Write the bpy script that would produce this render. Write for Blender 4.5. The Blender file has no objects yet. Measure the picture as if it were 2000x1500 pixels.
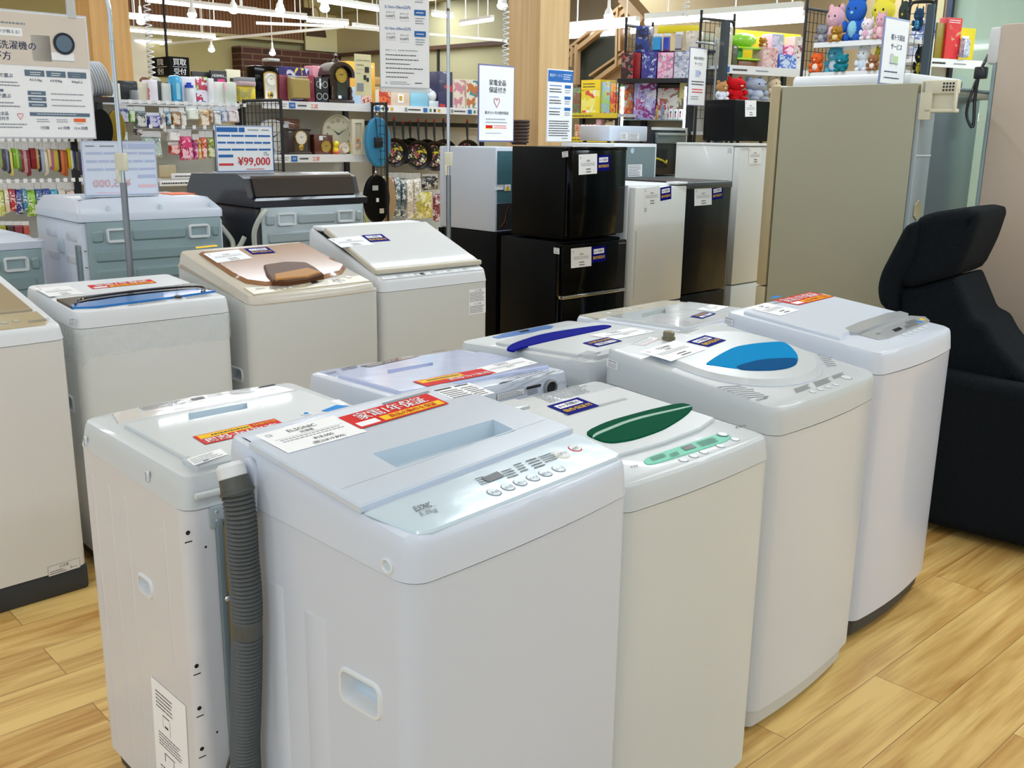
import bpy, bmesh, math, random
from mathutils import Vector, Matrix
from mathutils.geometry import tessellate_polygon
random.seed(7)
SC = bpy.context.scene
COL = SC.collection
R = math.radians
# ---------------------------------------------------------------- camera
F_PX, PITCH, ROLL, HC = 1928.0, R(14.18), R(0.82), 1.486
fw = Vector((0, math.cos(PITCH), -math.sin(PITCH)))
_rt = Vector((1, 0, 0)); _up = _rt.cross(fw)
rt = math.cos(ROLL) * _rt + math.sin(ROLL) * _up
up = -math.sin(ROLL) * _rt + math.cos(ROLL) * _up
cd = bpy.data.cameras.new('camera'); cam = bpy.data.objects.new('camera', cd); COL.objects.link(cam)
cd.sensor_width = 36; cd.lens = F_PX * 36 / 2000; cd.clip_start = .05; cd.clip_end = 200
cam.matrix_world = Matrix(((rt.x, up.x, -fw.x, 0), (rt.y, up.y, -fw.y, 0), (rt.z, up.z, -fw.z, HC), (0, 0, 0, 1)))
SC.camera = cam
CO = Vector((0, 0, HC))
# ---------------------------------------------------------------- view + world + lights
vs = SC.view_settings
vs.view_transform = 'Standard'; vs.look = 'None'; vs.gamma = 1; vs.exposure = -0.08; vs.use_curve_mapping = False
SC.cycles.max_bounces = 7; SC.cycles.transparent_max_bounces = 16
SC.cycles.use_denoising = True
W = bpy.data.worlds.new('world'); SC.world = W; W.use_nodes = True
bg = W.node_tree.nodes['Background']; bg.inputs[0].default_value = (.75, .885, 1.0, 1); bg.inputs[1].default_value = 1.05
U = Vector((math.cos(R(45)), math.sin(R(45)), 0)); V = Vector((-U.y, U.x, 0))
CEIL = 3.45
def area_light(name, loc, sx, sy, power, col=(.80, .91, 1), rz=45):
    l = bpy.data.lights.new(name, 'AREA'); l.shape = 'RECTANGLE'; l.size = sx; l.size_y = sy; l.energy = power; l.color = col
    o = bpy.data.objects.new(name, l); COL.objects.link(o); o.location = loc; o.rotation_euler = (0, 0, R(rz)); return o
# ceiling fluorescent rows and added fill (light of the tube fixtures built further down)
TUBES_AND_FILL = []  # row left of camera and last three added to brighten sides and back walls
for i, (a, b) in enumerate([(-2.6, -2.2), (-2.6, .0), (-2.6, 2.2), (-2.6, 4.4), (1.2, -2.2), (1.2, .0), (1.2, 2.2), (1.2, 4.6), (4.8, -2.2), (4.8, .4), (4.8, 3.4), (4.8, 6.4), (8.6, -1.6), (8.6, 1.6), (8.6, 4.6), (8.6, 7.6), (1.2, 7.6), (4.8, 9.6), (8.4, 10.8)]):
    c = U * a + V * b
    TUBES_AND_FILL.append((c.x, c.y))
    area_light('tube_and_fill_light', (c.x, c.y, CEIL - .11), 2.4, .10, 30 if a < 0 else (9 if b < 6 else 60) if a < 2 else (48 if b < 6 else 55) if a < 6 else 95)

# ---------------------------------------------------------------- materials
def lin(c):
    if isinstance(c, str):
        c = [int(c[i:i + 2], 16) / 255 for i in (0, 2, 4)]
    return tuple((x / 12.92 if x <= .04045 else ((x + .055) / 1.055) ** 2.4) for x in c[:3]) + (1,)
MATS = {}
def mat(name, col, rough=.5, metal=0, coat=0, emit=0, alpha=1, trans=0, bump=0, bscale=60, var=0, vscale=8, spec=.5, ior=1.5):
    if name in MATS: return MATS[name]
    m = bpy.data.materials.new(name); m.use_nodes = True; nt = m.node_tree; b = nt.nodes['Principled BSDF']
    c = lin(col); b.inputs['Base Color'].default_value = c; b.inputs['Roughness'].default_value = rough
    b.inputs['Metallic'].default_value = metal; b.inputs['Coat Weight'].default_value = coat; b.inputs['Coat Roughness'].default_value = .04
    b.inputs['Specular IOR Level'].default_value = spec; b.inputs['IOR'].default_value = ior
    b.inputs['Alpha'].default_value = alpha; b.inputs['Transmission Weight'].default_value = trans
    if emit:
        b.inputs['Emission Color'].default_value = c; b.inputs['Emission Strength'].default_value = emit
    tc = nt.nodes.new('ShaderNodeTexCoord')
    if bump:
        n = nt.nodes.new('ShaderNodeTexNoise'); n.inputs['Scale'].default_value = bscale; n.inputs['Detail'].default_value = 3
        bp = nt.nodes.new('ShaderNodeBump'); bp.inputs['Strength'].default_value = bump; bp.inputs['Distance'].default_value = .01
        nt.links.new(tc.outputs['Object'], n.inputs['Vector']); nt.links.new(n.outputs['Fac'], bp.inputs['Height'])
        nt.links.new(bp.outputs['Normal'], b.inputs['Normal'])
    if var:
        n = nt.nodes.new('ShaderNodeTexNoise'); n.inputs['Scale'].default_value = vscale; n.inputs['Detail'].default_value = 2
        mx = nt.nodes.new('ShaderNodeMix'); mx.data_type = 'RGBA'
        mx.inputs['A'].default_value = tuple(x * (1 - var) for x in c[:3]) + (1,); mx.inputs['B'].default_value = tuple(min(1, x * (1 + var)) for x in c[:3]) + (1,)
        nt.links.new(tc.outputs['Object'], n.inputs['Vector']); nt.links.new(n.outputs['Fac'], mx.inputs['Factor'])
        nt.links.new(mx.outputs['Result'], b.inputs['Base Color'])
    MATS[name] = m; return m
def multi(name, cols, scale=12, rough=.4, coat=0, stretch=(1, 1, 1), bump=0):
    """printed artwork / mottled surface: several inks chosen by a noise pattern"""
    if name in MATS: return MATS[name]
    m = mat(name, cols[0], rough, coat=coat, bump=bump); nt = m.node_tree; b = nt.nodes['Principled BSDF']
    tc = [n for n in nt.nodes if n.type == 'TEX_COORD'][0]
    mp = nt.nodes.new('ShaderNodeMapping'); mp.inputs['Scale'].default_value = stretch
    n = nt.nodes.new('ShaderNodeTexVoronoi'); n.inputs['Scale'].default_value = scale
    n2 = nt.nodes.new('ShaderNodeTexNoise'); n2.inputs['Scale'].default_value = scale * .7
    ad = nt.nodes.new('ShaderNodeMix'); ad.data_type = 'VECTOR'; ad.inputs['Factor'].default_value = .12
    nt.links.new(tc.outputs['Object'], mp.inputs['Vector']); nt.links.new(mp.outputs[0], n2.inputs['Vector'])
    nt.links.new(mp.outputs[0], ad.inputs['A']); nt.links.new(n2.outputs['Color'], ad.inputs['B']); nt.links.new(ad.outputs['Result'], n.inputs['Vector'])
    cr = nt.nodes.new('ShaderNodeValToRGB'); cr.color_ramp.interpolation = 'CONSTANT'
    el = cr.color_ramp.elements
    while len(el) < len(cols): el.new(.5)
    for i, c in enumerate(cols):
        el[i].position = .25 + .5 * i / len(cols) if i else 0; el[i].color = lin(c)
    sx = nt.nodes.new('ShaderNodeSeparateColor'); nt.links.new(n.outputs['Color'], sx.inputs[0])
    nt.links.new(sx.outputs[0], cr.inputs[0]); nt.links.new(cr.outputs[0], b.inputs['Base Color'])
    return m
def wood(name, c1, c2, axis=2, rough=.5, sc=1.0):
    if name in MATS: return MATS[name]
    m = mat(name, c1, rough); nt = m.node_tree; b = nt.nodes['Principled BSDF']
    tc = [n for n in nt.nodes if n.type == 'TEX_COORD'][0]
    mp = nt.nodes.new('ShaderNodeMapping'); s = [22 * sc] * 3; s[axis] = .9 * sc; mp.inputs['Scale'].default_value = s
    n = nt.nodes.new('ShaderNodeTexNoise'); n.inputs['Scale'].default_value = 1.0; n.inputs['Detail'].default_value = 5
    cr = nt.nodes.new('ShaderNodeValToRGB'); cr.color_ramp.elements[0].position = .3; cr.color_ramp.elements[1].position = .7
    cr.color_ramp.elements[0].color = lin(c1); cr.color_ramp.elements[1].color = lin(c2)
    nt.links.new(tc.outputs['Object'], mp.inputs['Vector']); nt.links.new(mp.outputs[0], n.inputs['Vector'])
    nt.links.new(n.outputs['Fac'], cr.inputs[0]); nt.links.new(cr.outputs[0], b.inputs['Base Color'])
    return m

# ---------------------------------------------------------------- picture <-> place
def ray(px, py):
    return (fw + rt * ((px - 1000) / F_PX) + up * ((750 - py) / F_PX)).normalized()
def atY(px, py, y):
    d = ray(px, py); return CO + d * (y / d.y)
def atZ(px, py, z):
    d = ray(px, py); return CO + d * ((z - HC) / d.z)
def atP(px, py, p, n):
    d = ray(px, py); return CO + d * ((p - CO).dot(n) / d.dot(n))

# ---------------------------------------------------------------- mesh builder
_txt = {}
def text_mesh(s, bold=0):
    k = (s, bold)
    if k not in _txt:
        c = bpy.data.curves.new('t', 'FONT'); c.body = s; c.resolution_u = 2; c.offset = bold
        o = bpy.data.objects.new('t', c); COL.objects.link(o); bpy.context.view_layer.update()
        m = bpy.data.meshes.new_from_object(o.evaluated_get(bpy.context.evaluated_depsgraph_get()))
        vv = [tuple(v.co)[:2] for v in m.vertices]; ff = [tuple(p.vertices) for p in m.polygons]
        bpy.data.objects.remove(o); bpy.data.curves.remove(c); bpy.data.meshes.remove(m)
        if vv:
            x0 = min(v[0] for v in vv); x1 = max(v[0] for v in vv); y0 = min(v[1] for v in vv); y1 = max(v[1] for v in vv)
        else: x0 = y0 = 0; x1 = y1 = 1
        _txt[k] = (vv, ff, x0, x1, y0, y1)
    return _txt[k]
def rrect(x0, y0, x1, y1, r, n=5, bow=0, bowb=0):
    pts = []
    for cx, cy, a0 in ((x1 - r, y0 + r, -90), (x1 - r, y1 - r, 0), (x0 + r, y1 - r, 90), (x0 + r, y0 + r, 180)):
        for i in range(n + 1):
            a = R(a0 + 90 * i / n); pts.append((cx + r * math.cos(a), cy + r * math.sin(a)))
    if bowb:  # same for the edge at y1
        k = 10; xs = [x1 - r - (x1 - x0 - 2 * r) * i / k for i in range(1, k)]; h = 2 * (n + 1)
        pts = pts[:h] + [(x, y1) for x in xs] + pts[h:]; w = (x1 - x0) / 2; xc = (x0 + x1) / 2
        pts = [(x, y + bowb * (1 - ((x - xc) / w) ** 2) if y > y1 - r * 1.01 else y) for x, y in pts]
    if bow:   # extra points along the front edge, pushed forward
        k = 10; xs = [x0 + r + (x1 - x0 - 2 * r) * i / k for i in range(1, k)]
        pts = pts + [(x, y0) for x in xs]
        w = (x1 - x0) / 2; xc = (x0 + x1) / 2
        pts = [(x, y - bow * (1 - ((x - xc) / w) ** 2) if y < y0 + r * 1.01 else y) for x, y in pts]
    return pts
def inset(pts, d):
    n = len(pts); out = []
    A = sum(pts[i][0] * pts[(i + 1) % n][1] - pts[(i + 1) % n][0] * pts[i][1] for i in range(n)); sg = 1 if A > 0 else -1
    for i in range(n):
        a = Vector(pts[i - 1]); b = Vector(pts[i]); c = Vector(pts[(i + 1) % n])
        e1 = (b - a); e2 = (c - b)
        if e1.length < 1e-9 or e2.length < 1e-9: out.append(tuple(b)); continue
        e1.normalize(); e2.normalize(); n1 = Vector((-e1.y, e1.x)) * sg; n2 = Vector((-e2.y, e2.x)) * sg
        m = n1 + n2; k = max(.35, m.length_squared / 2); out.append(tuple(b + m * (d / k)))
    return out
class MB:
    def __init__(s): s.v = []; s.f = []; s.mi = []; s.mats = []; s.T = Matrix()
    def m(s, mt):
        if isinstance(mt, str): mt = MATS[mt]
        if mt not in s.mats: s.mats.append(mt)
        return s.mats.index(mt)
    def add(s, vs, fs, mt):
        b = len(s.v); k = s.m(mt); s.v += [s.T @ Vector(v) for v in vs]
        s.f += [tuple(b + i for i in f) for f in fs]; s.mi += [k] * len(fs)
    def box(s, x0, y0, z0, x1, y1, z1, mt, c=0):
        if c <= 0:
            v = [(x, y, z) for z in (z0, z1) for x, y in ((x0, y0), (x1, y0), (x1, y1), (x0, y1))]
            s.add(v, [(3, 2, 1, 0), (4, 5, 6, 7), (0, 1, 5, 4), (1, 2, 6, 5), (2, 3, 7, 6), (3, 0, 4, 7)], mt); return
        c = min(c, (x1 - x0) / 2.01, (y1 - y0) / 2.01, (z1 - z0) / 2.01)
        o = rrect(x0, y0, x1, y1, c, 2); i = inset(o, c * .3); j = inset(o, c * .99)
        s.loft([[(x, y, z0) for x, y in j], [(x, y, z0 + c * .3) for x, y in i], [(x, y, z0 + c) for x, y in o], [(x, y, z1 - c) for x, y in o], [(x, y, z1 - c * .3) for x, y in i], [(x, y, z1) for x, y in j]], mt, 1, 1)
    def loft(s, rings, mt, c0=0, c1=0, skip=()):
        n = len(rings[0]); v = [p for r in rings for p in r]; f = []
        for k in range(len(rings) - 1):
            for i in range(n):
                if (k, i) in skip: continue
                j = (i + 1) % n; f.append((k * n + i, k * n + j, (k + 1) * n + j, (k + 1) * n + i))
        if c0: f.append(tuple(range(n))[::-1])
        if c1: f.append(tuple((len(rings) - 1) * n + i for i in range(n)))
        s.add(v, f, mt)
    def lathe(s, prof, mt, n=20, c=(0, 0, 0), cap=1):
        rr = [[(c[0] + r * math.cos(2 * math.pi * i / n), c[1] + r * math.sin(2 * math.pi * i / n), c[2] + z) for i in range(n)] for r, z in prof]
        s.loft(rr, mt, cap, cap)
    def tube(s, pts, r, mt, n=8, cap=1):
        pts = [Vector(p) for p in pts]; rings = []; N = None
        for i, p in enumerate(pts):
            t = (pts[min(i + 1, len(pts) - 1)] - pts[max(i - 1, 0)]).normalized()
            if N is None: N = t.orthogonal().normalized()
            N = (N - t * N.dot(t)).normalized(); B = t.cross(N); q = r[i] if isinstance(r, (list, tuple)) else r
            rings.append([tuple(p + (N * math.cos(2 * math.pi * k / n) + B * math.sin(2 * math.pi * k / n)) * q) for k in range(n)])
        s.loft(rings, mt, cap, cap)
    def ball(s, c, r, mt, n=14, k=9):
        if not isinstance(r, (tuple, list)): r = (r, r, r)
        v = [(c[0], c[1], c[2] - r[2])]; f = []
        for j in range(1, k):
            t = math.pi * j / k - math.pi / 2
            v += [(c[0] + r[0] * math.cos(t) * math.cos(2 * math.pi * i / n), c[1] + r[1] * math.cos(t) * math.sin(2 * math.pi * i / n), c[2] + r[2] * math.sin(t)) for i in range(n)]
        v.append((c[0], c[1], c[2] + r[2])); L = len(v) - 1
        for i in range(n):
            f.append((0, 1 + (i + 1) % n, 1 + i)); f.append((L, L - n + i, L - n + (i + 1) % n))
            for j in range(k - 2): a = 1 + j * n; f.append((a + i, a + (i + 1) % n, a + n + (i + 1) % n, a + n + i))
        s.add(v, f, mt)
    def poly(s, outer, holes, fn, mt):
        """flat polygon with holes; fn maps (x,y)->3D"""
        loops = [outer] + list(holes); tri = tessellate_polygon([[Vector((p[0], p[1], 0)) for p in l] for l in loops])
        P = [p for l in loops for p in l]; out = []
        for t in tri:
            a, b, c = [P[i] for i in t]; ar = (b[0] - a[0]) * (c[1] - a[1]) - (c[0] - a[0]) * (b[1] - a[1])
            if abs(ar) < 1e-12: continue
            out.append(tuple(t) if ar > 0 else tuple(t)[::-1])
        s.add([fn(*p) for p in P], out, mt)
    def slab(s, outer, zf, h, mt, holes=(), hd=.02, hmat=None, ch=.003, base=-.001):
        """plate lying on surface z=zf(x,y), thickness h, with sunk pockets"""
        A = sum(outer[i][0] * outer[(i + 1) % len(outer)][1] - outer[(i + 1) % len(outer)][0] * outer[i][1] for i in range(len(outer)))
        if A < 0: outer = outer[::-1]
        ch = min(ch, h * .8)
        o2 = inset(outer, ch) if ch else outer
        s.loft([[(x, y, zf(x, y) + base) for x, y in outer], [(x, y, zf(x, y) + h - ch) for x, y in outer], [(x, y, zf(x, y) + h) for x, y in o2]], mt)
        s.poly(o2, holes, lambda x, y: (x, y, zf(x, y) + h), mt)
        for hl in holes:
            hm = hmat or mt
            i2 = inset(hl, .006); q = Vector((hl[0][0], hl[0][1]))
            A = sum(hl[i][0] * hl[(i + 1) % len(hl)][1] - hl[(i + 1) % len(hl)][0] * hl[i][1] for i in range(len(hl)))
            if A < 0: hl = hl[::-1]; i2 = i2[::-1]
            s.loft([[(x, y, zf(x, y) + h - hd) for x, y in i2], [(x, y, zf(x, y) + h) for x, y in hl]][::-1], hm)
            s.poly(i2, [], lambda x, y: (x, y, zf(x, y) + h - hd), hm)
    def quad(s, O, ex, ey, u0, v0, u1, v1, mt, off=.0):
        n = ex.cross(ey).normalized() * off
        s.add([O + ex * u + ey * v + n for u, v in ((u0, v0), (u1, v0), (u1, v1), (u0, v1))], [(0, 1, 2, 3)], mt)
    def text(s, O, ex, ey, u, v, u1, v1, st, mt, off=.0, bold=0, fit=1):
        """string stretched (fit) or centred into the box u..u1, v..v1 of frame O,ex,ey"""
        vv, ff, x0, x1, y0, y1 = text_mesh(st, 0)
        if not ff: return
        a = (u1 - u) / (x1 - x0); b = (v1 - v) / (y1 - y0)
        n = ex.cross(ey).normalized() * off
        if not fit:
            sx = ex.length; sy = ey.length; k = min(a * sx, b * sy); a = k / sx; b = k / sy
            u = (u + u1) / 2 - a * (x1 - x0) / 2; v = (v + v1) / 2 - b * (y1 - y0) / 2
        for db in ((-bold * 1.2, bold * 1.2) if bold else (0,)): s.add([O + ex * (u + (p[0] + db - x0) * a) + ey * (v + (p[1] - y0) * b) + n for p in vv], ff, mt)
    def build(s, name, parent=None, mw=None, smooth=35, label=None):
        me = bpy.data.meshes.new(name); me.from_pydata([tuple(v) for v in s.v], [], s.f)
        for x in s.mats: me.materials.append(x)
        me.polygons.foreach_set('material_index', s.mi); me.validate(); me.update()
        bm = bmesh.new(); bm.from_mesh(me); bmesh.ops.remove_doubles(bm, verts=bm.verts, dist=1e-5); bm.to_mesh(me); bm.free()
        if smooth:
            me.polygons.foreach_set('use_smooth', [True] * len(me.polygons)); me.set_sharp_from_angle(angle=R(smooth))
        o = bpy.data.objects.new(name, me); COL.objects.link(o)
        if parent: o.parent = parent
        if mw: o.matrix_world = mw
        if label: o['label'] = label
        return o
def thing(name, label, cat, loc=(0, 0, 0), rz=0, group=None):
    o = bpy.data.objects.new(name, None); COL.objects.link(o); o.empty_display_size = .1
    o.location = loc; o.rotation_euler = (0, 0, R(rz)); o['label'] = label; o['category'] = cat
    if group: o['group'] = group
    return o
def tag(o, label, cat, group=None):
    o['label'] = label; o['category'] = cat
    if group: o['group'] = group
    return o
def structure(o): o['kind'] = 'structure'; return o
def frame_at(loc, rz):
    return Matrix.Translation(Vector(loc)) @ Matrix.Rotation(R(rz), 4, 'Z')
def one(mb, name, label, cat, loc, rz, group=None, smooth=35):
    """single-mesh thing whose builder coordinates are local to loc/rz"""
    o = mb.build(name, smooth=smooth); o.location = loc; o.rotation_euler = (0, 0, R(rz)); return tag(o, label, cat, group)

# base materials
mat('white_cool', 'D2DAE8', .36, coat=.12)
mat('white_panel', 'CDD6E6', .36, coat=.12)
mat('white_warm', 'C8CED2', .36, coat=.12)
mat('white_cabinet', 'CBD4E4', .36, coat=.12)
mat('white_cream', 'D6D8D6', .36, coat=.12)
mat('white_plain', 'DDE1E6', .4)
mat('paper', 'F4F6FA', .55); mat('ink', '23252B', .6); mat('ink_grey', '8A8F98', .6); mat('ink_navy', '1F3A66', .6)
mat('ink_blue', '1C66B4', .55); mat('ink_red', 'DD3B44', .55); mat('paper_blue', 'DCE4F4', .5)
mat('sticker_red', 'D6231E', .55, spec=.12); mat('sticker_yellow', 'F4C716', .55, spec=.12); mat('sticker_navy', '0A0C7C', .7, spec=.05)
mat('sticker_blue', '1D8BE0', .55, spec=.12); mat('orange', 'EC6A33', .5)
mat('film_line', 'C9CFDA', .3); mat('seam', '9A9DA5', .5)
mat('recess', 'BFD1E0', .35); mat('display', '0C0F14', .25, spec=.3); mat('button', 'D5E4EE', .3, coat=.5); mat('button_line', '7E8894', .5)
mat('dark_base', '2E3338', .5); mat('rubber', '17181A', .7); mat('hose_grey', '4B4F4F', .5); mat('hose_dark', '4A4D48', .45)
mat('green_glass', '005038', .7, spec=.03); mat('mint', '6CC8AC', .5); mat('cyan_glass', '0488C6', .7, spec=.03); mat('cyan_shaded', '035088', .7, spec=.03)
mat('blue_glass', '08128A', .7, spec=.03); mat('blue_band', '4E86D8', .3, coat=.6); mat('silver_grey', 'A9ACB0', .35, coat=.5)
mat('gold_beige', 'CFC8BC', .3, coat=.3); mat('gold_beige_dark', 'B5AF9A', .35, coat=.4); mat('brown_glass', '9A6E4E', .15, coat=.5); mat('brown_dark', '5A351C', .45, spec=.2); mat('amber', 'B0782A', .45, spec=.2)
mat('steel_galv', 'A9B6BC', .38, metal=.35, spec=.6); mat('steel_dark', '7C8B92', .4, metal=.35)
mat('steel_blue', '8AA0A6', .45, metal=.1)
mat('black_gloss', '020305', .12, coat=.06, spec=.15); mat('black_plain', '040507', .5, spec=.15); mat('black_brown', '121012', .35, coat=.1, spec=.2)
mat('charcoal', '1A1C25', .3, coat=.2); mat('chrome', 'D0D2D5', .15, metal=1); mat('pole_grey', '8C9196', .3, metal=.7)
mat('ivory', 'DDDAC4', .45); mat('yellow', 'EFCB1D', .4, coat=.3); mat('red', 'D01C24', .45); mat('blue', '1B47B8', .4)

def pen(mb, O, ex, ey, spec, off):
    """small printed layout: list of ('r',u0,v0,u1,v1,mat) and ('t',u0,v0,u1,v1,text,mat) with v downward"""
    off = off or .0004
    for k, it in enumerate(spec):
        if it[0] == 'r': mb.quad(O, ex, ey, it[1], 1 - it[4], it[3], 1 - it[2], it[5], off * (1 + .15 * (k % 3)))
        elif it[0] == 't': mb.text(O, ex, ey, it[1], 1 - it[4], it[3], 1 - it[2], it[5], it[6], off * 1.6, bold=it[7] if len(it) > 7 else 0, fit=0)
        elif it[0] == 'l':      # lines of illegibly small print: dashes
            _, u0, v0, u1, v1, n, mt = it
            for r_ in range(n):
                v = v0 + (v1 - v0) * (r_ + .3) / n; h = (v1 - v0) / n * .38; u = u0
                rr = random.Random(int(u0 * 997 + v0 * 331 + r_ * 17 + n))
                end = u1 - (u1 - u0) * rr.random() * .25
                while u < end:
                    w = (u1 - u0) * (.03 + .05 * rr.random()); w = min(w, end - u)
                    mb.quad(O, ex, ey, u, 1 - v - h, u + w, 1 - v, mt, off * 1.3); u += w + (u1 - u0) * .014
RED_ST = [('r', 0, 0, 1, 1, 'sticker_red'), ('t', .06, .07, .94, .55, '家電1年保証', 'paper', .02), ('r', .28, .62, .97, .93, 'sticker_yellow'), ('t', .32, .66, .94, .89, '商品の動作を保証', 'sticker_red', .02), ('r', .03, .62, .24, .9, 'paper')]
NAVY_ST = [('r', 0, 0, 1, 1, 'sticker_navy'), ('r', .12, .14, .86, .46, 'paper'), ('t', .17, .18, .81, .42, '6ヶ月間の', 'sticker_navy', .01), ('t', .08, .54, .92, .86, '動作保証付', 'sticker_yellow', .02)]
def price_sp(brand='', kind='洗濯機', p1='', p2=''):
    s = [('r', 0, 0, 1, 1, 'paper'), ('r', .07, .12, .13, .14, 'ink_grey'), ('r', .07, .2, .13, .22, 'ink_grey'), ('r', .07, .12, .08, .22, 'ink_grey'), ('r', .125, .12, .135, .22, 'ink_grey')]
    if brand: s.append(('t', .3, .12, .7, .24, brand, 'ink'))
    s += [('t', .4, .28, .6, .38, kind, 'ink'), ('r', .08, .415, .92, .425, 'ink_grey'), ('l', .12, .44, .9, .6, 2, 'ink_grey')]
    if p1: s.append(('t', .4, .66, .7, .78, p1, 'ink'))
    if p2: s.append(('t', .32, .82, .78, .96, p2, 'ink'))
    if not p1: s.append(('l', .4, .68, .72, .95, 2, 'ink'))
    return s
# ---------------------------------------------------------------- room
def plank_floor():
    m = mat('plank_floor', 'D2A969', .42, coat=.12); nt = m.node_tree; b = nt.nodes['Principled BSDF']; L = nt.links.new
    tc = [n for n in nt.nodes if n.type == 'TEX_COORD'][0]
    mp = nt.nodes.new('ShaderNodeMapping'); mp.inputs['Rotation'].default_value = (0, 0, R(-43)); L(tc.outputs['Object'], mp.inputs['Vector'])
    br = nt.nodes.new('ShaderNodeTexBrick'); br.offset = .37; br.inputs['Scale'].default_value = 1; br.inputs['Brick Width'].default_value = 1.25; br.inputs['Row Height'].default_value = .19
    br.inputs['Mortar Size'].default_value = .0012; br.inputs['Mortar Smooth'].default_value = .3; br.inputs['Bias'].default_value = -.1
    br.inputs['Color1'].default_value = (.15, .15, .15, 1); br.inputs['Color2'].default_value = (.85, .85, .85, 1); br.inputs['Mortar'].default_value = (.0, .0, .0, 1)
    L(mp.outputs[0], br.inputs['Vector'])
    # per plank shift of the grain
    ad = nt.nodes.new('ShaderNodeVectorMath'); ad.operation = 'MULTIPLY_ADD'; L(br.outputs['Color'], ad.inputs[0]); ad.inputs[1].default_value = (7.3, 3.1, 5); L(mp.outputs[0], ad.inputs[2])
    m2 = nt.nodes.new('ShaderNodeMapping'); m2.inputs['Scale'].default_value = (.8, 7, 1); L(ad.outputs[0], m2.inputs['Vector'])
    n1 = nt.nodes.new('ShaderNodeTexNoise'); n1.inputs['Scale'].default_value = 1.6; n1.inputs['Detail'].default_value = 4; n1.inputs['Distortion'].default_value = 1.3; L(m2.outputs[0], n1.inputs['Vector'])
    m3 = nt.nodes.new('ShaderNodeMapping'); m3.inputs['Scale'].default_value = (3, 90, 1); L(ad.outputs[0], m3.inputs['Vector'])
    n2 = nt.nodes.new('ShaderNodeTexNoise'); n2.inputs['Scale'].default_value = 1; n2.inputs['Detail'].default_value = 3; L(m3.outputs[0], n2.inputs['Vector'])
    wv = nt.nodes.new('ShaderNodeTexWave'); wv.wave_type = 'BANDS'; wv.bands_direction = 'Y'; wv.inputs['Scale'].default_value = .9; wv.inputs['Distortion'].default_value = 9; wv.inputs['Detail'].default_value = 2; wv.inputs['Detail Scale'].default_value = .7; L(m2.outputs[0], wv.inputs['Vector'])
    r1 = nt.nodes.new('ShaderNodeValToRGB'); e = r1.color_ramp.elements; e[0].position = .3; e[0].color = lin('B8863E'); e[1].position = .7; e[1].color = lin('EAC67C')
    mi = nt.nodes.new('ShaderNodeMath'); mi.operation = 'MULTIPLY_ADD'; L(n2.outputs['Fac'], mi.inputs[0]); mi.inputs[1].default_value = .34; L(n1.outputs['Fac'], mi.inputs[2])
    mj = nt.nodes.new('ShaderNodeMath'); mj.operation = 'MULTIPLY_ADD'; L(wv.outputs['Fac'], mj.inputs[0]); mj.inputs[1].default_value = .05; L(mi.outputs[0], mj.inputs[2])
    sb = nt.nodes.new('ShaderNodeSeparateColor'); L(br.outputs['Color'], sb.inputs[0])
    mk = nt.nodes.new('ShaderNodeMath'); mk.operation = 'MULTIPLY_ADD'; L(sb.outputs[0], mk.inputs[0]); mk.inputs[1].default_value = .30; L(mj.outputs[0], mk.inputs[2])
    ml = nt.nodes.new('ShaderNodeMath'); ml.operation = 'SUBTRACT'; L(mk.outputs[0], ml.inputs[0]); ml.inputs[1].default_value = .28
    L(ml.outputs[0], r1.inputs[0])
    mm = nt.nodes.new('ShaderNodeMix'); mm.data_type = 'RGBA'; L(br.outputs['Fac'], mm.inputs['Factor']); L(r1.outputs[0], mm.inputs['A']); mm.inputs['B'].default_value = lin('8A6A3A')
    # knots
    vo = nt.nodes.new('ShaderNodeTexVoronoi'); vo.inputs['Scale'].default_value = 2.2; L(ad.outputs[0], vo.inputs['Vector'])
    kr = nt.nodes.new('ShaderNodeValToRGB'); kr.color_ramp.elements[0].position = .0; kr.color_ramp.elements[0].color = (1, 1, 1, 1); kr.color_ramp.elements[1].position = .04; kr.color_ramp.elements[1].color = (0, 0, 0, 1); L(vo.outputs['Distance'], kr.inputs[0])
    mn = nt.nodes.new('ShaderNodeMix'); mn.data_type = 'RGBA'; L(kr.outputs[0], mn.inputs['Factor']); L(mm.outputs['Result'], mn.inputs['A']); mn.inputs['B'].default_value = lin('7E5830')
    L(mn.outputs['Result'], b.inputs['Base Color'])
    return m
mb = MB(); mb.box(-16, -4, -.1, 18, 26, 0, plank_floor()); structure(mb.build('floor', smooth=0))

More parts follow.
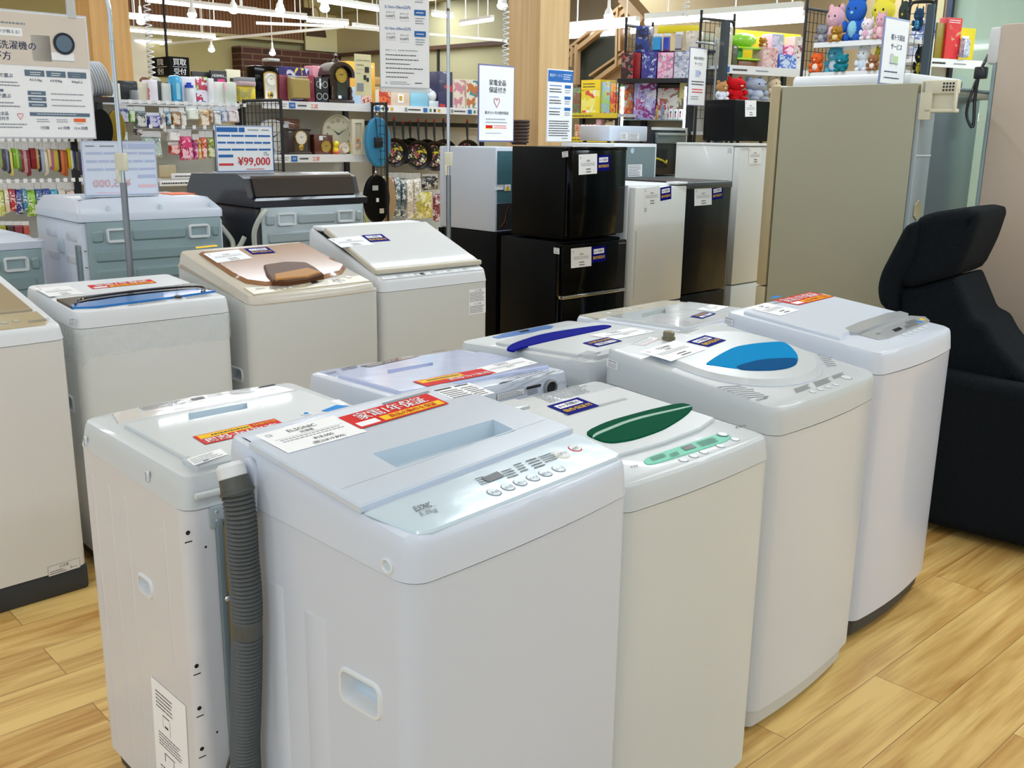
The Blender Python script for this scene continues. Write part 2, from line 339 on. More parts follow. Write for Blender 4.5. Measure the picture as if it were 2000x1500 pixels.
# ---------------------------------------------------------------- washing machines
class Washer:
    def __init__(s, name, label, group, x, y, yaw, w, d, zb, s0, s1, t0, t1, white='white_cool', cab='white_cabinet', bow=.0, r=.035, yk=None, base='dark_base', pockets=(), taper=.006, cat='washing machine', feet=True, rimr=.012, cut=(), bowb=0):
        s.w, s.d, s.t0, s.t1, s.s0, s.s1 = w, d, t0, t1, s0, s1; s.yk = yk or d; s.zb = zb; s.white = white
        s.root = thing(name, label, cat, (x, y, 0), yaw, group)
        s.M = frame_at((x, y, 0), yaw); s.I = s.M.inverted()
        zs = lambda Y: s0 + (s1 - s0) * Y / d
        o = rrect(0, 0, w, d, r, 5, bow, bowb); n = len(o)
        # cabinet; the wall sections that carry a grip pocket are cut open
        mb = MB(); skip = set(); faces = {}
        for i in range(n):
            a, b = o[i], o[(i + 1) % n]
            if abs(a[0]) < 1e-6 and abs(b[0]) < 1e-6 and a[1] - b[1] > d * .5: faces['L'] = i
            if abs(a[0] - w) < 1e-6 and abs(b[0] - w) < 1e-6 and b[1] - a[1] > d * .5: faces['R'] = i
        for side, y0, y1, z0, z1 in pockets: skip.add((0, faces[side]))
        mb.loft([[(a, b, zb) for a, b in o], [(a, b, zs(b) - .0018) for a, b in o]], cab, 1, 1, skip)
        for side in set(p[0] for p in pockets):
            X = 0 if side == 'L' else w; sg = 1 if side == 'L' else -1
            hs = [rrect(y0, z0, y1, z1, .012, 3) for sd, y0, y1, z0, z1 in pockets if sd == side]
            out = [(r, zb), (d - r, zb), (d - r, zs(d - r) - .0018), (r, zs(r) - .0018)]
            mb.poly(out, hs, lambda a, b: (X, a, b), cab)
            for h in hs:
                i2 = inset(h, .008); zc = sum(p[1] for p in h) / len(h)
                rim = inset(h, -.006)
                mb.loft([[(X, a, b) for a, b in rim], [(X - sg * .004, a, b) for a, b in inset(h, -.003)], [(X - sg * .004, a, b) for a, b in inset(h, .001)], [(X + sg * (.04 if b > zc else .02), a, b) for a, b in i2]], 'white_plain')
                mb.poly(i2, [], lambda a, b: (X + sg * (.04 if b > zc else .02), a, b), 'recess')
        s.body = mb.build('cabinet', s.root)
        # top cover
        mb = MB(); O = inset(o, -.002)
        ts = [(0, 0), (.0, .004)]
        def ring(ins, dz, zf): 
            q = inset(O, ins); return [(a, b, zf(min(max(b, 0), d)) + dz) for a, b in q]
        zt = s.z
        top = inset(O, taper + rimr)
        mb.loft([ring(0, 0, zs), ring(taper * .6, -rimr * 2.4, zt), ring(taper, -rimr, zt), ring(taper + rimr * .3, -rimr * .3, zt), ring(taper + rimr, 0, zt)], white)
        ys = sorted(set([round(p[1], 5) for p in top] + ([s.yk] if s.yk < d else [])))
        rows = []
        for Y in ys:
            xs = []
            for i in range(len(top)):
                a, b = top[i], top[(i + 1) % len(top)]
                if min(a[1], b[1]) - 2e-5 <= Y <= max(a[1], b[1]) + 2e-5:
                    if abs(a[1] - b[1]) < 1e-6: xs += [a[0], b[0]]
                    else: xs.append(a[0] + (b[0] - a[0]) * min(max((Y - a[1]) / (b[1] - a[1]), 0), 1))
            rows.append((Y, min(xs), max(xs)))
        yb = s.yk if s.yk < d else 1e9
        lowr = [r_ for r_ in rows if r_[0] <= yb + 1e-6]; upr = [r_ for r_ in rows if r_[0] >= yb - 1e-6]
        pg = [(b, Y) for Y, a, b in lowr] + [(a, Y) for Y, a, b in lowr[::-1]]
        pg = [p for i, p in enumerate(pg) if (Vector(p) - Vector(pg[i - 1])).length > 1e-6]
        s.holes = []
        for hp, hh_ in cut:
            h_ = inset(s.poly(hp, hh_), -.002) if 1 else 0; s.holes.append(s.poly(hp, hh_))
            A_ = sum(h_[i][0] * h_[(i + 1) % len(h_)][1] - h_[(i + 1) % len(h_)][0] * h_[i][1] for i in range(len(h_)))
        mb.poly(pg, [inset(h_, -.002) for h_ in s.holes], lambda x, y: (x, y, s.z(min(max(y, 0), d))), white)
        for (Y0, a0, b0), (Y1, a1, b1) in zip(upr, upr[1:]): mb.add([(a0, Y0, s.z(Y0)), (b0, Y0, s.z(Y0)), (b1, Y1, s.z(min(Y1, d))), (a1, Y1, s.z(min(Y1, d)))], [(0, 1, 2, 3)], white)
        s.cover = mb.build('top_cover', s.root, smooth=40)
        if base:
            mb = MB(); q = inset(o, .012)
            mb.loft([[(a, b, .02) for a, b in inset(q, .006)], [(a, b, zb) for a, b in q]], base, 1, 1); mb.build('base', s.root)
            if feet:
                for fx in (.06, w - .06):
                    for fy in (.06, d - .06):
                        mb = MB(); mb.lathe([(.022, 0), (.024, .012), (.012, .014), (.012, .021)], 'rubber', 12, (fx, fy, 0)); mb.build('foot', s.root)
    def z(s, x, y=None):
        Y = x if y is None else y
        return s.t0 + (s.t1 - s.t0) * min(max(Y, 0), s.yk) / s.yk
    def zx(s, x, y): return s.z(y)
    def deck(s, px, py, h=0):
        """picture point -> local xy on the (raised by h) deck"""
        d = s.I.to_3x3() @ ray(px, py); o = s.I @ CO; k = (s.t1 - s.t0) / s.yk
        t = (s.t0 + h + k * o.y - o.z) / (d.z - k * d.y); p = o + d * t
        if p.y > s.yk: t = (s.t1 + h - o.z) / d.z; p = o + d * t
        return (p.x, p.y)
    def poly(s, pts, h=0): return [s.deck(x, y, h) for x, y in pts]
    def clampi(s, pts, m=.02): return [(min(max(x, m), s.w - m), min(max(y, m), s.d - m)) for x, y in pts]
    def fr(s, tl, tr, bl, h=0, clip=None):
        """print frame from three picture corners (top left, top right, bottom left as read)"""
        a, b, c = [Vector((*s.deck(*p, h), 0)) for p in (tl, tr, bl)]
        for q in (a, b, c): q.z = s.z(q.y) + h
        return c, b - a, a - c
    def side(s, px, py, which='F', off=0):
        d = s.I.to_3x3() @ ray(px, py); o = s.I @ CO
        if which == 'F': t = (0 - off - o.y) / d.y
        elif which == 'L': t = (0 - off - o.x) / d.x
        else: t = (s.d + off - o.y) / d.y
        return o + d * t
    def sfr(s, tl, tr, bl, which, off=.0006):
        a, b, c = [s.side(*p, which, off) for p in (tl, tr, bl)]
        return c, b - a, a - c
    def sticker(s, name, tl, tr, bl, spec, h=0, off=.0008, label=None, thick=.0004):
        O, ex, ey = s.fr(tl, tr, bl, h); 
        if ex.cross(ey).z < 0: pass
        mb = MB(); n = ex.cross(ey).normalized()
        sg = 1
        pen(mb, O, ex, ey, spec, off)
        return mb.build(name, s.root, smooth=0, label=label)
def circle(c, r, n=20, a0=0): return [(c[0] + r * math.cos(2 * math.pi * i / n + a0), c[1] + r * math.sin(2 * math.pi * i / n + a0)) for i in range(n)]
def disc(mb, s, c, r, mt, h, hh=.0015, n=18, ry=None):
    ry = ry or r; o = [(c[0] + r * math.cos(2 * math.pi * i / n), c[1] + ry * math.sin(2 * math.pi * i / n)) for i in range(n)]
    mb.slab(o, lambda x, y: s.z(y) + h, hh, mt, ch=.0006, base=0)
def ringdisc(mb, s, c, r, h, face='button', line='button_line'):
    disc(mb, s, c, r, line, h, .0008); disc(mb, s, c, r * .86, face, h, .0016)
def barcode_spec(): return [('r', 0, 0, 1, 1, 'paper')] + [('r', .12 + .09 * i, .08, .12 + .09 * i + (.05 if i % 3 else .03), .34, 'ink') for i in range(9)] + [('l', .1, .42, .95, .95, 4, 'ink')]
def soft(pts, n=2):
    for _ in range(n):
        q = []
        for i in range(len(pts)):
            a, b = pts[i], pts[(i + 1) % len(pts)]
            q += [(a[0] * .8 + b[0] * .2, a[1] * .8 + b[1] * .2), (a[0] * .2 + b[0] * .8, a[1] * .2 + b[1] * .8)]
        pts = q
    return pts
fine = lambda n=5, mt='ink_grey': [('l', .02, .02, .98, .98, n, mt)]

# W1: nearest machine --------------------------------------------------
w = Washer('washing_machine', 'nearest white top-load washing machine with red warranty sticker and grey drain hose hanging beside it', None,
           -.138, 1.289, 48.67, .542, .473, .06, .859, .885, .925, .986, 'white_panel', 'white_cabinet', bow=.012, yk=.423, pockets=[('L', .075, .165, .615, .668)], cut=[([(727, 886), (775, 914), (1008, 841), (963, 819)], .011)])
H = .011
lid = w.poly([(486, 862), (703, 988), (1119, 834), (930, 767)], H)
hole = w.poly([(727, 886), (775, 914), (1008, 841), (963, 819)], H)
mb = MB(); mb.slab(lid, w.zx, H, mat('lid_film', 'C9D5E6', .24, coat=.8, bump=.07, bscale=7), [hole], .028, 'recess')
O, ex, ey = w.fr((668, 953), (1050, 823), (690, 966), H); mb.quad(O, ex, ey, 0, .9, 1.04, .98, 'film_line', .0004)
mb.build('lid', w.root)
pan = w.poly([(712, 999), (1124, 844), (1212, 886), (1205, 894), (845, 1036), (818, 1040), (800, 1036)], .004)
mb = MB(); mb.slab(pan, w.zx, .004, mat('panel_gloss', 'C6DAE8', .16, coat=.7, bump=.07, bscale=16)); 
dp = w.poly([(940, 935), (971, 922), (986, 931), (955, 943)], .004)
mb.poly(dp, [], lambda x, y: (x, y, w.z(y) + .0055), 'display')
hh = .0056
O, ex, ey = w.fr((806, 991), (838, 981), (812, 1000), .004); mb.text(O, ex, ey, 0, 0, 1, 1, 'ELSONIC', 'ink', .001)
O, ex, ey = w.fr((817, 1000), (850, 989), (823, 1012), .004); mb.text(O, ex, ey, 0, 0, 1, .85, '5.0kg', 'ink_grey', .001); mb.quad(O, ex, ey, -.1, .98, 1.1, 1.02, 'ink_grey', .001)
for a, b, c in (((975, 921), (1000, 913), (993, 937)), ((1000, 908), (1018, 902), (1018, 925)), ((1023, 900), (1048, 892), (1046, 918)), ((1048, 893), (1078, 883), (1066, 906)), ((925, 935), (945, 929), (940, 950))):
    O, ex, ey = w.fr(a, b, c, .004); pen(mb, O, ex, ey, fine(4, 'ink'), .001)
cp = mb.build('control_panel', w.root)
for i, (x, y) in enumerate([(965, 962), (992, 952), (1016, 943), (1041, 934), (1065, 925), (1091, 916)]):
    mb = MB(); ringdisc(mb, w, w.deck(x, y, .004), .0125, .004)
    O, ex, ey = w.fr((x - 9, y - 1), (x + 7, y - 7), (x - 5, y + 5), .0055); mb.text(O, ex, ey, 0, 0, 1, .8, ['予約', '水位', '洗い', 'すすぎ', '脱水', 'コース'][i], 'button_line', .0009); mb.build('button', cp)
mb = MB(); ringdisc(mb, w, w.deck(1097, 888, .004), .016, .004, 'white_plain', 'ivory'); O, ex, ey = w.fr((1086, 886), (1104, 879), (1091, 893), .0056); mb.text(O, ex, ey, 0, 0, 1, .9, 'スタート', 'ink', .001); mb.build('button', cp)
mb = MB(); ringdisc(mb, w, w.deck(1123, 876, .004), .013, .004, 'white_plain', 'sticker_red'); O, ex, ey = w.fr((1117, 876), (1127, 872), (1119, 881), .0056); mb.text(O, ex, ey, 0, 0, 1, 1, '切', 'ink', .001); mb.build('button', cp)
w.sticker('price_label', (497, 851), (652, 812), (563, 886), price_sp('ELSONIC', '洗濯機', '¥18,000', '(税込¥19,800)'), H)
w.sticker('warranty_sticker', (660, 817), (833, 770), (705, 839), RED_ST, H, .0016)
w.sticker('warning_label', (843, 763), (917, 748), (893, 784), [('r', 0, 0, 1, 1, 'paper'), ('r', .02, .03, .45, .12, 'ink'), ('r', .55, .03, .9, .1, 'ink'), ('l', .05, .2, .55, .95, 6, 'ink'), ('l', .6, .2, .97, .95, 6, 'ink')])
w.sticker('maker_strip', (745, 788), (836, 764), (750, 791), [('r', 0, 0, 1, 1, 'ink_grey')])
O, ex, ey = w.sfr((446, 905), (467, 909), (444, 922), 'L'); mb = MB(); pen(mb, O, ex, ey, barcode_spec(), 0); mb.build('barcode_label', w.root, smooth=0)
mb = MB(); c = w.side(757, 1105, 'L')
def sidering(c, r, off=0):   # ring outline on the left wall (x=0)
    return [(-off, c.y + r * math.cos(2 * math.pi * i / 20), c.z + r * math.sin(2 * math.pi * i / 20)) for i in range(20)]
mb.loft([sidering(c, .013, -.004), sidering(c, .013, .003), sidering(c, .010, .004), sidering(c, .0075, .001), sidering(c, .006, -.001)], 'white_plain'); mb.loft([sidering(c, .0065, .0012)], 'recess', 0, 1); mb.build('cover_screw_cap', w.root)
# pressed ribs in the left wall
mb = MB()
for y0, y1, z0, z1 in ((.20, .26, .10, .74), (.31, .36, .08, .76)):
    q = rrect(y0, z0, y1, z1, .007, 3); mb.loft([[(.001, a, b) for a, b in q], [(-.0009, a, b) for a, b in inset(q, .006)]], 'white_cabinet'); mb.poly(inset(q, .006), [], lambda a, b: (-.0009, a, b), 'white_cabinet')
mb.build('pressed_ribs', w.root, smooth=60)
# drain hose hanging at the rear of the left side
P = [w.side(x, y, 'L', .034) for x, y in ((462, 955), (470, 1010), (474, 1080), (480, 1150), (482, 1208), (482, 1300), (480, 1400), (479, 1470))]
tp = w.side(455, 930, 'L', .034)
hose = MB()
def catmull(P, n):
    out = []
    for i in range(len(P) - 1):
        a = P[max(i - 1, 0)]; b = P[i]; c = P[i + 1]; d = P[min(i + 2, len(P) - 1)]
        for k in range(n):
            t = k / n; out.append(.5 * ((2 * b) + (c - a) * t + (2 * a - 5 * b + 4 * c - d) * t * t + (3 * b - a - 3 * c + d) * t ** 3))
    out.append(P[-1]); return out
end = Vector((P[-1].x, P[-1].y, .08)); path = catmull(P + [P[-1].lerp(end, .5), end], 40)
# resample to constant step and give it rings
L = [0]
for a, b in zip(path, path[1:]): L.append(L[-1] + (b - a).length)
def at_len(t):
    i = max(k for k in range(len(L)) if L[k] <= t); i = min(i, len(path) - 2); return path[i].lerp(path[i + 1], (t - L[i]) / max(L[i + 1] - L[i], 1e-6))
st = .0024; N = int(L[-1] / st); pts = []; rr = []
z208 = w.side(482, 1208, 'L', .034).z; z223 = w.side(482, 1240, 'L', .034).z
for k in range(N):
    p = at_len(k * st); smooth = (z223 < p.z < z208) or k < 4 or abs(p.z - .33) < .03; pts.append(p); rr.append(.0262 if smooth else (.0268 if k % 3 == 0 else .0225 if k % 3 == 1 else .0252))
hose.tube(pts, rr, 'hose_grey', 16); hp = hose.build('drain_hose', w.root, smooth=50)
mb = MB(); ax = (tp - P[0]); mb.tube([P[0] - ax * .35, P[0] - ax * .1, P[0] - ax * .1, P[0] + ax * .9], [.0285, .0285, .026, .024], 'hose_dark', 18, 1)
tt = P[0] + ax * .9; mb.tube([tt, tt + ax * .05, tt + ax * .85, tt + ax * 1.15], [.0225, .0235, .0235, .018], 'white_plain', 18); mb.tube([tt + ax * 1.1, tt + ax * 1.18], [.012, .012], 'recess', 12); mb.build('hose_cuff', hp)
mb = MB(); c = w.side(491, 955, 'L', 0); q = rrect(c.y - .016, c.z - .045, c.y + .016, c.z + .055, .015, 4); mb.loft([[(.002, a, b) for a, b in q], [(-.004, a, b) for a, b in q], [(-.006, a, b) for a, b in inset(q, .003)]], 'white_panel', 0, 1)
mb.box(-.02, c.y - .004, c.z - .02, 0, c.y + .012, c.z + .012, 'hose_dark', .003); mb.build('hose_hook', w.root)

# W2: green window ------------------------------------------------------
X3 = lambda x, y: (850 + x * .35, 550 + y * .35)
w = Washer('washing_machine', 'white washing machine with dark green lid window and mint control strip', None,
           .207, 1.718, 44.41, .519, .518, .05, .804, .838, .853, .885, 'white_warm', mat('white_warm_cab', 'CDD4D6', .33, coat=.2), bow=.012)
H = .008
lid = [(.03, .135), (.12, .112), (.26, .104), (.40, .112), (w.w - .03, .135), (w.w - .03, .425), (.03, .425)]
mb = MB(); mb.slab(lid, w.zx, H, 'white_warm')
for i in range(26):
    t = i / 25; a = (1105 + (1221 - 1105) * t, 811 + (779 - 811) * t); x, y = w.deck(*a, H); mb.box(x - .0012, y - .008, 0, x + .0012, y + .008, .0005, 'ink_grey') if 0 else mb.add([(x + dx, y + dy, w.z(y + dy) + H + .0006) for dx, dy in ((-.0012, -.007), (.0012, -.007), (.0012, .007), (-.0012, .007))], [(0, 1, 2, 3)], 'ink_grey')
l = mb.build('lid', w.root)
win = w.poly([X3(*p) for p in ((818, 842), (960, 775), (1180, 715), (1370, 672), (1442, 690), (1420, 725), (1370, 765), (1270, 825), (1110, 880), (960, 902))], H + .003)
win = soft(win); mb = MB(); mb.slab(win, w.zx, H + .003, 'green_glass', ch=.002, base=H - .002); mb.build('lid_window', w.root)
rib = w.poly([X3(*p) for p in ((875, 862), (900, 840), (1100, 760), (1430, 690), (1434, 696), (1110, 770), (910, 850), (885, 868))], H + .004); mb = MB(); mb.slab(soft(rib), w.zx, H + .0045, mat('mint_edge', '9CCBBE', .2, coat=1), ch=.0005); mb.build('window_rim', w.root)
pp = w.poly([X3(*p) for p in ((1162, 995), (1190, 975), (1400, 905), (1570, 850), (1610, 843), (1648, 855), (1650, 870), (1620, 890), (1440, 950), (1240, 1012), (1190, 1020), (1165, 1010))], .002)
mb = MB(); mb.slab(soft(pp), w.zx, .002, 'mint', ch=.001); mb.poly(w.poly([X3(*p) for p in ((1368, 927), (1430, 907), (1460, 926), (1398, 944))], .002), [], lambda x, y: (x, y, w.z(y) + .003), 'display')
for a, b, c in (((1190, 985), (1280, 955), (1215, 1005)), ((1300, 965), (1355, 945), (1320, 985)), ((1450, 900), (1560, 865), (1490, 925))):
    O, ex, ey = w.fr(X3(*a), X3(*b), X3(*c), .002); pen(mb, O, ex, ey, fine(4, 'ink'), .001)
O, ex, ey = w.fr(X3(1085, 1030), X3(1125, 1018), X3(1095, 1048), 0); mb.text(O, ex, ey, 0, 0, 1, 1, 'ヤマダ', 'ink', .001)
O, ex, ey = w.fr(X3(1670, 812), X3(1722, 796), X3(1685, 826), 0); mb.text(O, ex, ey, 0, 0, 1, 1, '4.5kg', 'ink', .001)
cp = mb.build('control_panel', w.root)
for x, y in ((1385, 995), (1442, 972), (1498, 950), (1592, 916), (1674, 879), (1603, 858)):
    mb = MB(); ringdisc(mb, w, w.deck(*X3(x, y), .001), .0105 if x != 1603 else .0125, 0 if x != 1603 else .003, 'white_plain'); mb.build('button', cp)
w.sticker('warranty_sticker', X3(622, 697), X3(795, 648), X3(745, 747), NAVY_ST, H, .0012)
w.sticker('caution_print', X3(540, 640), X3(820, 565), X3(640, 680), fine(7, 'ink_grey'))
mb = MB(); mb.slab(rrect(.03, .435, .2, w.d - .03, .01), w.zx, .012, 'white_warm'); mb.build('tap_cover', w.root)

# W3: round lid with cyan window ---------------------------------------
X4 = lambda x, y: (1150 + x * .375, 550 + y * .375)
w = Washer('washing_machine', 'white washing machine with big round lid and bright cyan window', None,
           .616, 2.212, 46.63, .552, .517, .075, .807, .850, .875, .944, 'white_warm', mat('white_w3', 'D0D5DC', .33, coat=.2), bow=.016, base='white_warm', taper=.004)
H = .014
cx, cy = w.w * .5, .25
lid = []
for i in range(40):
    a = 2 * math.pi * i / 40; x = math.cos(a); y = math.sin(a); e = .62 if y > 0 else 1
    lid.append((cx + .235 * math.copysign(abs(x) ** (e), x), cy + (.185 if y < 0 else .19) * math.copysign(abs(y) ** e, y)))
mb = MB(); mb.slab(inset(lid, -.006), w.zx, .003, 'film_line', ch=.001); mb.slab(lid, w.zx, H, 'white_warm', ch=.011); mb.build('lid', w.root)
win = w.poly([X4(*p) for p in ((597, 433), (680, 380), (760, 340), (870, 322), (1010, 311), (1050, 335), (1085, 375), (1092, 405), (1080, 435), (1040, 452), (960, 463), (860, 464), (740, 452), (650, 438))], H); win = soft(win)
def dome(o, zf, h, k=3):
    pass
mb = MB(); c = (sum(p[0] for p in win) / len(win), sum(p[1] for p in win) / len(win))
A = sum(win[i][0] * win[(i + 1) % len(win)][1] - win[(i + 1) % len(win)][0] * win[i][1] for i in range(len(win)))
if A < 0: win = win[::-1]
rings = [[(c[0] + (x - c[0]) * k, c[1] + (y - c[1]) * k, w.z(y) + H + dz) for x, y in win] for k, dz in ((1, 0), (.985, .0015), (.93, -.004), (.8, -.012), (.5, -.02), (.1, -.022))]
rings[2:] = [[(x, y, w.z(y) + H + .0015 - (0 if i else 0)) for (x, y, z) in r] for i, r in enumerate(rings[2:])]
mb.loft(rings, 'cyan_glass', 0, 1); mb.build('lid_window', w.root)
lo = w.poly([X4(*p) for p in ((760, 440), (900, 402), (1080, 395), (1088, 410), (1078, 432), (1035, 450), (960, 460), (860, 461), (790, 456))], H + .002); mb = MB(); mb.slab(soft(lo), w.zx, H + .0022, 'cyan_shaded', ch=.0004); mb.build('painted_hollow_shade', w.root, label='darker blue pocket behind the lid window')  # darker plate paints the shade of the hollow onto the window
w.sticker('warranty_sticker', X4(508, 315), X4(605, 281), X4(622, 342), NAVY_ST, H, .0012)
w.sticker('price_label', X4(262, 367), X4(450, 308), X4(428, 417), price_sp('TOSHIBA'), H, .001)
w.sticker('caution_print', X4(650, 545), X4(800, 537), X4(830, 612), fine(7))
w.sticker('caution_print', X4(1185, 378), X4(1245, 372), X4(1245, 448), fine(7))
mb = MB(); O, ex, ey = w.fr(X4(870, 615), X4(930, 600), X4(872, 626)); mb.text(O, ex, ey, 0, 0, 1, 1, 'TOSHIBA', 'ink', .0008); mb.build('maker_name', w.root, smooth=0)
mb = MB()
for a, b, c in (((1062, 560), (1145, 532), (1080, 585)), ((1165, 525), (1250, 496), (1185, 552)), ((1262, 492), (1325, 470), (1275, 512))):
    O, ex, ey = w.fr(X4(*a), X4(*b), X4(*c)); pen(mb, O, ex, ey, fine(5, 'ink'), .0008)
cp = mb.build('control_print', w.root, smooth=0)
for x, y in ((1165, 575), (1205, 562), (1245, 550), (1285, 538)): mb = MB(); ringdisc(mb, w, w.deck(*X4(x, y)), .009, 0, 'white_plain'); mb.build('button', cp)
mb = MB(); ringdisc(mb, w, w.deck(*X4(1340, 500)), .016, 0, 'white_plain'); mb.build('button', cp)
mb = MB(); c = w.deck(*X4(415, 303)); mb.lathe([(.019, 0), (.019, .008), (.016, .008), (.016, .022), (.013, .025)], mat('tap_brass', '7F7A62', .35, metal=.5), 18, (c[0], c[1], w.z(c[1]))); mb.build('water_inlet', w.root)
w.sticker('caution_label', X4(222, 325), X4(310, 288), X4(290, 335), [('r', 0, 0, 1, 1, 'paper'), ('r', .02, .05, .95, .12, 'ink'), ('l', .05, .2, .9, .75, 4, 'ink_grey'), ('r', .02, .85, .98, .92, 'sticker_red')])
w.sticker('energy_print', X4(430, 262), X4(540, 225), X4(510, 275), fine(5))
O, ex, ey = w.sfr(X4(97, 398), X4(152, 418), X4(93, 440), 'L'); mb = MB(); pen(mb, O, ex, ey, barcode_spec(), 0); mb.build('barcode_label', w.root, smooth=0)

# W4: farthest of the front row ----------------------------------------
X8 = lambda x, y: (1400 + x * .4, 350 + y * .4)
w = Washer('washing_machine', 'bluish white washing machine with grey control panel beside the dark armchair', None,
           1.032, 2.706, 47.36, .573, .510, .075, .841, .880, .905, .962, 'white_cool', mat('white_w4', 'CDD3E2', .3, coat=.3), bow=.022, base='dark_base')
H = .010
y0 = w.deck(*X8(790, 702), H)[1]; lid = [(.022, y0 - .012), (.06, y0 - .012), (.07, y0), (w.w - .022, y0), (w.w - .022, .45), (.022, .45)]
mb = MB(); mb.slab(lid, w.zx, H, 'white_cool'); mb.build('lid', w.root)
mb = MB(); g = w.poly([X8(*p) for p in ((628, 727), (690, 700), (830, 655), (895, 645), (936, 657), (880, 680), (690, 746), (650, 745))], H); mb.slab(g, w.zx, H + .0015, 'silver_grey', ch=.0005); mb.build('lid_handle', w.root, label='grey lid grip band')
mb = MB(); g = w.poly([X8(*p) for p in ((695, 757), (940, 665), (1018, 670), (1040, 688), (1030, 700), (990, 718), (840, 775), (790, 781), (750, 772))], .003); mb.slab(g, w.zx, .003, 'silver_grey', ch=.001)
mb.poly(w.poly([X8(855, 736), X8(890, 723), X8(908, 732), X8(874, 746)], .003), [], lambda x, y: (x, y, w.z(y) + .004), 'display')
for a, b, c in (((915, 700), (975, 680), (930, 712)), ((910, 720), (985, 692), (925, 733)), ((775, 755), (800, 748), (782, 762))):
    O, ex, ey = w.fr(X8(*a), X8(*b), X8(*c), .003); pen(mb, O, ex, ey, fine(3, 'ink'), .001)
disc(mb, w, w.deck(*X8(1003, 685), .003), .009, 'sticker_yellow', .003, .0015); disc(mb, w, w.deck(*X8(990, 697), .003), .009, 'sticker_blue', .003, .0015)
cp = mb.build('control_panel', w.root)
for x, y in ((915, 762), (943, 753), (968, 743), (993, 733), (1018, 723)): mb = MB(); ringdisc(mb, w, w.deck(*X8(x, y)), .010, 0, 'white_plain'); mb.build('button', cp)
w.sticker('warranty_sticker', X8(275, 594), X8(455, 553), X8(400, 616), RED_ST, H, .0014)
w.sticker('blue_sticker', X8(258, 579), X8(300, 569), X8(275, 583), [('r', 0, 0, 1, 1, 'sticker_blue')], H)
w.sticker('price_label', X8(140, 630), X8(240, 604), X8(310, 668), price_sp('JSW'), H, .001)
O, ex, ey = w.sfr(X8(38, 668), X8(82, 678), X8(34, 704), 'L'); mb = MB(); pen(mb, O, ex, ey, barcode_spec(), 0); mb.build('barcode_label', w.root, smooth=0)

# L0: left machine seen from its rear -----------------------------------
XB = lambda x, y: (100 + x * .3, 700 + y * .3)
w = Washer('washing_machine', 'white washing machine standing left of the nearest one, rear side facing the camera', None,
           -.598, 1.697, 43.54, .541, .511, .07, .804, .816, .869, .872, 'white_warm', mat('white_l0', 'D4D7DF', .33, coat=.3), r=.03, base='dark_base', pockets=[('L', .175, .235, .568, .602)], taper=.010, rimr=.014, bowb=.030, cut=[([(367.6, 807.4), (367.6, 820.6), (484, 797.5), (482.5, 786.4)], .008)])
H = .008
lid = w.clampi(w.poly([XB(470, 395), XB(740, 650), XB(860, 690), XB(1700, 330), XB(1690, 215), XB(1280, 290), XB(880, 352)], H), .035)
mb = MB(); mb.slab([(.05, .09), (w.w - .05, .09), (w.w - .05, .385), (.36, .40), (.18, .40), (.05, .375)], w.zx, H, 'white_warm', [w.poly([XB(892, 358), XB(892, 402), XB(1280, 325), XB(1275, 288)], H)], .02, 'recess'); mb.build('lid', w.root)
mb = MB(); mb.slab([(.04, .02), (w.w - .04, .02), (w.w - .04, .082), (.04, .082)], w.zx, .016, 'white_warm', ch=.008); mb.build('rear_ledge', w.root)
mb = MB(); mb.slab([(.05, .41), (w.w - .05, .41), (w.w - .07, .492), (w.w * .5, .512), (.07, .492)], w.zx, .003, mat('film_gloss', 'D6DBDF', .12, coat=.6, bump=.14, bscale=18)); mb.poly(w.poly([XB(905, 264), XB(985, 248), XB(1003, 260), XB(925, 274)], .003), [], lambda x, y: (x, y, w.z(y) + .004), 'display')
for a, b, c in (((560, 320), (880, 262), (600, 345)), ((1000, 240), (1120, 215), (1020, 262)), ((1150, 215), (1320, 190), (1180, 240))):
    O, ex, ey = w.fr(XB(*a), XB(*b), XB(*c), .003); pen(mb, O, ex, ey, fine(3, 'ink_grey'), .001)
O, ex, ey = w.fr(XB(1348, 188), XB(1455, 168), XB(1355, 194), .003); mb.quad(O, ex, ey, 0, 0, 1, 1, 'ink', .001)
mb.build('control_panel', w.root)
w.sticker('warranty_sticker', XB(1150, 530), XB(1010, 562), XB(1060, 478), [('r', -3.0, 0, 1.05, .95, 'sticker_red'), ('r', -1.6, .55, .9, .9, 'sticker_yellow'), ('t', -2.9, .56, -1.7, .9, '商品動作', 'sticker_yellow', .02), ('t', -2.7, .05, .95, .5, '家電1年保証', 'paper', .02), ('l', -1.5, .58, .8, .86, 1, 'ink')], H, .0012)
w.sticker('price_label', XB(1905, 280), XB(1520, 352), XB(1930, 292), [('r', 0, -1.4, 1, 1.2, 'paper'), ('l', .2, -.9, .8, .9, 3, 'ink')], H, .001)
w.sticker('caution_label', XB(880, 660), XB(1100, 590), XB(930, 700), [('r', 0, 0, 1, 1, 'paper'), ('l', .05, .1, .9, .9, 4, 'ink_grey'), ('r', .3, .8, .45, .9, 'ink')], .016, .001)
w.sticker('blue_sticker', (627, 803), (650, 794), (660, 806), [('r', 0, 0, 1.3, 1, 'sticker_blue')], H)
mb = MB(); c = w.deck(598, 809, H); disc(mb, w, c, .012, 'white_plain', H, .002); disc(mb, w, c, .006, 'sticker_blue', H, .0032); mb.build('round_emblem', w.root)
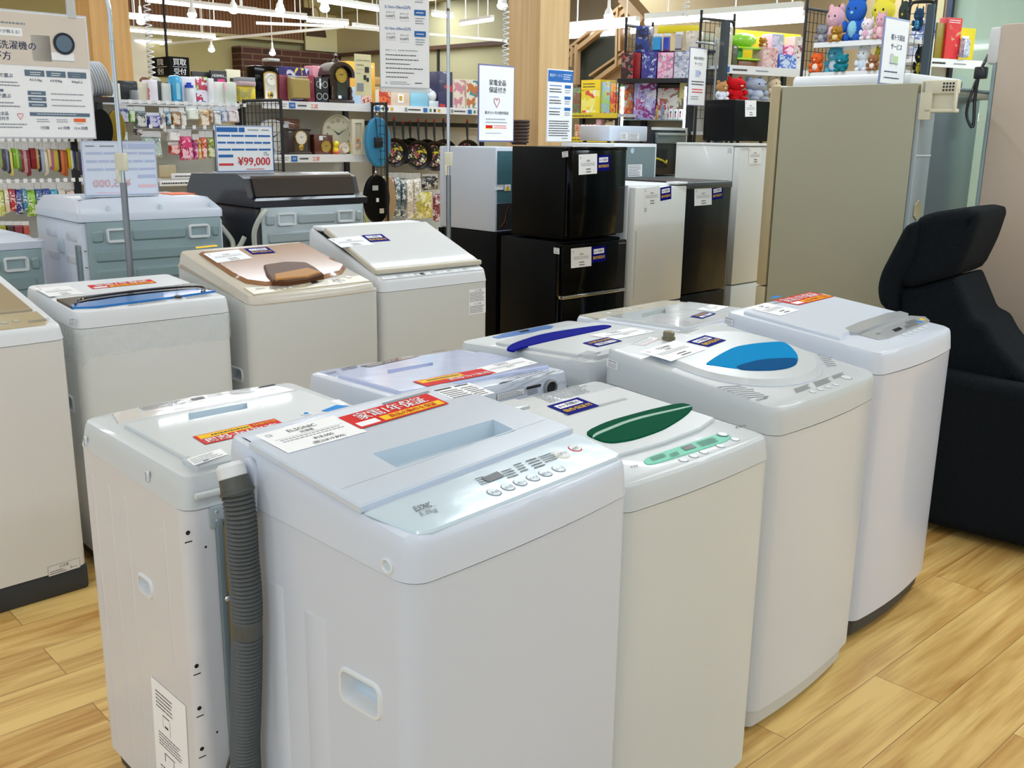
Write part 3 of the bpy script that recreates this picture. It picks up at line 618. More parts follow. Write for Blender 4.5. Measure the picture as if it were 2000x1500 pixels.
# rear face hardware
def fpt(px, py): return w.side(px, py, 'F')
def fdot(mb, px, py, r, mt, off=.0008, squash=1):
    c = fpt(px, py); mb.add([(c.x + r * math.cos(a), -off, c.z + r * squash * math.sin(a)) for a in [2 * math.pi * i / 14 for i in range(14)]], [tuple(range(14))], mt)
XS = lambda x, y: (150 + x * .3667, 950 + y * .3667)
for x, y, r in ((591, 247, .0045), (637, 956, .0045), (652, 1181, .0045), (666, 1397, .0045), (686, 322, .0025), (746, 1308, .0022)): mb = MB(); fdot(mb, *XS(x, y), r, 'rubber'); mb.build('screw_hole', w.root, smooth=0, label='black screw hole in the rear wall')
for x, y in ((594, 297), (640, 1001), (656, 1224), (668, 1441)):
    c = fpt(*XS(x, y)); mb = MB(); mb.quad(c - Vector((.0075, .0009, .0006)), Vector((.015, 0, .0)), Vector((0, 0, .0025)), 0, 0, 1, 1, 'rubber'); mb.build('rear_slot', w.root, smooth=0, label='black slot in the rear wall')
mb = MB(); c0 = fpt(*XS(700, 105)); mb.box(c0.x, -.006, c0.z - .045, c0.x + .09, .0, c0.z - .002, 'steel_galv', .002)
for k in range(4): mb.lathe([(.004, 0), (.003, .003)], 'steel_dark', 8, (0, 0, 0)) if 0 else mb.ball((c0.x + .014 + .022 * (k % 2), -.006, c0.z - .013 - .018 * (k // 2)), (.004, .002, .004), 'chrome', 8, 5)
mb.build('corner_bracket', w.root)
mb = MB(); xa = fpt(*XS(745, 400)).x
mb.box(xa, -.012, .08, xa + .012, 0, .775, 'steel_dark', .002); mb.box(xa + .012, -.006, .08, xa + .022, 0, .775, mat('yellow_foam', 'B79B55', .7)); mb.box(xa + .022, -.02, .08, xa + .036, 0, .775, 'steel_dark', .003)
for x, y in ((770, 590), (805, 1295)): c = fpt(*XS(x, y)); mb.ball((xa + .012, -.014, c.z), (.007, .005, .007), 'chrome', 10, 6)
mb.build('rear_panel_edge', w.root)
mb = MB(); mb.box(xa + .04, -.004, .08, w.w - .03, .0, .77, 'steel_galv', .002); mb.build('rear_panel', w.root)
mb = MB(); mb.box(fpt(*XS(620, 60)).x, -.012, fpt(*XS(620, 70)).z, w.w - .04, .0, fpt(*XS(620, 70)).z + .012, 'white_warm', .004); mb.build('cover_lip', w.root)
mb = MB(); A_ = fpt(*XS(845, 1190)); B_ = fpt(*XS(780, 1500)); mb.tube([(A_.x, -.01, A_.z), (A_.x - .006, -.012, (A_.z * .6 + B_.z * .4)), (B_.x, -.012, B_.z), (B_.x - .01, -.012, .05)], .003, 'hose_dark', 8); mb.build('power_cord', w.root)
O, ex, ey = w.sfr(XS(395, 1008), XS(580, 1170), XS(430, 1560), 'L'); mb = MB(); pen(mb, O, ex, ey, [('r', 0, 0, 1, 1, 'paper'), ('l', .12, .08, .7, .25, 5, 'ink'), ('r', .3, .28, .5, .29, 'ink'), ('r', .3, .28, .31, .4, 'ink'), ('r', .5, .3, .51, .44, 'ink'), ('r', .35, .37, .45, .39, 'ink'), ('l', .15, .46, .85, .6, 5, 'ink'), ('r', .3, .64, .6, .65, 'ink'), ('r', .3, .64, .32, .72, 'ink'), ('r', .55, .66, .57, .75, 'ink'), ('l', .15, .78, .85, .97, 5, 'ink')], 0); mb.build('installation_label', w.root, smooth=0)
for px, py in ((289, 931), (168, 862)):
    mb = MB(); c = w.side(px, py, 'L'); q = rrect(c.y - .005, c.z - .011, c.y + .005, c.z + .011, .0045, 4); mb.loft([[(.001, a, b) for a, b in q], [(-.003, a, b) for a, b in q], [(-.0035, a, b) for a, b in inset(q, .001)]], 'white_plain'); mb.poly(inset(q, .001), [], lambda a, b: (-.002, a, b), 'recess'); mb.build('cover_slot', w.root)
mb = MB()
for y0 in (.09, .27, .35, .44):
    q = rrect(y0, .44 if y0 == .09 else .1, y0 + .012, .76, .005, 3); mb.loft([[(.001, a, b) for a, b in q], [(-.0010, a, b) for a, b in inset(q, .003)]], MATS['white_l0']); mb.poly(inset(q, .003), [], lambda a, b: (-.0010, a, b), MATS['white_l0'])
mb.build('pressed_rib', w.root, smooth=60)

# M1..M3: rear row -------------------------------------------------------
def rear_row(label, args, white, cut=()):
    return Washer('washing_machine', label, None, *args, white, 'white_cabinet', base='dark_base', cut=cut)
XF = lambda x, y: (450 + x / 3, 350 + y / 3)
w = rear_row('bluish white washing machine with red sticker and dark display strip directly behind the nearest one', (-.251, 2.228, 39.84, .536, .488, .06, .80, .81, .877, .852), 'white_panel', [([XF(920, 1118), XF(1185, 1072), XF(1188, 1090), XF(925, 1140)], .010)])
XF = lambda x, y: (450 + x / 3, 350 + y / 3)
H = .010
mb = MB(); mb.slab([(.03, .06), (w.w - .03, .06), (w.w - .03, .36), (.03, .36)], w.zx, H, mat('film_blue', 'C3CDF0', .15, coat=.4, bump=.1, bscale=16), [w.poly([XF(920, 1118), XF(1185, 1072), XF(1188, 1090), XF(925, 1140)], H)], .016, mat('recess_blue', 'AEB9E0', .3)); mb.build('lid', w.root)
mb = MB(); mb.slab([(.03, .375), (w.w - .03, .375), (w.w - .03, .465), (.03, .465)], w.zx, .003, MATS['film_blue'] if 'film_blue' in MATS else 'white_panel'); mb.poly(w.poly([XF(757, 1098), XF(1035, 1036), XF(1110, 1038), XF(815, 1102)], .003), [], lambda x, y: (x, y, w.z(y) + .004), mat('display_brown', '3A2E2C', .15, coat=1))
for a, b, c in (((550, 1140), (620, 1125), (560, 1148)), ((640, 1110), (740, 1090), (660, 1125)), ((1180, 1010), (1260, 1000), (1190, 1016))):
    O, ex, ey = w.fr(XF(*a), XF(*b), XF(*c), .003); pen(mb, O, ex, ey, fine(2, 'ink'), .001)
mb.build('control_panel', w.root)
w.sticker('warranty_sticker', (1270 / 3 + 450, 1216 / 3 + 350), XF(1085, 1207), XF(1560, 1137), [('r', 0, 0, 1, .45, 'sticker_red')], H, .0) if 0 else None
O_ = [XF(1560, 1137), XF(1240, 1200), XF(1468, 1112)]
w.sticker('warranty_sticker', O_[0], O_[1], O_[2], [('r', 0, 0, 1.25, 1, 'sticker_red'), ('r', .45, .5, 1.2, .92, 'sticker_yellow'), ('t', .04, .1, .8, .5, '家電1年保証', 'paper', .02), ('l', .5, .55, 1.15, .9, 1, 'ink')], H, .0014)
w.sticker('price_label', X3(575, 455), X3(320, 520), X3(480, 425), price_sp(), H, .001)
w.sticker('energy_label', X3(720, 500), X3(480, 570), X3(480, 500), [('l', 0, 0, 1, 1, 7, 'ink_grey'), ('r', .5, .5, .95, .56, 'ink')], 0, .001)
O, ex, ey = w.sfr(X3(345, 628), X3(500, 590), X3(345, 665), 'F'); mb = MB(); pen(mb, O, ex, ey, [('r', 0, 0, 1, 1, 'ink'), ('r', .01, .04, .99, .96, 'paper'), ('l', .05, .15, .95, .9, 4, 'ink')], 0)
O, ex, ey = w.sfr(X3(510, 588), X3(590, 570), X3(510, 640), 'F'); pen(mb, O, ex, ey, [('r', 0, 0, 1, .3, 'ink'), ('l', .05, .4, .95, .95, 3, 'ink')], 0); mb.build('rating_label', w.root, smooth=0)
mb = MB(); c = w.side(*X3(640, 590), 'F'); mb.T = Matrix.Translation(c) @ Matrix.Rotation(R(90), 4, 'X'); mb.lathe([(.022, -.002), (.022, .006), (.017, .008), (.017, .002)], mat('ring_grey', '9BA0A4', .3, metal=.5), 20); mb.lathe([(.017, .001), (.016, .003)], 'rubber', 20); mb.build('hose_outlet', w.root)

w = rear_row('white washing machine with navy blue crescent lid window and light blue control strip', (.216, 2.605, 47.2, .535, .53, .06, .81, .81, .890, .870), 'white_warm')
mb = MB(); mb.slab([(.03, .08), (w.w - .03, .08), (w.w - .03, .39), (.27, .42), (.03, .39)], w.zx, H, 'white_warm'); mb.build('lid', w.root)
mb = MB(); mb.slab(soft(w.poly([X3(*p) for p in ((392, 380), (430, 347), (600, 292), (930, 243), (992, 249), (955, 265), (640, 332), (450, 378), (440, 391))], H)), w.zx, H + .0025, 'blue_glass', ch=.001, base=H - .003); mb.build('lid_window', w.root)
mb = MB(); mb.slab(w.poly([X3(*p) for p in ((318, 308), (400, 285), (620, 243), (662, 246), (645, 262), (430, 302), (350, 315))], .002), w.zx, .002, 'blue_band', ch=.001); mb.poly(w.poly([X3(465, 278), X3(515, 268), X3(530, 274), X3(480, 284)], .002), [], lambda x, y: (x, y, w.z(y) + .003), 'display'); mb.build('control_panel', w.root)
w.sticker('warranty_sticker', X3(1045, 333), X3(905, 367), X3(960, 312), NAVY_ST, H, .0014)
w.sticker('price_label', X3(1230, 280), X3(1000, 325), X3(1090, 258), price_sp(), H, .001)
mb = MB(); mb.slab([(.04, .015), (w.w - .04, .015), (w.w - .04, .07), (.04, .07)], w.zx, .02, 'white_warm', ch=.01); mb.build('rear_ledge', w.root)
w.sticker('energy_label', X3(930, 385), X3(720, 430), X3(880, 430), [('l', 0, 0, 1, 1, 5, 'ink_grey')], .02, .001)

w = rear_row('white washing machine with beige control strip, farthest machine of the rear row', (.580, 3.019, 44.9, .538, .53, .06, .81, .81, .890, .876), 'white_cool', [([X3(1150, 180), X3(1285, 150), X3(1290, 175), X3(1155, 205)], .010)])
mb = MB(); mb.slab([(.03, .08), (w.w - .03, .08), (w.w - .03, .40), (.03, .40)], w.zx, H, MATS['film_gloss'], [w.poly([X3(1150, 180), X3(1285, 150), X3(1290, 175), X3(1155, 205)], H)], .012, mat('recess_green', 'B7C2C2', .3)); mb.build('lid', w.root)
mb = MB(); mb.slab([(.01, .42), (w.w - .01, .42), (w.w - .02, .515), (.02, .515)], w.zx, .003, 'gold_beige_dark')
cp = mb.build('control_panel', w.root)
for i in range(4): mb = MB(); ringdisc(mb, w, (.12 + i * .06, .465), .010, .003, 'gold_beige' if i % 2 else 'white_plain'); mb.build('button', cp)
w.sticker('warranty_sticker', X3(1568, 180), X3(1490, 208), X3(1500, 170), NAVY_ST, H, .0014)
w.sticker('price_label', X3(1640, 140), X3(1560, 170), X3(1540, 128), price_sp(), H, .001)
# p3 start
# ---------------------------------------------------------------- left aisle: washing machines A1-A4
XE = lambda x, y: (x / 3, 350 + y / 3)
w = Washer('washing_machine', 'white washing machine with gold beige glass lid, at the left edge of the photo', None,
           -1.794, 2.631, 45, .56, .56, .085, .846, .89, .888, 1.0, 'white_plain', mat('white_a1', 'DCDBD9', .33, coat=.25), bow=0)
mb = MB(); mb.box(.0, .004, .0, w.w, w.d, .085, 'dark_base', .01); mb.build('skirting', w.root)
H = .012
mb = MB(); mb.slab([(.04, .15), (w.w - .04, .15), (w.w - .04, .5), (.04, .5)], w.zx, H, mat('gold_glass', 'A5977C', .12, coat=1), ch=.006); mb.build('lid', w.root)
mb = MB(); mb.slab([(.05, .022), (w.w - .05, .022), (w.w - .03, .05), (w.w - .03, .14), (.03, .14), (.03, .05)], w.zx, .004, mat('gold_panel', 'B5A888', .25, coat=.6))
O, ex, ey = w.fr(XE(160, 830), XE(295, 812), XE(165, 845), .004); pen(mb, O, ex, ey, fine(2, 'ink_grey'), .001)
cp = mb.build('control_panel', w.root)
for x, y in ((25, 842), (95, 832)): mb = MB(); ringdisc(mb, w, w.deck(*XE(x, y), .004), .012, .004, 'gold_panel' if 0 else 'gold_beige_dark', 'ink_grey'); mb.build('button', cp)
O, ex, ey = w.sfr((93, 1108), (155, 1089), (95, 1127), 'F'); mb = MB(); pen(mb, O, ex, ey, [('r', 0, 0, 1, 1, 'ink_grey'), ('r', .01, .03, .99, .97, 'white_a1'), ('t', .35, .1, .65, .4, '△注意', 'ink'), ('l', .05, .5, .6, .9, 2, 'ink'), ('r', .7, .5, .72, .8, 'ink'), ('r', .7, .7, .92, .74, 'ink'), ('r', .9, .4, .93, .7, 'ink')], 0); mb.build('warning_label', w.root, smooth=0)

w = Washer('washing_machine', 'white washing machine with black and blue lid band, its body wrapped in clear film', None,
           -1.419, 3.152, 42.47, .545, .515, .06, .851, .86, .906, .935, 'white_plain', mat('white_a2', 'DDE1E2', .33, coat=.25), bow=.004, pockets=[('L', .1, .2, .55, .6)])
H = .004
mb = MB(); mb.slab([(.02, .16), (w.w - .02, .16), (w.w - .03, .48), (.03, .48)], w.zx, H, 'white_plain'); mb.build('lid', w.root)
mb = MB(); a = w.clampi(w.poly([XE(*p) for p in ((300, 705), (1150, 605), (1215, 632), (1262, 652), (800, 690), (410, 752), (350, 728))], H + .002), .012); mb.slab(a, w.zx, H + .002, mat('navy_glass', '0A1020', .15, coat=.35, spec=.4), ch=.001)
b = w.clampi(w.poly([XE(*p) for p in ((400, 752), (410, 735), (700, 690), (1150, 640), (1262, 652), (1000, 690), (560, 745))], H + .003), .012); mb.slab(b, w.zx, H + .0035, mat('blue_glass_light', '1B76C0', .2, coat=.3), ch=.001)
lp = [Vector((*w.deck(*XE(*p), H + .01), 0)) for p in ((440, 728), (470, 700), (640, 672), (900, 642), (1140, 625), (1200, 638), (1180, 655))]
for q in lp: q.z = w.z(q.y) + H + .008
mb.tube(catmull(lp, 5), .0035, MATS['navy_glass'], 8); mb.build('lid_band', w.root, label='black and blue glossy band with raised rim')
for a, b, c in (((560, 745), (700, 725), (570, 762)), ((740, 725), (1000, 692), (750, 748)), ((1080, 690), (1250, 668), (1090, 706))):
    O, ex, ey = w.fr(XE(*a), XE(*b), XE(*c)); mb = MB(); pen(mb, O, ex, ey, fine(3, 'ink_grey'), .001)
    mb.build('control_print', w.root, smooth=0)
mb = MB(); disc(mb, w, w.deck(*XE(1045, 700)), .016, 'silver_grey', 0, .004); disc(mb, w, w.deck(*XE(1045, 700)), .013, 'ink', .004, .006); mb.build('knob', w.root)
w.sticker('warranty_sticker', XE(510, 624), XE(880, 588), XE(545, 645), RED_ST, H, .0012)
w.sticker('price_label', XE(200, 640), XE(400, 625), XE(290, 690), price_sp('', '洗濯機'), H, .001)
O, ex, ey = w.sfr(XE(402, 815), XE(442, 812), XE(402, 862), 'L'); mb = MB(); pen(mb, O, ex, ey, barcode_spec(), 0)
mb.build('barcode_label', w.root, smooth=0)
# clear film around the body
mb = MB(); fm = mat('clear_film', 'EEF4F8', .15, alpha=.34, bump=.9, bscale=32); o = rrect(-.004, -.004, w.w + .004, w.d + .004, .037, 5)
k = lambda i, hi: (.012 * math.sin(i * 1.7) + (.008 * math.sin(i * .9)))
mb.loft([[(x, y, .735 + .02 * x / w.w + k(i, 0)) for i, (x, y) in enumerate(o)], [(x, y, .847) for x, y in o]], fm); mb.build('plastic_wrap', w.root, smooth=60)

w = Washer('washing_machine', 'cream washing machine with curved brown glass lid and gold trim', None,
           -.962, 3.566, 45.94, .599, .550, .06, .868, .96, .894, 1.025, 'gold_beige', 'white_cream', bow=.02, pockets=[('L', .08, .17, .565, .61)], taper=.012, rimr=.02)
H = .014
lid = [(388, 490), (470, 483), (593, 472), (635, 490), (668, 507), (676, 517), (668, 529), (630, 539), (560, 549), (520, 552), (480, 547), (450, 532), (420, 512)]
mb = MB(); mb.slab(w.clampi(w.poly(lid, H), .03), w.zx, H, 'brown_glass', ch=.012); lo = mb.build('lid', w.root)
mb = MB(); a = w.poly([(515, 512), (555, 506), (597, 507), (616, 517), (632, 529), (600, 538), (560, 544), (533, 543), (520, 528)], H + .02); mb.slab(a, w.zx, H + .012, 'brown_dark', ch=.006); mb.slab(w.poly([(535, 532), (600, 520), (628, 528), (600, 537), (538, 543)], H + .02), w.zx, H + .016, 'amber', ch=.004); mb.build('lid_handle', w.root, label='amber tinted grip on the lid')
mb = MB(); mb.slab([(.03, .02), (w.w - .03, .02), (w.w - .03, .09), (w.w * .5, .065), (.03, .09)], w.zx, .004, mat('beige_panel', 'C9BFA6', .3, coat=.3))
mb.poly(w.poly([XF(465, 602), XF(505, 597), XF(522, 608), XF(480, 614)], .004), [], lambda x, y: (x, y, w.z(y) + .006), 'display')
mb.slab(w.poly([XF(435, 605), XF(560, 585), XF(580, 615), XF(450, 628)], .004), w.zx, .0045, 'gold_beige_dark', ch=.0005)
for a, b, c in (((220, 630), (420, 605), (230, 650)), ((590, 580), (650, 575), (600, 605))): O, ex, ey = w.fr(XF(*a), XF(*b), XF(*c), .004); pen(mb, O, ex, ey, fine(3), .001)
O, ex, ey = w.fr(XF(145, 640), XF(200, 632), XF(147, 650), .004); mb.text(O, ex, ey, 0, 0, 1, 1, 'AQUA', 'ink_grey', .001)
cp = mb.build('control_panel', w.root)
for x, y in ((285, 648), (318, 642), (352, 636), (405, 608), (607, 588), (622, 600), (645, 603), (665, 590), (690, 573)): mb = MB(); ringdisc(mb, w, w.deck(*XF(x, y), .004), .008 if x < 690 else .014, .004, 'white_plain' if x < 690 else 'brown_glass', 'gold_beige_dark'); mb.build('button', cp)
w.sticker('warranty_sticker', XF(80, 408), XF(215, 398), XF(130, 442), NAVY_ST, H, .0012)
w.sticker('price_label', XE(1190, 438), XE(1395, 412), XE(1275, 492), price_sp(), H, .001)
w.sticker('energy_sticker', XE(1145, 398), XE(1270, 385), XE(1150, 408), [('r', 0, 0, 1, 1, 'sticker_yellow')], 0, .0012)

w = Washer('washing_machine', 'white washer dryer with wide white glass lid edged in beige', None,
           -.545, 4.03, 42.45, .588, .578, .05, .847, .86, .893, 1.067, 'white_plain', 'white_cream', bow=0, taper=.008, yk=.47)
H = .022
lid = w.clampi(w.poly([(622, 464), (835, 446), (943, 510), (740, 538)], H), .012)
lid = [(-.0 + .012, .055), (w.w - .012, .055), (w.w - .012, .445), (.012, .445)]
mb = MB(); mb.slab(lid, w.zx, H, mat('beige_edge', 'CFC8B6', .35), ch=.004); mb.slab(inset(lid, .006), w.zx, H + .002, mat('white_glass', 'E6EAEE', .08, coat=1), ch=.001); mb.build('lid', w.root)
mb = MB(); mb.box(.01, .036, w.z(.05) + .004, w.w - .01, .056, w.z(.05) + H + .004, 'beige_edge', .006); mb.build('lid_grip', w.root)
mb = MB(); mb.box(.02, .47, w.t1 - .01, w.w - .02, w.d - .02, w.t1 + .012, 'white_plain', .008); 
for a, b, c in (((690, 290), (840, 265), (720, 305)), ((850, 268), (1010, 250), (880, 300))):
    pass
mb.build('rear_cover', w.root)
mb = MB(); mb.slab([(.02, .012), (w.w - .02, .012), (w.w - .02, .034), (.02, .034)], w.zx, .002, 'white_plain', ch=.0005)
cp = mb.build('control_strip', w.root)
for i in range(14): mb = MB(); mb.slab([(.1 + i * .03, .014), (.122 + i * .03, .014), (.122 + i * .03, .030), (.1 + i * .03, .030)], w.zx, .004, 'display' if i == 4 else 'silver_grey' if i % 3 == 0 else 'white_plain', ch=.001, base=.0015); mb.build('button', cp)
w.sticker('warranty_sticker', XF(766, 330), XF(885, 322), XF(820, 370), NAVY_ST, H + .002, .0012)
w.sticker('price_label', XF(570, 350), XF(760, 333), XF(650, 402), price_sp(), H + .002, .001)
O, ex, ey = w.sfr(XF(1397, 648), XF(1495, 636), XF(1398, 795), 'F'); mb = MB(); pen(mb, O, ex, ey, [('r', 0, 0, 1, 1, 'paper'), ('t', .35, .02, .75, .1, '△ご注意', 'ink'), ('l', .05, .12, .95, .5, 7, 'ink'), ('t', .3, .55, .75, .63, '△ご注意', 'ink'), ('l', .05, .66, .95, .96, 5, 'ink')], 0); mb.build('caution_label', w.root, smooth=0)

# ---------------------------------------------------------------- drum washers behind, rears facing the camera
def drum(label, x, y, yaw, wd, d, s, t, white, steel, rib=1):
    r = thing('drum_washing_machine', label, 'washing machine', (x, y, 0), yaw)
    M = frame_at((x, y, 0), yaw)
    mb = MB(); mb.box(.0, .006, 0.02, wd, d, s, white, .02); mb.build('cabinet', r)
    mb = MB(); o = rrect(-.004, -.002, wd + .004, d, .03, 4)
    sl = lambda ins, z, f=0: [(a, b + (.0 if b > d * .5 else f), z) for a, b in inset(o, ins)]
    mb.loft([sl(0, s), sl(0, s + .03), sl(.006, s + (t - s) * .45), sl(.03, t - .012, .05), sl(.042, t, .06)], white, 1, 1); mb.build('top_cover', r)
    mb = MB(); mb.box(.025, -.008, .05, wd - .02, .004, s - .002, steel, .004); P = mb.build('rear_panel', r)
    n = 4
    for i in range(n):
        z1 = s - .035 - i * .085
        if i == 0: sp = [(.04, .095), (.215, wd - .19), (wd - .07, wd - .03)]
        elif i == 1: sp = [(.05, wd - .05)]
        elif i == 2: sp = [(.05, .2), (.22, wd - .05)]
        else: sp = [(.05, wd * .55), (wd * .6, wd - .05)]
        for a, b in sp:
            mb = MB(); q = rrect(a, z1 - .055, b, z1, .014, 4); mb.loft([[(u, -.007, v) for u, v in q], [(u, -.018, v) for u, v in inset(q, .009)]], steel); mb.poly(inset(q, .009), [], lambda u, v: (u, -.018, v), steel)
            if i == 1: q = rrect(a + .02, z1 - .036, b - .02, z1 - .018, .007, 3); mb.loft([[(u, -.018, v) for u, v in q], [(u, -.010, v) for u, v in inset(q, .004)]], steel); mb.poly(inset(q, .004), [], lambda u, v: (u, -.010, v), 'steel_dark')
            mb.build('pressed_rib', P, smooth=50)
    for a in (.105, wd - .18):
        q = rrect(a, s - .092, a + .10, s - .03, .012, 4); mb = MB()
        mb.loft([[(u, -.008, v) for u, v in q], [(u, -.022, v) for u, v in inset(q, .002)], [(u, -.022, v) for u, v in inset(q, .008)], [(u, -.004, v) for u, v in inset(q, .014)]], 'white_plain'); mb.poly(inset(q, .014), [], lambda u, v: (u, -.005, v), 'recess'); mb.build('carrying_grip', P)
    return r, M
r, M = drum('white drum washing machine with galvanised ribbed rear, two white grips', -1.844, 4.218, 42.0, .655, .594, 1.098, 1.185, 'white_panel', 'steel_blue')
for i, x in enumerate((.13, .36, .6)):
    mb = MB(); q = rrect(x - .006, 1.115, x + .012, 1.165, .006, 3); mb.loft([[(u, .002 + (v - 1.1) * .3, v) for u, v in q], [(u, -.006 + (v - 1.1) * .3, v) for u, v in inset(q, .003)]], 'recess', 0, 1); mb.build('cover_clip', r)
mb = MB(); mb.box(-.012, .015, .3, .001, .05, 1.0, 'steel_dark', .003)
mb.build('corner_rail', r)
for k in range(6): mb = MB(); mb.ball((.012, -.006, .98 - k * .07), (.006, .005, .006), 'chrome', 8, 5); mb.build('screw', r)
mb = MB(); mb.box(-.006, .22, .95, .001, .30, 1.01, 'recess', .004); mb.build('side_grip', r)
for i, (yy, zz) in enumerate(((.1, 1.03), (.12, .93), (.36, .93), (.36, 1.03))):
    mb = MB(); q = rrect(yy - .06, zz - .022, yy + .08, zz + .022, .012, 3); mb.loft([[(.001, a, b) for a, b in q], [(-.004, a, b) for a, b in inset(q, .008)]], 'white_panel'); mb.poly(inset(q, .008), [], lambda a, b: (-.004, a, b), 'white_panel'); mb.build('pressed_rib', r)
mb = MB(); mb.tube(catmull([Vector(p) for p in ((.66, .05, 1.05), (.70, .02, .98), (.69, -.01, .93), (.72, -.02, .96), (.74, -.03, 1.0))], 6), .012, mat('hose_pale', 'B9BFB4', .5), 8); mb.build('inlet_hose', r)
mb = MB(); mb.box(.52, .25, 1.185, .64, .40, 1.189, 'orange', 0); mb.box(.05, .2, 1.184, .16, .34, 1.188, 'paper'); mb.build('top_sticker', r, label='orange sticker on the top')

r, M = drum('dark grey drum washing machine with galvanised rear, price sign on top', -1.223, 4.72, 43.2, .625, .70, 1.135, 1.16, 'charcoal', 'steel_galv')
# dark humped cover: lid block at the rear
mb = MB(); prof = [(-.01, 1.135), (-.012, 1.165), (.06, 1.18), (.09, 1.265), (.16, 1.285), (.64, 1.27), (.70, 1.2), (.70, 1.135)]
mb.loft([[(x, y, z) for y, z in prof] for x in (-.006, .631)], 'charcoal', 1, 1)
prof = [(.05, 1.178), (.082, 1.262), (.10, 1.272), (.10, 1.2)]
mb.loft([[(x, y - .004, z + .003) for y, z in prof] for x in (.03, .6)], mat('smoke_lid', '26242A', .12, coat=1), 1, 1); mb.build('rear_hump', r, smooth=30)
mb = MB(); mb.tube(catmull([Vector(p) for p in ((.04, -.02, 1.12), (.0, -.05, 1.1), (-.03, -.03, 1.02), (-.02, -.02, .9))], 6), .012, 'hose_pale', 8); mb.build('inlet_hose', r)
mb = MB(); mb.tube(catmull([Vector(p) for p in ((.62, .02, 1.08), (.645, .0, 1.0), (.64, -.01, .9), (.66, 0, .8))], 6), .005, mat('cord_lime', 'B5C234', .5), 8); mb.build('earth_wire', r, label='yellow green earth wire')
r, M = drum('white drum washing machine at the left edge behind the film-wrapped one', -2.46, 3.83, 45, .62, .58, .985, 1.035, 'white_panel', 'steel_blue')

# ---------------------------------------------------------------- refrigerators
def fridge(label, x, y, yaw, wd, d, z0, z1, body, door, seams=(), dt=.05, name='refrigerator', handles=(), top=None, cat='refrigerator', group=None):
    r = thing(name, label, cat, (x, y, z0), yaw, group); h = z1 - z0
    mb = MB(); mb.box(0, dt + .004, .0, wd, d, h, body, .004); mb.build('cabinet', r)
    ed = [0.01] + [s - z0 for s in seams] + [h - .006]
    for a, b in zip(ed, ed[1:]):
        mb = MB(); mb.box(.001, 0, a + .004, wd - .001, dt, b - .004, door, .006); D = mb.build('door', r)
        for hx, kind in handles:
            if kind == 'slot' and b - a > .3: mb = MB(); mb.box(hx, -.002, a + .05, hx + .012, .0, b - .25, 'recess', 0); mb.build('handle', D)
    if top: mb = MB(); mb.box(-.003, -.004, h - .006, wd + .003, d, h + .012, top, .004); mb.build('worktop', r)
    M = frame_at((x, y, z0), yaw); return r, M
def face(M, px, py, y=0, x=None):
    I = M.inverted(); d = I.to_3x3() @ ray(px, py); o = I @ CO
    t = (y - o.y) / d.y if x is None else (x - o.x) / d.x
    return o + d * t
def label_on(r, M, name, tl, tr, bl, spec, y=-.0012, lab=None, x=None):
    a, b, c = [face(M, *p, y=y, x=x) for p in (tl, tr, bl)]; mb = MB()
    pen(mb, c, b - a, a - c, spec, .0008); return mb.build(name, r, smooth=0, label=lab)
XG = lambda x, y: (900 + x / 3, 200 + y / 3)
r, M = fridge('small glossy black refrigerator stacked on top of a black two-door one', .309, 5.394, 46.0, .462, .454, .932, 1.424, 'black_plain', 'black_gloss')
label_on(r, M, 'price_label', XG(690, 306), XG(798, 300), XG(690, 425), price_sp('', '冷蔵庫'))
label_on(r, M, 'warranty_sticker', XG(801, 312), XG(872, 307), XG(801, 402), NAVY_ST)
label_on(r, M, 'barcode_label', XG(593, 290), XG(628, 285), XG(595, 323), barcode_spec(), x=-.001)
mb = MB(); mb.box(.0, -.004, .476, .462, .05, .496, 'black_gloss', .005); mb.build('door_cap', r)
r, M = fridge('black two-door refrigerator with chrome strip, carrying a smaller black one', .269, 5.382, 43.28, .528, .504, 0.0, .918, 'black_plain', 'black_gloss', seams=(.612,))
label_on(r, M, 'price_label', XG(645, 857), XG(765, 845), XG(645, 972), price_sp('', '冷蔵庫'))
label_on(r, M, 'warranty_sticker', XG(768, 850), XG(850, 838), XG(768, 940), NAVY_ST)
label_on(r, M, 'barcode_label', XG(545, 850), XG(578, 855), XG(545, 885), barcode_spec(), x=-.001)
mb = MB(); mb.box(0, -.008, .608, .528, .03, .628, 'chrome', .004); mb.build('chrome_strip', r)
a = face(M, *XG(925, 830)); mb = MB(); mb.text(a, Vector((.06, 0, 0)), Vector((0, 0, .012)), 0, 0, 1, 1, 'GrandLine', 'silver_grey', .001); mb.build('maker_name', r, smooth=0)
A3 = atY(1242, 363, 5.72)
r, M = fridge('white two-door refrigerator right of the black pair', A3.x, A3.y, 44, .485, .55, 0, A3.z, 'white_plain', mat('white_fr', 'DFE1E1', .3, coat=.3), seams=(A3.z - .70,), handles=[(.012, 'slot')])
label_on(r, M, 'price_label', XG(1072, 500), XG(1165, 490), XG(1072, 610), price_sp('', '冷蔵庫'))
label_on(r, M, 'warranty_sticker', XG(1169, 500), XG(1233, 488), XG(1169, 578), NAVY_ST)
label_on(r, M, 'barcode_label', XG(1072, 618), XG(1092, 616), XG(1072, 645), barcode_spec())
mb = MB(); mb.box(.38, -.006, A3.z - .002, .485, .08, A3.z + .012, 'white_plain', .004); mb.build('hinge_cover', r)
hx = A3 + Vector((math.cos(R(44)), math.sin(R(44)), 0)) * .51
A4 = atP(1344, 358, hx, V)
r, M = fridge('dark brown refrigerator between two white ones', A4.x, A4.y, 44, .46, .56, 0, A4.z, mat('brown_black', '2B2625', .35), 'black_brown', seams=(A4.z - .68,))
label_on(r, M, 'price_label', XG(1368, 503), XG(1470, 497), XG(1368, 607), price_sp('', '冷蔵庫'))
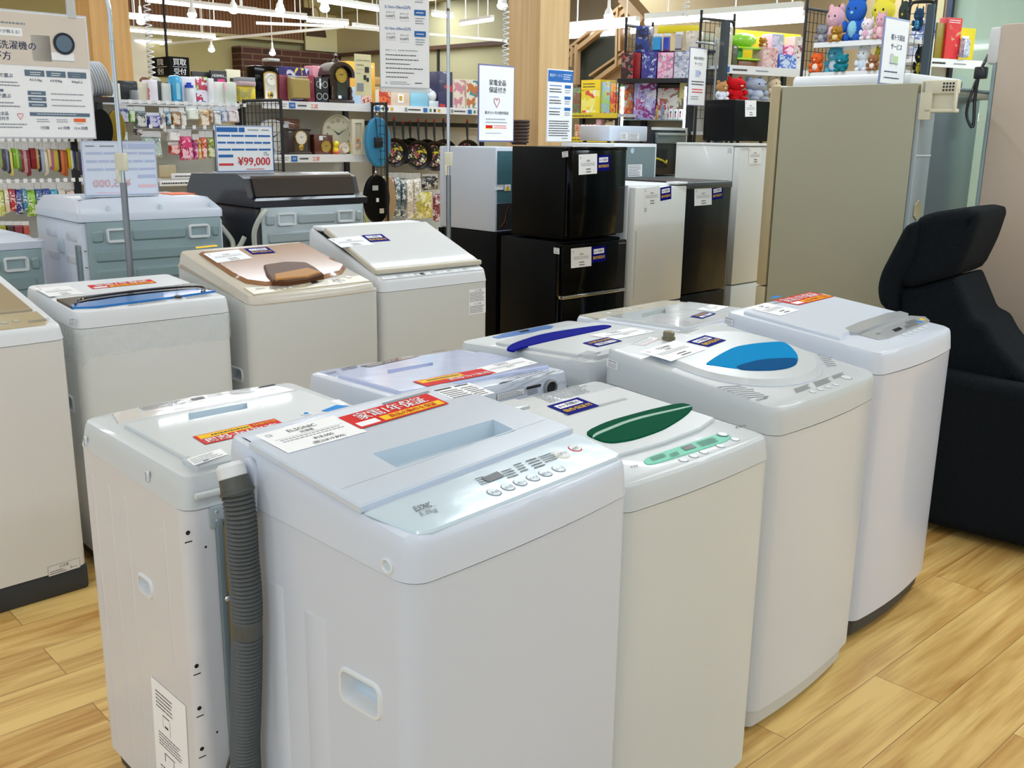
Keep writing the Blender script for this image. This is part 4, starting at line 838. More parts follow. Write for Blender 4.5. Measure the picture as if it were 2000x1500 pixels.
label_on(r, M, 'warranty_sticker', XG(1472, 500), XG(1536, 488), XG(1472, 572), NAVY_ST)
mb = MB(); mb.box(-.002, -.006, A4.z - .035, .462, .02, A4.z + .004, mat('grey_cap', '55585A', .35, metal=.3), .005); mb.build('top_trim', r)
mb = MB(); mb.box(0, .02, A4.z, .46, .56, A4.z + .006, mat('wood_dark_top', '3A3432', .5)); mb.build('top_board', r)
A5 = atY(1447, 284, 6.62)
r, M = fridge('tall off-white refrigerator behind the dark brown one', A5.x, A5.y, 44, .54, .52, 0, A5.z, 'white_cream', 'white_cream', seams=(A5.z - .92,), top='white_cream')
label_on(r, M, 'barcode_label', XG(1562, 265), XG(1592, 268), XG(1562, 292), barcode_spec(), x=-.001)
label_on(r, M, 'price_label', XG(1688, 265), XG(1760, 262), XG(1688, 362), price_sp(), y=-.001)
# grey gold fridge seen from its side and rear (front faces away)
G = (1.70, 4.33); g1 = thing('refrigerator', 'large champagne grey refrigerator seen from the side, with hinge bracket at its top rear', 'refrigerator', (*G, 0), 45)
M = frame_at((*G, 0), 45); HG = face(M, 1758, 163, x=0).z
cham = mat('champagne', 'A5A48F', .5, metal=.1); chl = mat('champagne_door', 'B5A988', .35, metal=.2)
mb = MB(); mb.box(0, .012, .03, .65, .655, HG, cham, .006); mb.build('cabinet', g1)
zs_ = [.03, face(M, 1468, 555, x=0).z, HG]
for a, b in ((.03, .34), (.345, zs_[1] - .003), (zs_[1] + .003, HG + .004)): mb = MB(); mb.box(-.002, .662, a, .652, .715, b, chl, .006); mb.build('door', g1)
mb = MB(); mb.box(.004, -.004, .05, .646, .012, HG - .04, mat('steel_sheet', '8C979C', .3, metal=.5), .003)
mb.box(.004, -.009, .05, .15, -.003, HG - .12, mat('steel_sheet2', 'A4B0B4', .35, metal=.3), .002); rp = mb.build('rear_panel', g1)
for z in (HG - .30, HG - .62): mb = MB(); mb.box(.004, -.012, z, .15, -.008, z + .006, 'white_plain'); mb.build('panel_seam', rp)
mb = MB(); c = Vector((.075, -.011, HG - .53)); mb.T = Matrix.Translation(c) @ Matrix.Rotation(R(90), 4, 'X'); hexo = [(.045 * math.cos(R(60 * i + 30)), .045 * math.sin(R(60 * i + 30))) for i in range(6)]
mb.loft([[(a, b, 0) for a, b in hexo], [(a * .95, b * .95, .003) for a, b in hexo], [(a * .6, b * .6, .001) for a, b in hexo]], mat('foil_cream', 'C9C3A0', .3, metal=.3), 0, 1); mb.build('foil_patch', rp)
iv = 'ivory'
mb = MB(); mb.box(.0, -.05, HG - .15, .022, -.0, HG + .008, iv, .003); mb.box(.0, -.15, HG - .045, .04, -.0, HG + .01, iv, .006); mb.box(.0, -.15, HG - .115, .015, -.14, HG - .02, iv, .003); mb.box(.0, -.15, HG - .12, .05, -.02, HG - .105, iv, .004); mb.box(.02, -.148, HG - .11, .026, -.02, HG - .03, 'ivory'); 
for i in range(4):
    for j in range(3): mb.box(-.0012, -.138 + i * .013, HG - .035 + j * .013, .0, -.13 + i * .013, HG - .027 + j * .013, 'ink')
mb.build('rear_grip', g1)
mb = MB(); mb.box(.55, -.09, HG - .05, .64, .0, HG - .005, iv, .006); mb.box(.61, -.09, HG - .2, .64, -.06, HG - .05, iv, .006); mb.build('rear_grip', g1)
mb = MB(); mb.tube([(.04, -.075, HG - .02), (.56, -.075, HG - .02)], .008, 'steel_dark', 8); mb.build('rear_bar', g1)
# white refrigerator behind it
r = thing('refrigerator', 'white and steel refrigerator behind the champagne grey one', 'refrigerator', (2.02, 5.30, 0), 45); M = frame_at((2.02, 5.30, 0), 45)
hh_ = face(M, 1800, 145, y=0).z
mb = MB(); mb.box(0, 0, .02, .68, .66, hh_ - .07, 'steel_sheet', .006); mb.build('cabinet', r)
mb = MB(); mb.box(-.01, -.01, hh_ - .075, .66, .67, hh_, 'white_plain', .02); mb.build('top_cover', r)
mb = MB(); mb.box(.56, -.014, hh_ - .05, .64, -.008, hh_ - .015, 'charcoal', .002); mb.build('hinge_cap', r)
# beige fridge at the right edge
B = (2.50, 3.94); hb = 2.0
r = thing('refrigerator', 'tall beige pink refrigerator side panel at the right edge behind the armchair', 'refrigerator', (*B, 0), 45); M = frame_at((*B, 0), 45)
bei = mat('beige_pink', 'C4B6A8', .5)
hb = face(M, 1904, 50, x=0).z
mb = MB(); mb.box(0, .06, .03, .68, .655, hb, bei, .008); mb.build('cabinet', r)
mb = MB(); mb.box(0, 0, .03, .68, .055, hb, bei, .008); mb.build('door', r)
mb = MB(); mb.box(.004, .655, .05, .676, .672, hb - .1, 'steel_blue', .003); mb.build('rear_panel', r)
mb = MB(); mb.box(.0, .65, hb - .16, .05, .70, hb - .01, 'white_plain', .012); mb.build('rear_grip', r)
cordpts = [(.02, .70, hb - .12), (.0, .72, hb - .2), (.01, .73, hb - .3), (.0, .72, hb - .42), (-.01, .75, hb - .36), (.01, .74, hb - .25), (0, .71, hb - .18)]
mb = MB(); mb.tube(catmull([Vector(p) for p in cordpts], 6), .007, 'charcoal', 8); mb.box(-.015, .69, hb - .22, .02, .74, hb - .17, 'charcoal', .006); mb.build('power_cord', r)
# white cube fridge on black one, rears facing right
Wx = (-.113, 5.88)
r = thing('refrigerator', 'white cube refrigerator with grey rear panel and warning label, left of the black pair', 'refrigerator', (*Wx, .925), 45); M = frame_at((*Wx, .925), 45)
hz = face(M, 963, 288, x=0).z
mb = MB(); mb.box(0, .0, 0, .45, .46, hz, 'white_panel', .004); mb.build('cabinet', r)
mb = MB(); mb.box(.012, -.003, .17, .44, .002, hz - .02, mat('teal_steel', '4F7882', .3, metal=.2)); mb.build('rear_panel', r)
mb = MB(); mb.box(.012, -.003, .01, .44, .002, .165, 'rubber'); cav = mb.build('compressor_bay', r)
mb = MB(); mb.tube(catmull([Vector(p) for p in ((.03, -.008, .02), (.06, -.02, .06), (.08, -.01, .11), (.1, -.015, .15))], 5), .004, mat('copper', 'B4693C', .3, metal=1), 6); mb.build('copper_pipe', cav)
label_on(r, M, 'warning_label', XG(255, 482), XG(292, 480), XG(255, 520), [('r', 0, 0, 1, 1, 'paper'), ('t', .05, .05, .95, .95, '▲', 'sticker_yellow'), ('t', .4, .3, .6, .85, '!', 'ink')], y=-.005)
label_on(r, M, 'barcode_label', XG(197, 484), XG(250, 482), XG(197, 514), barcode_spec()[:10], y=-.005)
mb = MB(); mb.box(.0, .46, 0, .45, .50, hz, 'white_panel', .006); mb.build('door', r)
r = thing('refrigerator', 'black refrigerator under the white cube one', 'refrigerator', (-.103, 5.86, 0), 45)
mb = MB(); mb.box(0, 0, .02, .46, .48, .92, 'black_plain', .006); mb.build('cabinet', r); mb = MB(); mb.box(0, .484, .02, .46, .53, .92, 'black_gloss', .006); mb.build('door', r)
# another cube fridge whose rear shows right of the black one
Cx = atY(1283, 281, 6.85) - U * .45
r = thing('refrigerator', 'white framed refrigerator with blank grey rear, behind the stacked black one', 'refrigerator', (Cx.x, Cx.y, 0), 45); M = frame_at((Cx.x, Cx.y, 0), 45)
hz = face(M, 1283, 281).z; CXZ = hz
mb = MB(); mb.box(0, 0, .02, .45, .46, hz, 'white_plain', .004); mb.build('cabinet', r)
mb = MB(); mb.box(.01, -.004, .1, .432, .002, hz - .02, mat('grey_green_steel', '7C9095', .3, metal=.2)); rp = mb.build('rear_panel', r)
label_on(rp, M, 'rating_label', XG(978, 365), XG(1062, 363), XG(978, 437), [('r', 0, 0, 1, 1, 'paper'), ('l', .05, .05, .95, .95, 7, 'ink')], y=-.006)
a = face(M, *XG(1005, 283), y=-.0045); mb = MB(); mb.T = Matrix.Translation(a) @ Matrix.Rotation(R(90), 4, 'X'); mb.lathe([(.018, 0), (.018, .001)], 'recess', 20); mb.build('round_plug', rp)

# microwaves on the fridges
def span(px0, py0, px1, py1, Y, yaw=45):
    A = atY(px0, py1, Y); n = Vector((-math.sin(R(yaw)), math.cos(R(yaw)), 0)); B_ = atP(px1, py1, A, n)
    return A, (B_ - A).dot(Vector((math.cos(R(yaw)), math.sin(R(yaw)), 0))), atP(px0, py0, A, n).z - A.z
def microwave(label, px0, py0, px1, py1, Y, d, body, extra=None, z=None):
    A, wd, h = span(px0, py0, px1, py1, Y)
    if z is not None: h += A.z - z; A.z = z
    r = thing('microwave_oven', label, 'microwave', A, 45); M = frame_at(A, 45)
    mb = MB(); mb.box(0, 0, .012, wd, d, h, body, .008); mb.build('housing', r)
    for fx in (.03, wd - .03):
        for fy in (.03, d - .03): mb = MB(); mb.lathe([(.012, 0), (.014, .013)], 'rubber', 10, (fx, fy, 0)); mb.build('foot', r)
    return r, M, wd, h
r, M, wd, h = microwave('white microwave oven, rear with rating labels facing the camera', 1190, 245, 1264, 277, 7.05, .28, 'white_panel', z=CXZ)
label_on(r, M, 'rating_label', (1212, 259), (1226, 259), (1212, 274), [('r', 0, 0, 1, 1, 'paper'), ('l', .1, .1, .9, .9, 4, 'ink')])
label_on(r, M, 'rating_label', (1229, 259), (1248, 260), (1229, 275), [('r', 0, 0, 1, 1, 'paper'), ('l', .05, .05, .95, .95, 5, 'ink')])
r, M, wd, h = microwave('black oven with steel framed rear between the white microwave and tall white refrigerator', 1268, 248, 1337, 345, 7.62, .36, 'charcoal'); OV = M
mb = MB(); zo = OV.translation.z; mb.box(-.02, -.02, zo - .03, wd + .02, .38, zo - .001, 'shelf_grey' if 0 else 'steel_dark', .004); sr = thing('display_stand', 'grey stand under the black oven, mostly hidden behind refrigerators', 'stand', (OV.translation.x, OV.translation.y, 0), 45); mb.build('table_top', sr)
for fx in (0, wd):
    for fy in (0, .34): mb = MB(); mb.box(fx - .015, fy - .005, 0, fx + .015, fy + .025, zo - .03, 'steel_dark'); mb.build('leg', sr)
mb = MB(); mb.box(.04, -.03, h - .12, wd - .04, -.0, h - .05, 'steel_dark', .01); mb.box(.04, -.05, h - .06, wd - .05, .0, h - .04, 'steel_galv', .008); mb.build('rear_duct', r)
mb = MB(); mb.box(.0, -.004, h - .02, wd, .0, h, 'white_plain', 0); mb.box(wd - .02, -.004, 0.02, wd, .0, h, 'white_plain', 0); mb.build('rear_frame', r)
mb = MB()
for k in range(8): mb.box(.06 + .02 * k, -.002, .06, .068 + .02 * k, 0, h - .16, 'rubber')
mb.build('vent_slots', r)
mb = MB(); mb.tube(catmull([Vector(p) for p in ((.03, -.02, .14), (.09, -.05, .12), (.16, -.03, .1), (.18, -.02, .12))], 5), .007, mat('cord_yellow', 'C8BE2C', .5), 8); mb.build('earth_wire', r, label='yellow green earth wire')
K_ = atY(1432, 271, 6.9); K_.z = A5.z + .013; hm = atY(1432, 194, 6.9).z - K_.z
r = thing('microwave_oven', 'black microwave oven with price label on the tall white refrigerator', 'microwave', K_, 45); M = frame_at(K_, 45)
mb = MB(); mb.box(0, 0, .012, .44, .25, hm, 'black_plain', .008); mb.build('housing', r)
for fx in (.03, .4):
    for fy in (.03, .22): mb = MB(); mb.lathe([(.012, 0), (.014, .013)], 'rubber', 10, (fx, fy, 0)); mb.build('foot', r)
label_on(r, M, 'price_label', (1455, 196), (1477, 196), (1455, 228), price_sp(), y=-.002)
for rr_ in range(2):
    mb = MB()
    for k in range(6): mb.box(-.002, .03 + .032 * k, .05 + .022 * rr_, 0, .052 + .032 * k, .062 + .022 * rr_, 'rubber')
    mb.build('vent_slots', r)
q = rrect(.02, .035, .23, hm - .03, .03, 4); q2 = inset(q, .005); mb = MB(); mb.loft([[(-.001, a, b) for a, b in q], [(-.004, a, b) for a, b in q2]], 'black_plain'); mb.poly(q2, [], lambda a, b: (-.004, a, b), 'black_plain'); mb.build('side_boss', r)
# ---------------------------------------------------------------- armchair
fab = mat('fabric_black', '0D141A', .95, bump=.6, bscale=220, var=.5, vscale=160, spec=.2)
CH = (1.60, 3.63, 0); ch = thing('armchair', 'black fabric high-backed armchair with headrest at the right edge', 'armchair', CH, -40)
CM = frame_at(CH, -40)
def pillow(mb, out, y0, y1, r, mt):
    A = sum(out[i][0] * out[(i + 1) % len(out)][1] - out[(i + 1) % len(out)][0] * out[i][1] for i in range(len(out)))
    if A < 0: out = out[::-1]
    # round the outline a little
    q = []
    for i in range(len(out)):
        a, b, c = Vector(out[i - 1]), Vector(out[i]), Vector(out[(i + 1) % len(out)])
        l = min((a - b).length, (c - b).length, .12) * .35; p = b + (a - b).normalized() * l; s = b + (c - b).normalized() * l
        q += [tuple(p), tuple(p * .25 + b * .5 + s * .25), tuple(s)]
    R_ = [(r, 0), (r * .55, .12 * r), (r * .2, .4 * r), (0, r)]
    rings = [[(x, y0 + dy, z) for x, z in inset(q, i_)] for i_, dy in R_] + [[(x, y1 - dy, z) for x, z in inset(q, i_)] for i_, dy in R_[::-1]]
    mb.loft(rings, mt, 0, 0); mb.poly(inset(q, r), [], lambda a, b: (a, y0, b), mt); mb.poly(inset(q, r), [], lambda a, b: (a, y1, b), mt)
def prof(pts, y): return [(p.x, p.z) for p in (face(CM, x, yy, y=y) for x, yy in pts)]
XC = lambda x, y: (1680 + x * .24, 380 + y * .24)
P_ = [XC(*p) for p in ((350, 255), (460, 210), (450, 480), (300, 720), (270, 1000), (140, 900), (122, 760), (150, 640))]
mb = MB(); pillow(mb, prof(P_, .05), .05, .50, .03, fab); mb.build('back_shell', ch, smooth=50)
mb = MB(); pillow(mb, prof([XC(*p) for p in ((455, 185), (600, 140), (860, 112), (960, 135), (968, 190), (900, 400), (770, 665), (560, 715), (400, 765), (262, 740), (330, 480))], .08), .08, .48, .035, fab); mb.build('headrest', ch, smooth=50)
mb = MB(); pillow(mb, prof([XC(*p) for p in ((262, 745), (400, 772), (560, 722), (765, 675), (800, 760), (900, 1010), (1010, 1060), (1080, 1200), (1330, 1480), (1330, 1560), (500, 1560), (270, 1200))], .08), .10, .47, .03, fab); mb.build('back_cushion', ch, smooth=50)
arm = prof([(1790, 722), (1860, 727), (1930, 728), (2000, 731)], 0)
zt = arm[1][1]
side_o = [(-.24, .03), (-.26, .3), (-.22, zt - .03), (-.15, zt), (.55, zt - .03), (.62, zt - .06), (.62, .03)]
mb = MB(); pillow(mb, side_o, 0, .13, .035, fab); mb.build('armrest', ch, smooth=50)
mb = MB(); pillow(mb, side_o, .45, .58, .035, fab); mb.build('armrest', ch, smooth=50)
mb = MB(); pillow(mb, [(-.1, .06), (-.1, .4), (.6, .44), (.64, .4), (.64, .06)], .12, .46, .03, fab); mb.build('seat', ch, smooth=50)
for fx in (-.18, .56):
    for fy in (.05, .53): mb = MB(); mb.lathe([(.02, 0), (.025, .05)], 'rubber', 10, (fx, fy, 0)); mb.build('foot', ch)

# ---------------------------------------------------------------- walls and ceiling
mat('wall_olive', 'A39B6E', .7, bump=.02, bscale=30, var=.03); mat('wall_cream', 'B3AA84', .7, var=.03); mat('wall_tan', 'A08C66', .7, var=.04); mat('trim_brown', '4A3226', .5); mat('trim_tan', '8F7350', .5)
def slats():
    m = mat('brown_slats', '7A5030', .6); nt = m.node_tree; b = nt.nodes['Principled BSDF']; tc = [n for n in nt.nodes if n.type == 'TEX_COORD'][0]
    w_ = nt.nodes.new('ShaderNodeTexWave'); w_.bands_direction = 'X'; w_.inputs['Scale'].default_value = 6; w_.inputs['Distortion'].default_value = .2
    cr = nt.nodes.new('ShaderNodeValToRGB'); cr.color_ramp.elements[0].color = lin('5C3A22'); cr.color_ramp.elements[1].color = lin('8C6240')
    nt.links.new(tc.outputs['Object'], w_.inputs['Vector']); nt.links.new(w_.outputs['Fac'], cr.inputs[0]); nt.links.new(cr.outputs[0], b.inputs['Base Color']); return m
def bricks():
    m = mat('dark_brick', '3A221A', .8); nt = m.node_tree; b = nt.nodes['Principled BSDF']; tc = [n for n in nt.nodes if n.type == 'TEX_COORD'][0]
    mp = nt.nodes.new('ShaderNodeMapping'); mp.inputs['Rotation'].default_value = (R(90), 0, 0)
    br = nt.nodes.new('ShaderNodeTexBrick'); br.inputs['Scale'].default_value = 1; br.inputs['Brick Width'].default_value = .32; br.inputs['Row Height'].default_value = .085; br.inputs['Mortar Size'].default_value = .008
    br.inputs['Color1'].default_value = lin('3A1E16'); br.inputs['Color2'].default_value = lin('4E2C20'); br.inputs['Mortar'].default_value = lin('6E5848')
    nt.links.new(tc.outputs['Object'], mp.inputs[0]); nt.links.new(mp.outputs[0], br.inputs['Vector']); nt.links.new(br.outputs['Color'], b.inputs['Base Color']); return m
K = Vector((-2.86, 16.0, 0))
WLM = frame_at(K - U * 10, 45)      # left-back wall, local x along U (corner at x=10), y out away
WRM = frame_at(K, -45)              # right-back wall, local x along -V (corner at x=0)
def on(Mx, mb, name, **k):
    return mb.build(name, mw=Mx, **k)
mb = MB(); mb.box(0, 0, 0, 10, .2, CEIL, 'wall_olive'); structure(on(WLM, mb, 'wall_back_left'))
mb = MB(); xr = face(WRM, 1112, 60).x; mb.box(0, 0, 0, xr, .2, CEIL, 'wall_cream'); mb.box(xr, 0, 0, 14, .2, CEIL, 'wall_tan'); structure(on(WRM, mb, 'wall_back_right'))
mb = MB(); mb.box(-16, -4, CEIL, 18, 26, CEIL + .1, mat('ceiling_white', 'D9D6CC', .8)); structure(mb.build('ceiling'))
# white panel and brown slatted band on the left wall
a = face(WLM, 220, 100); b_ = face(WLM, 288, 150)
mb = MB(); mb.box(a.x, -.03, 0, b_.x, 0, CEIL, mat('wall_white', 'DEDDD0', .6)); structure(on(WLM, mb, 'trim_1'))
x0 = face(WLM, 205, 30).x; x1 = face(WLM, 583, 78).x; z0 = face(WLM, 583, 80).z
mb = MB(); mb.box(x0, -.12, z0, x1, 0, CEIL, slats()); mb.box(x0, -.14, z0 - .04, x1, 0, z0, 'wall_cream'); structure(on(WLM, mb, 'trim_2'))
q0 = face(WLM, 452, 88); q1 = face(WLM, 655, 160)
mb = MB(); mb.box(q0.x, -.25, 0, 10.0, 0, q0.z - .02, bricks()); structure(on(WLM, mb, 'trim_3'))
# poster with handbags
x0 = x1 + .02; x1 = face(WLM, 648, 50).x
r = thing('wall_poster', 'cream wall panel picturing two brown handbags, high on the back wall', 'poster', WLM @ Vector((x0, -.16, q0.z)), 45)
mb = MB(); mb.box(0, 0, 0, x1 - x0, .03, CEIL - q0.z, mat('poster_cream', 'D8D2A6', .6))
def bag(mb, cx, z, s, y):
    O = Vector((0, y, 0)); o = [(cx - s, z), (cx + s * 1.05, z), (cx + s * .8, z + s * 1.3), (cx - s * .75, z + s * 1.3)]
    mb.poly(o, [], lambda a, b: (a, y, b), mat('bag_brown', '4C3B2A', .6))
    pts = [Vector((cx - s * .4, y, z + s * 1.3)), Vector((cx - s * .35, y, z + s * 2)), Vector((cx, y, z + s * 2.35)), Vector((cx + s * .35, y, z + s * 2)), Vector((cx + s * .4, y, z + s * 1.3))]
    mb.tube(catmull(pts, 5), s * .05, mat('bag_strap', '9B7A4E', .6), 6)
pm = WLM @ Vector((x0, -.16, q0.z)); PM = frame_at(pm, 45)
c1 = face(PM, 617, 72); bag(mb, c1.x, c1.z, .18, -.005); c2 = face(PM, 597, 42); bag(mb, c2.x, c2.z, .15, -.003); mb.build('panel', r)
# rail and joint on the right-hand wall
mb = MB(); z = face(WRM, 850, 90).z; mb.box(.15, -.05, z - .05, xr, 0, z, 'trim_brown'); structure(on(WRM, mb, 'trim_4'))
mb = MB(); xv = face(WRM, 857, 120).x; mb.box(xv - .02, -.02, 0, xv + .02, 0, z, 'rubber'); structure(on(WRM, mb, 'trim_5'))
mb = MB(); mb.box(-.02, -.1, 0, .12, 0, CEIL, 'trim_brown'); structure(on(WRM, mb, 'trim_6'))
z = face(WRM, 700, 25).z; mb = MB(); mb.box(.1, -.2, z, xr, 0, CEIL, mat('wall_grey_olive', '8E8B66', .7)); structure(on(WRM, mb, 'trim_7'))
# stair with dark panels on the right wall
st = thing('staircase', 'tan steel staircase with dark glass panels on the back wall', 'staircase', WRM @ Vector((xr, 0, 0)), -45); SM = frame_at(WRM @ Vector((xr, 0, 0)), -45)
def bar(mb, p, q, w_, mt, y0=-.25, y1=-.18):
    a = face(SM, *p, y=y0); b = face(SM, *q, y=y0); d = (b - a); n = Vector((-d.z, 0, d.x)).normalized() * w_ / 2
    v = [a + n, a - n, b - n, b + n]; mb.add([tuple(k) for k in v] + [(k.x, y1, k.z) for k in v], [(0, 1, 2, 3), (7, 6, 5, 4), (0, 4, 5, 1), (1, 5, 6, 2), (2, 6, 7, 3), (3, 7, 4, 0)], mt)
pts = [(1128, 170), (1128, 95), (1225, 28), (1225, 118), (1168, 152), (1140, 170)]
mb = MB(); P3 = [face(SM, *p, y=-.15) for p in pts]; mb.poly([(p.x, p.z) for p in P3], [], lambda a, b: (a, -.15, b), mat('dark_glass', '23261F', .3)); P3 = [face(SM, *p, y=-.16) for p in [(1112, 62), (1128, 95), (1225, 28), (1215, 0), (1180, 14)]]; mb.build('glass_panel', st)
for p, q, ww in (((1105, 112), (1222, 18), .05), ((1105, 98), (1218, 6), .03), ((1160, 158), (1225, 110), .05), ((1150, 148), (1225, 96), .025)):
    mb = MB(); bar(mb, p, q, ww, 'trim_tan', -.26, -.18); mb.build('stringer', st)
for p, q in (((1205, 14), (1202, 130)), ((1210, 30), (1209, 100)), ((1116, 92), (1114, 130)), ((1124, 86), (1122, 165)), ((1222, 10), (1221, 100))):
    mb = MB(); bar(mb, p, q, .03, 'trim_tan', -.28, -.2); mb.build('post', st)
mb = MB(); P3 = [face(SM, *p, y=-.15) for p in ((1128, 192), (1230, 110), (1230, 200))]; mb.poly([(p.x, p.z) for p in P3], [], lambda a, b: (a, -.17, b), 'trim_tan'); mb.build('soffit', st)
mb = MB(); bar(mb, (1212, -5), (1252, 42), .10, 'trim_tan', -.6, -.4); structure(mb.build('trim_8', mw=SM))
# bulkhead over the toy shelves
P0_ = atZ(1255, 40, 2.75); BM = frame_at((P0_.x, P0_.y, 0), -45); mb = MB(); mb.box(0, 0, P0_.z, 3.0, .3, CEIL, mat('bulkhead', 'AE9D74', .7)); mb.box(0, -.02, P0_.z - .03, 3.0, .3, P0_.z, 'trim_tan'); structure(mb.build('trim_9', mw=BM))
# right wall: column, dark post and green window
xa = face(WRM, 1820, 40).x; xb = face(WRM, 1846, 40).x; xc = face(WRM, 1853, 40).x; xd = face(WRM, 1864, 40).x
mb = MB(); mb.box(xa, -.06, 0, xb, 0, CEIL, 'wall_cream'); structure(on(WRM, mb, 'trim_10')); mb = MB(); mb.box(xb, -.05, 0, xc, 0, CEIL, 'trim_tan'); structure(on(WRM, mb, 'trim_11')); mb = MB(); mb.box(xc, -.08, 0, xd, 0, CEIL, mat('navy_post', '1D2B45', .4)); structure(on(WRM, mb, 'trim_12'))
mb = MB(); mb.box(xd, -.03, .9, xd + 6, -.01, CEIL, mat('window_green', '98B0A4', .06, coat=1)); structure(on(WRM, mb, 'window_1'))
# wooden pillars
def pillar(pc, y, wl, wr, n):
    c = atY(pc, 100, y); mb = MB(); mb.box(0, 0, 0, wr, wl, CEIL, wood('pillar_oak', 'C79F6C', 'D9B988', 2, .55)); o = structure(mb.build('trim_%d' % n)); o.location = (c.x, c.y, 0); o.rotation_euler = (0, 0, R(45)); return o
pillar(1054, 7.0, .303, .294, 13)
c = atY(180, 80, 8.3); mb = MB(); mb.box(0, 0, 0, .32, .3, CEIL, wood('pillar_oak_dark', 'B98B4E', 'CFA468', 2, .55)); o = structure(mb.build('trim_14')); o.location = (c.x, c.y, 0); o.rotation_euler = (0, 0, R(45))

# ---------------------------------------------------------------- ceiling lamps
mat('tube_glow', 'FFFFFF', .5, emit=6); mat('tube_body', 'E8E8E4', .5); mat('bulb_glow', 'F4FAFF', .5, emit=12)
for i, (x, y) in enumerate(TUBES_AND_FILL):
    r = thing('ceiling_tube_and_fill', 'white tube light fixed flat to the ceiling out of view, in a grid with added fill lights', 'ceiling light', (x, y, CEIL), 45, 'ceiling tube lights')  # also gives the added fill lamps a fixture, all out of view
    mb = MB(); mb.box(-1.2, -.09, -.05, 1.2, .09, 0, 'tube_body', .005); mb.build('housing', r)
    for dy in (-.045, .045): mb = MB(); mb.tube([(-1.17, dy, -.075), (1.17, dy, -.075)], .016, 'tube_glow', 8); mb.build('tube', r)
def line_lamp(p, q, z, r_=.018, body=True, lab='thin white tube light hanging above the back shelves'):
    a = atZ(*p, z); b = atZ(*q, z); d = b - a; r = thing('hanging_tube_light', lab, 'ceiling light', a, math.degrees(math.atan2(d.y, d.x)), 'hanging tube lights')
    L_ = d.length; mb = MB(); mb.tube([(0, 0, 0), (L_, 0, 0)], r_, 'tube_glow', 8); mb.build('tube', r)
    mb = MB(); mb.box(0, -r_ * 1.2, r_ * .8, L_, r_ * 1.2, r_ * 2.4, 'tube_body'); mb.build('housing', r)
    for t in (.15, .85): mb = MB(); mb.tube([(L_ * t, 0, r_ * 2), (L_ * t, 0, CEIL - z)], .006, 'tube_body', 6); mb.build('hanger', r)
for p, q in (((228, 31), (450, 50)), ((285, 0), (500, 24)), ((450, 20), (598, 35)), ((232, 57), (420, 73)), ((232, 78), (335, 84)), ((622, 0), (745, 20)), ((600, 40), (680, 46)), ((845, 28), (884, 33)), ((690, 52), (745, 59))):
    line_lamp(p, q, 2.62)
line_lamp((900, 47), (962, 38), 2.62)
for p, q in (((1108, 58), (1246, 46)), ((1108, 71), (1240, 60))): line_lamp(p, q, 2.62, .03, lab='bright tube light pair member right of the wooden pillar')
for p, q in (((1262, 43), (1566, 21)), ((1412, 49), (1570, 37))): line_lamp(p, q, 2.45, .028, lab='thick bright tube light above the toy shelves')
def rail(p, q, z):
    a = atZ(*p, z); b = atZ(*q, z); d = b - a; mb = MB(); mb.box(0, -.012, -.015, d.length, .012, .015, 'tube_body'); mb.box(d.length * .3, -.005, .01, d.length * .3 + .01, .005, CEIL - z, 'tube_body'); mb.box(d.length * .8, -.005, .01, d.length * .8 + .01, .005, CEIL - z, 'tube_body')
    one(mb, 'lighting_rail', 'thin white lighting rail hanging below the ceiling', 'lighting rail', a, math.degrees(math.atan2(d.y, d.x)), 'lighting rails')
for p, q in (((300, 88), (677, 52)), ((677, 53), (990, 80)), ((1109, 95), (1212, 106)), ((500, 45), (672, 52))): rail(p, q, 2.6)
def spot(px, py, z=2.5, cam_=False):
    a = atZ(px, py, z); r = thing('spotlight', 'small white spotlight hanging over the shop floor', 'spotlight', a, 0, 'small hanging spotlights')
    mb = MB(); mb.lathe([(.02, -.015), (.038, -.02), (.034, .02), (.015, .05), (.012, .12), (.005, .12), (.005, CEIL - z)], 'tube_body', 12); mb.build('housing', r)
    mb = MB(); mb.ball((0, 0, -.02), (.042, .042, .03), 'bulb_glow', 12, 8); mb.build('bulb', r)
for p in ((275, 38), (375, 24), (238, 48), (456, 15), (413, 94), (375, 110), (256, 105), (242, 91), (532, 101), (547, 15), (634, 12), (981, 6), (1189, 27)): spot(*p)
def cord(px, y0, y1, Y, lab):
    a = atY(px, y1, Y); b = atY(px, y0, Y); n = int((b.z - a.z) / .004); pts = [(.022 * math.cos(i * .75), .022 * math.sin(i * .75), i * .004) for i in range(n)]
    mb = MB(); mb.tube(pts, .004, 'white_plain', 5); mb.box(-.004, -.004, n * .004, .004, .004, CEIL - a.z, 'white_plain'); one(mb, 'coiled_cord', lab, 'power cord', a, 0)
cord(297, 5, 152, 7.0, 'white coiled cord hanging left of the black buying counter sign'); cord(987, 12, 126, 7.0, 'white coiled cord hanging beside the wooden pillar'); cord(1339, 0, 32, 7.6, 'short white coiled cord above the toy shelves')

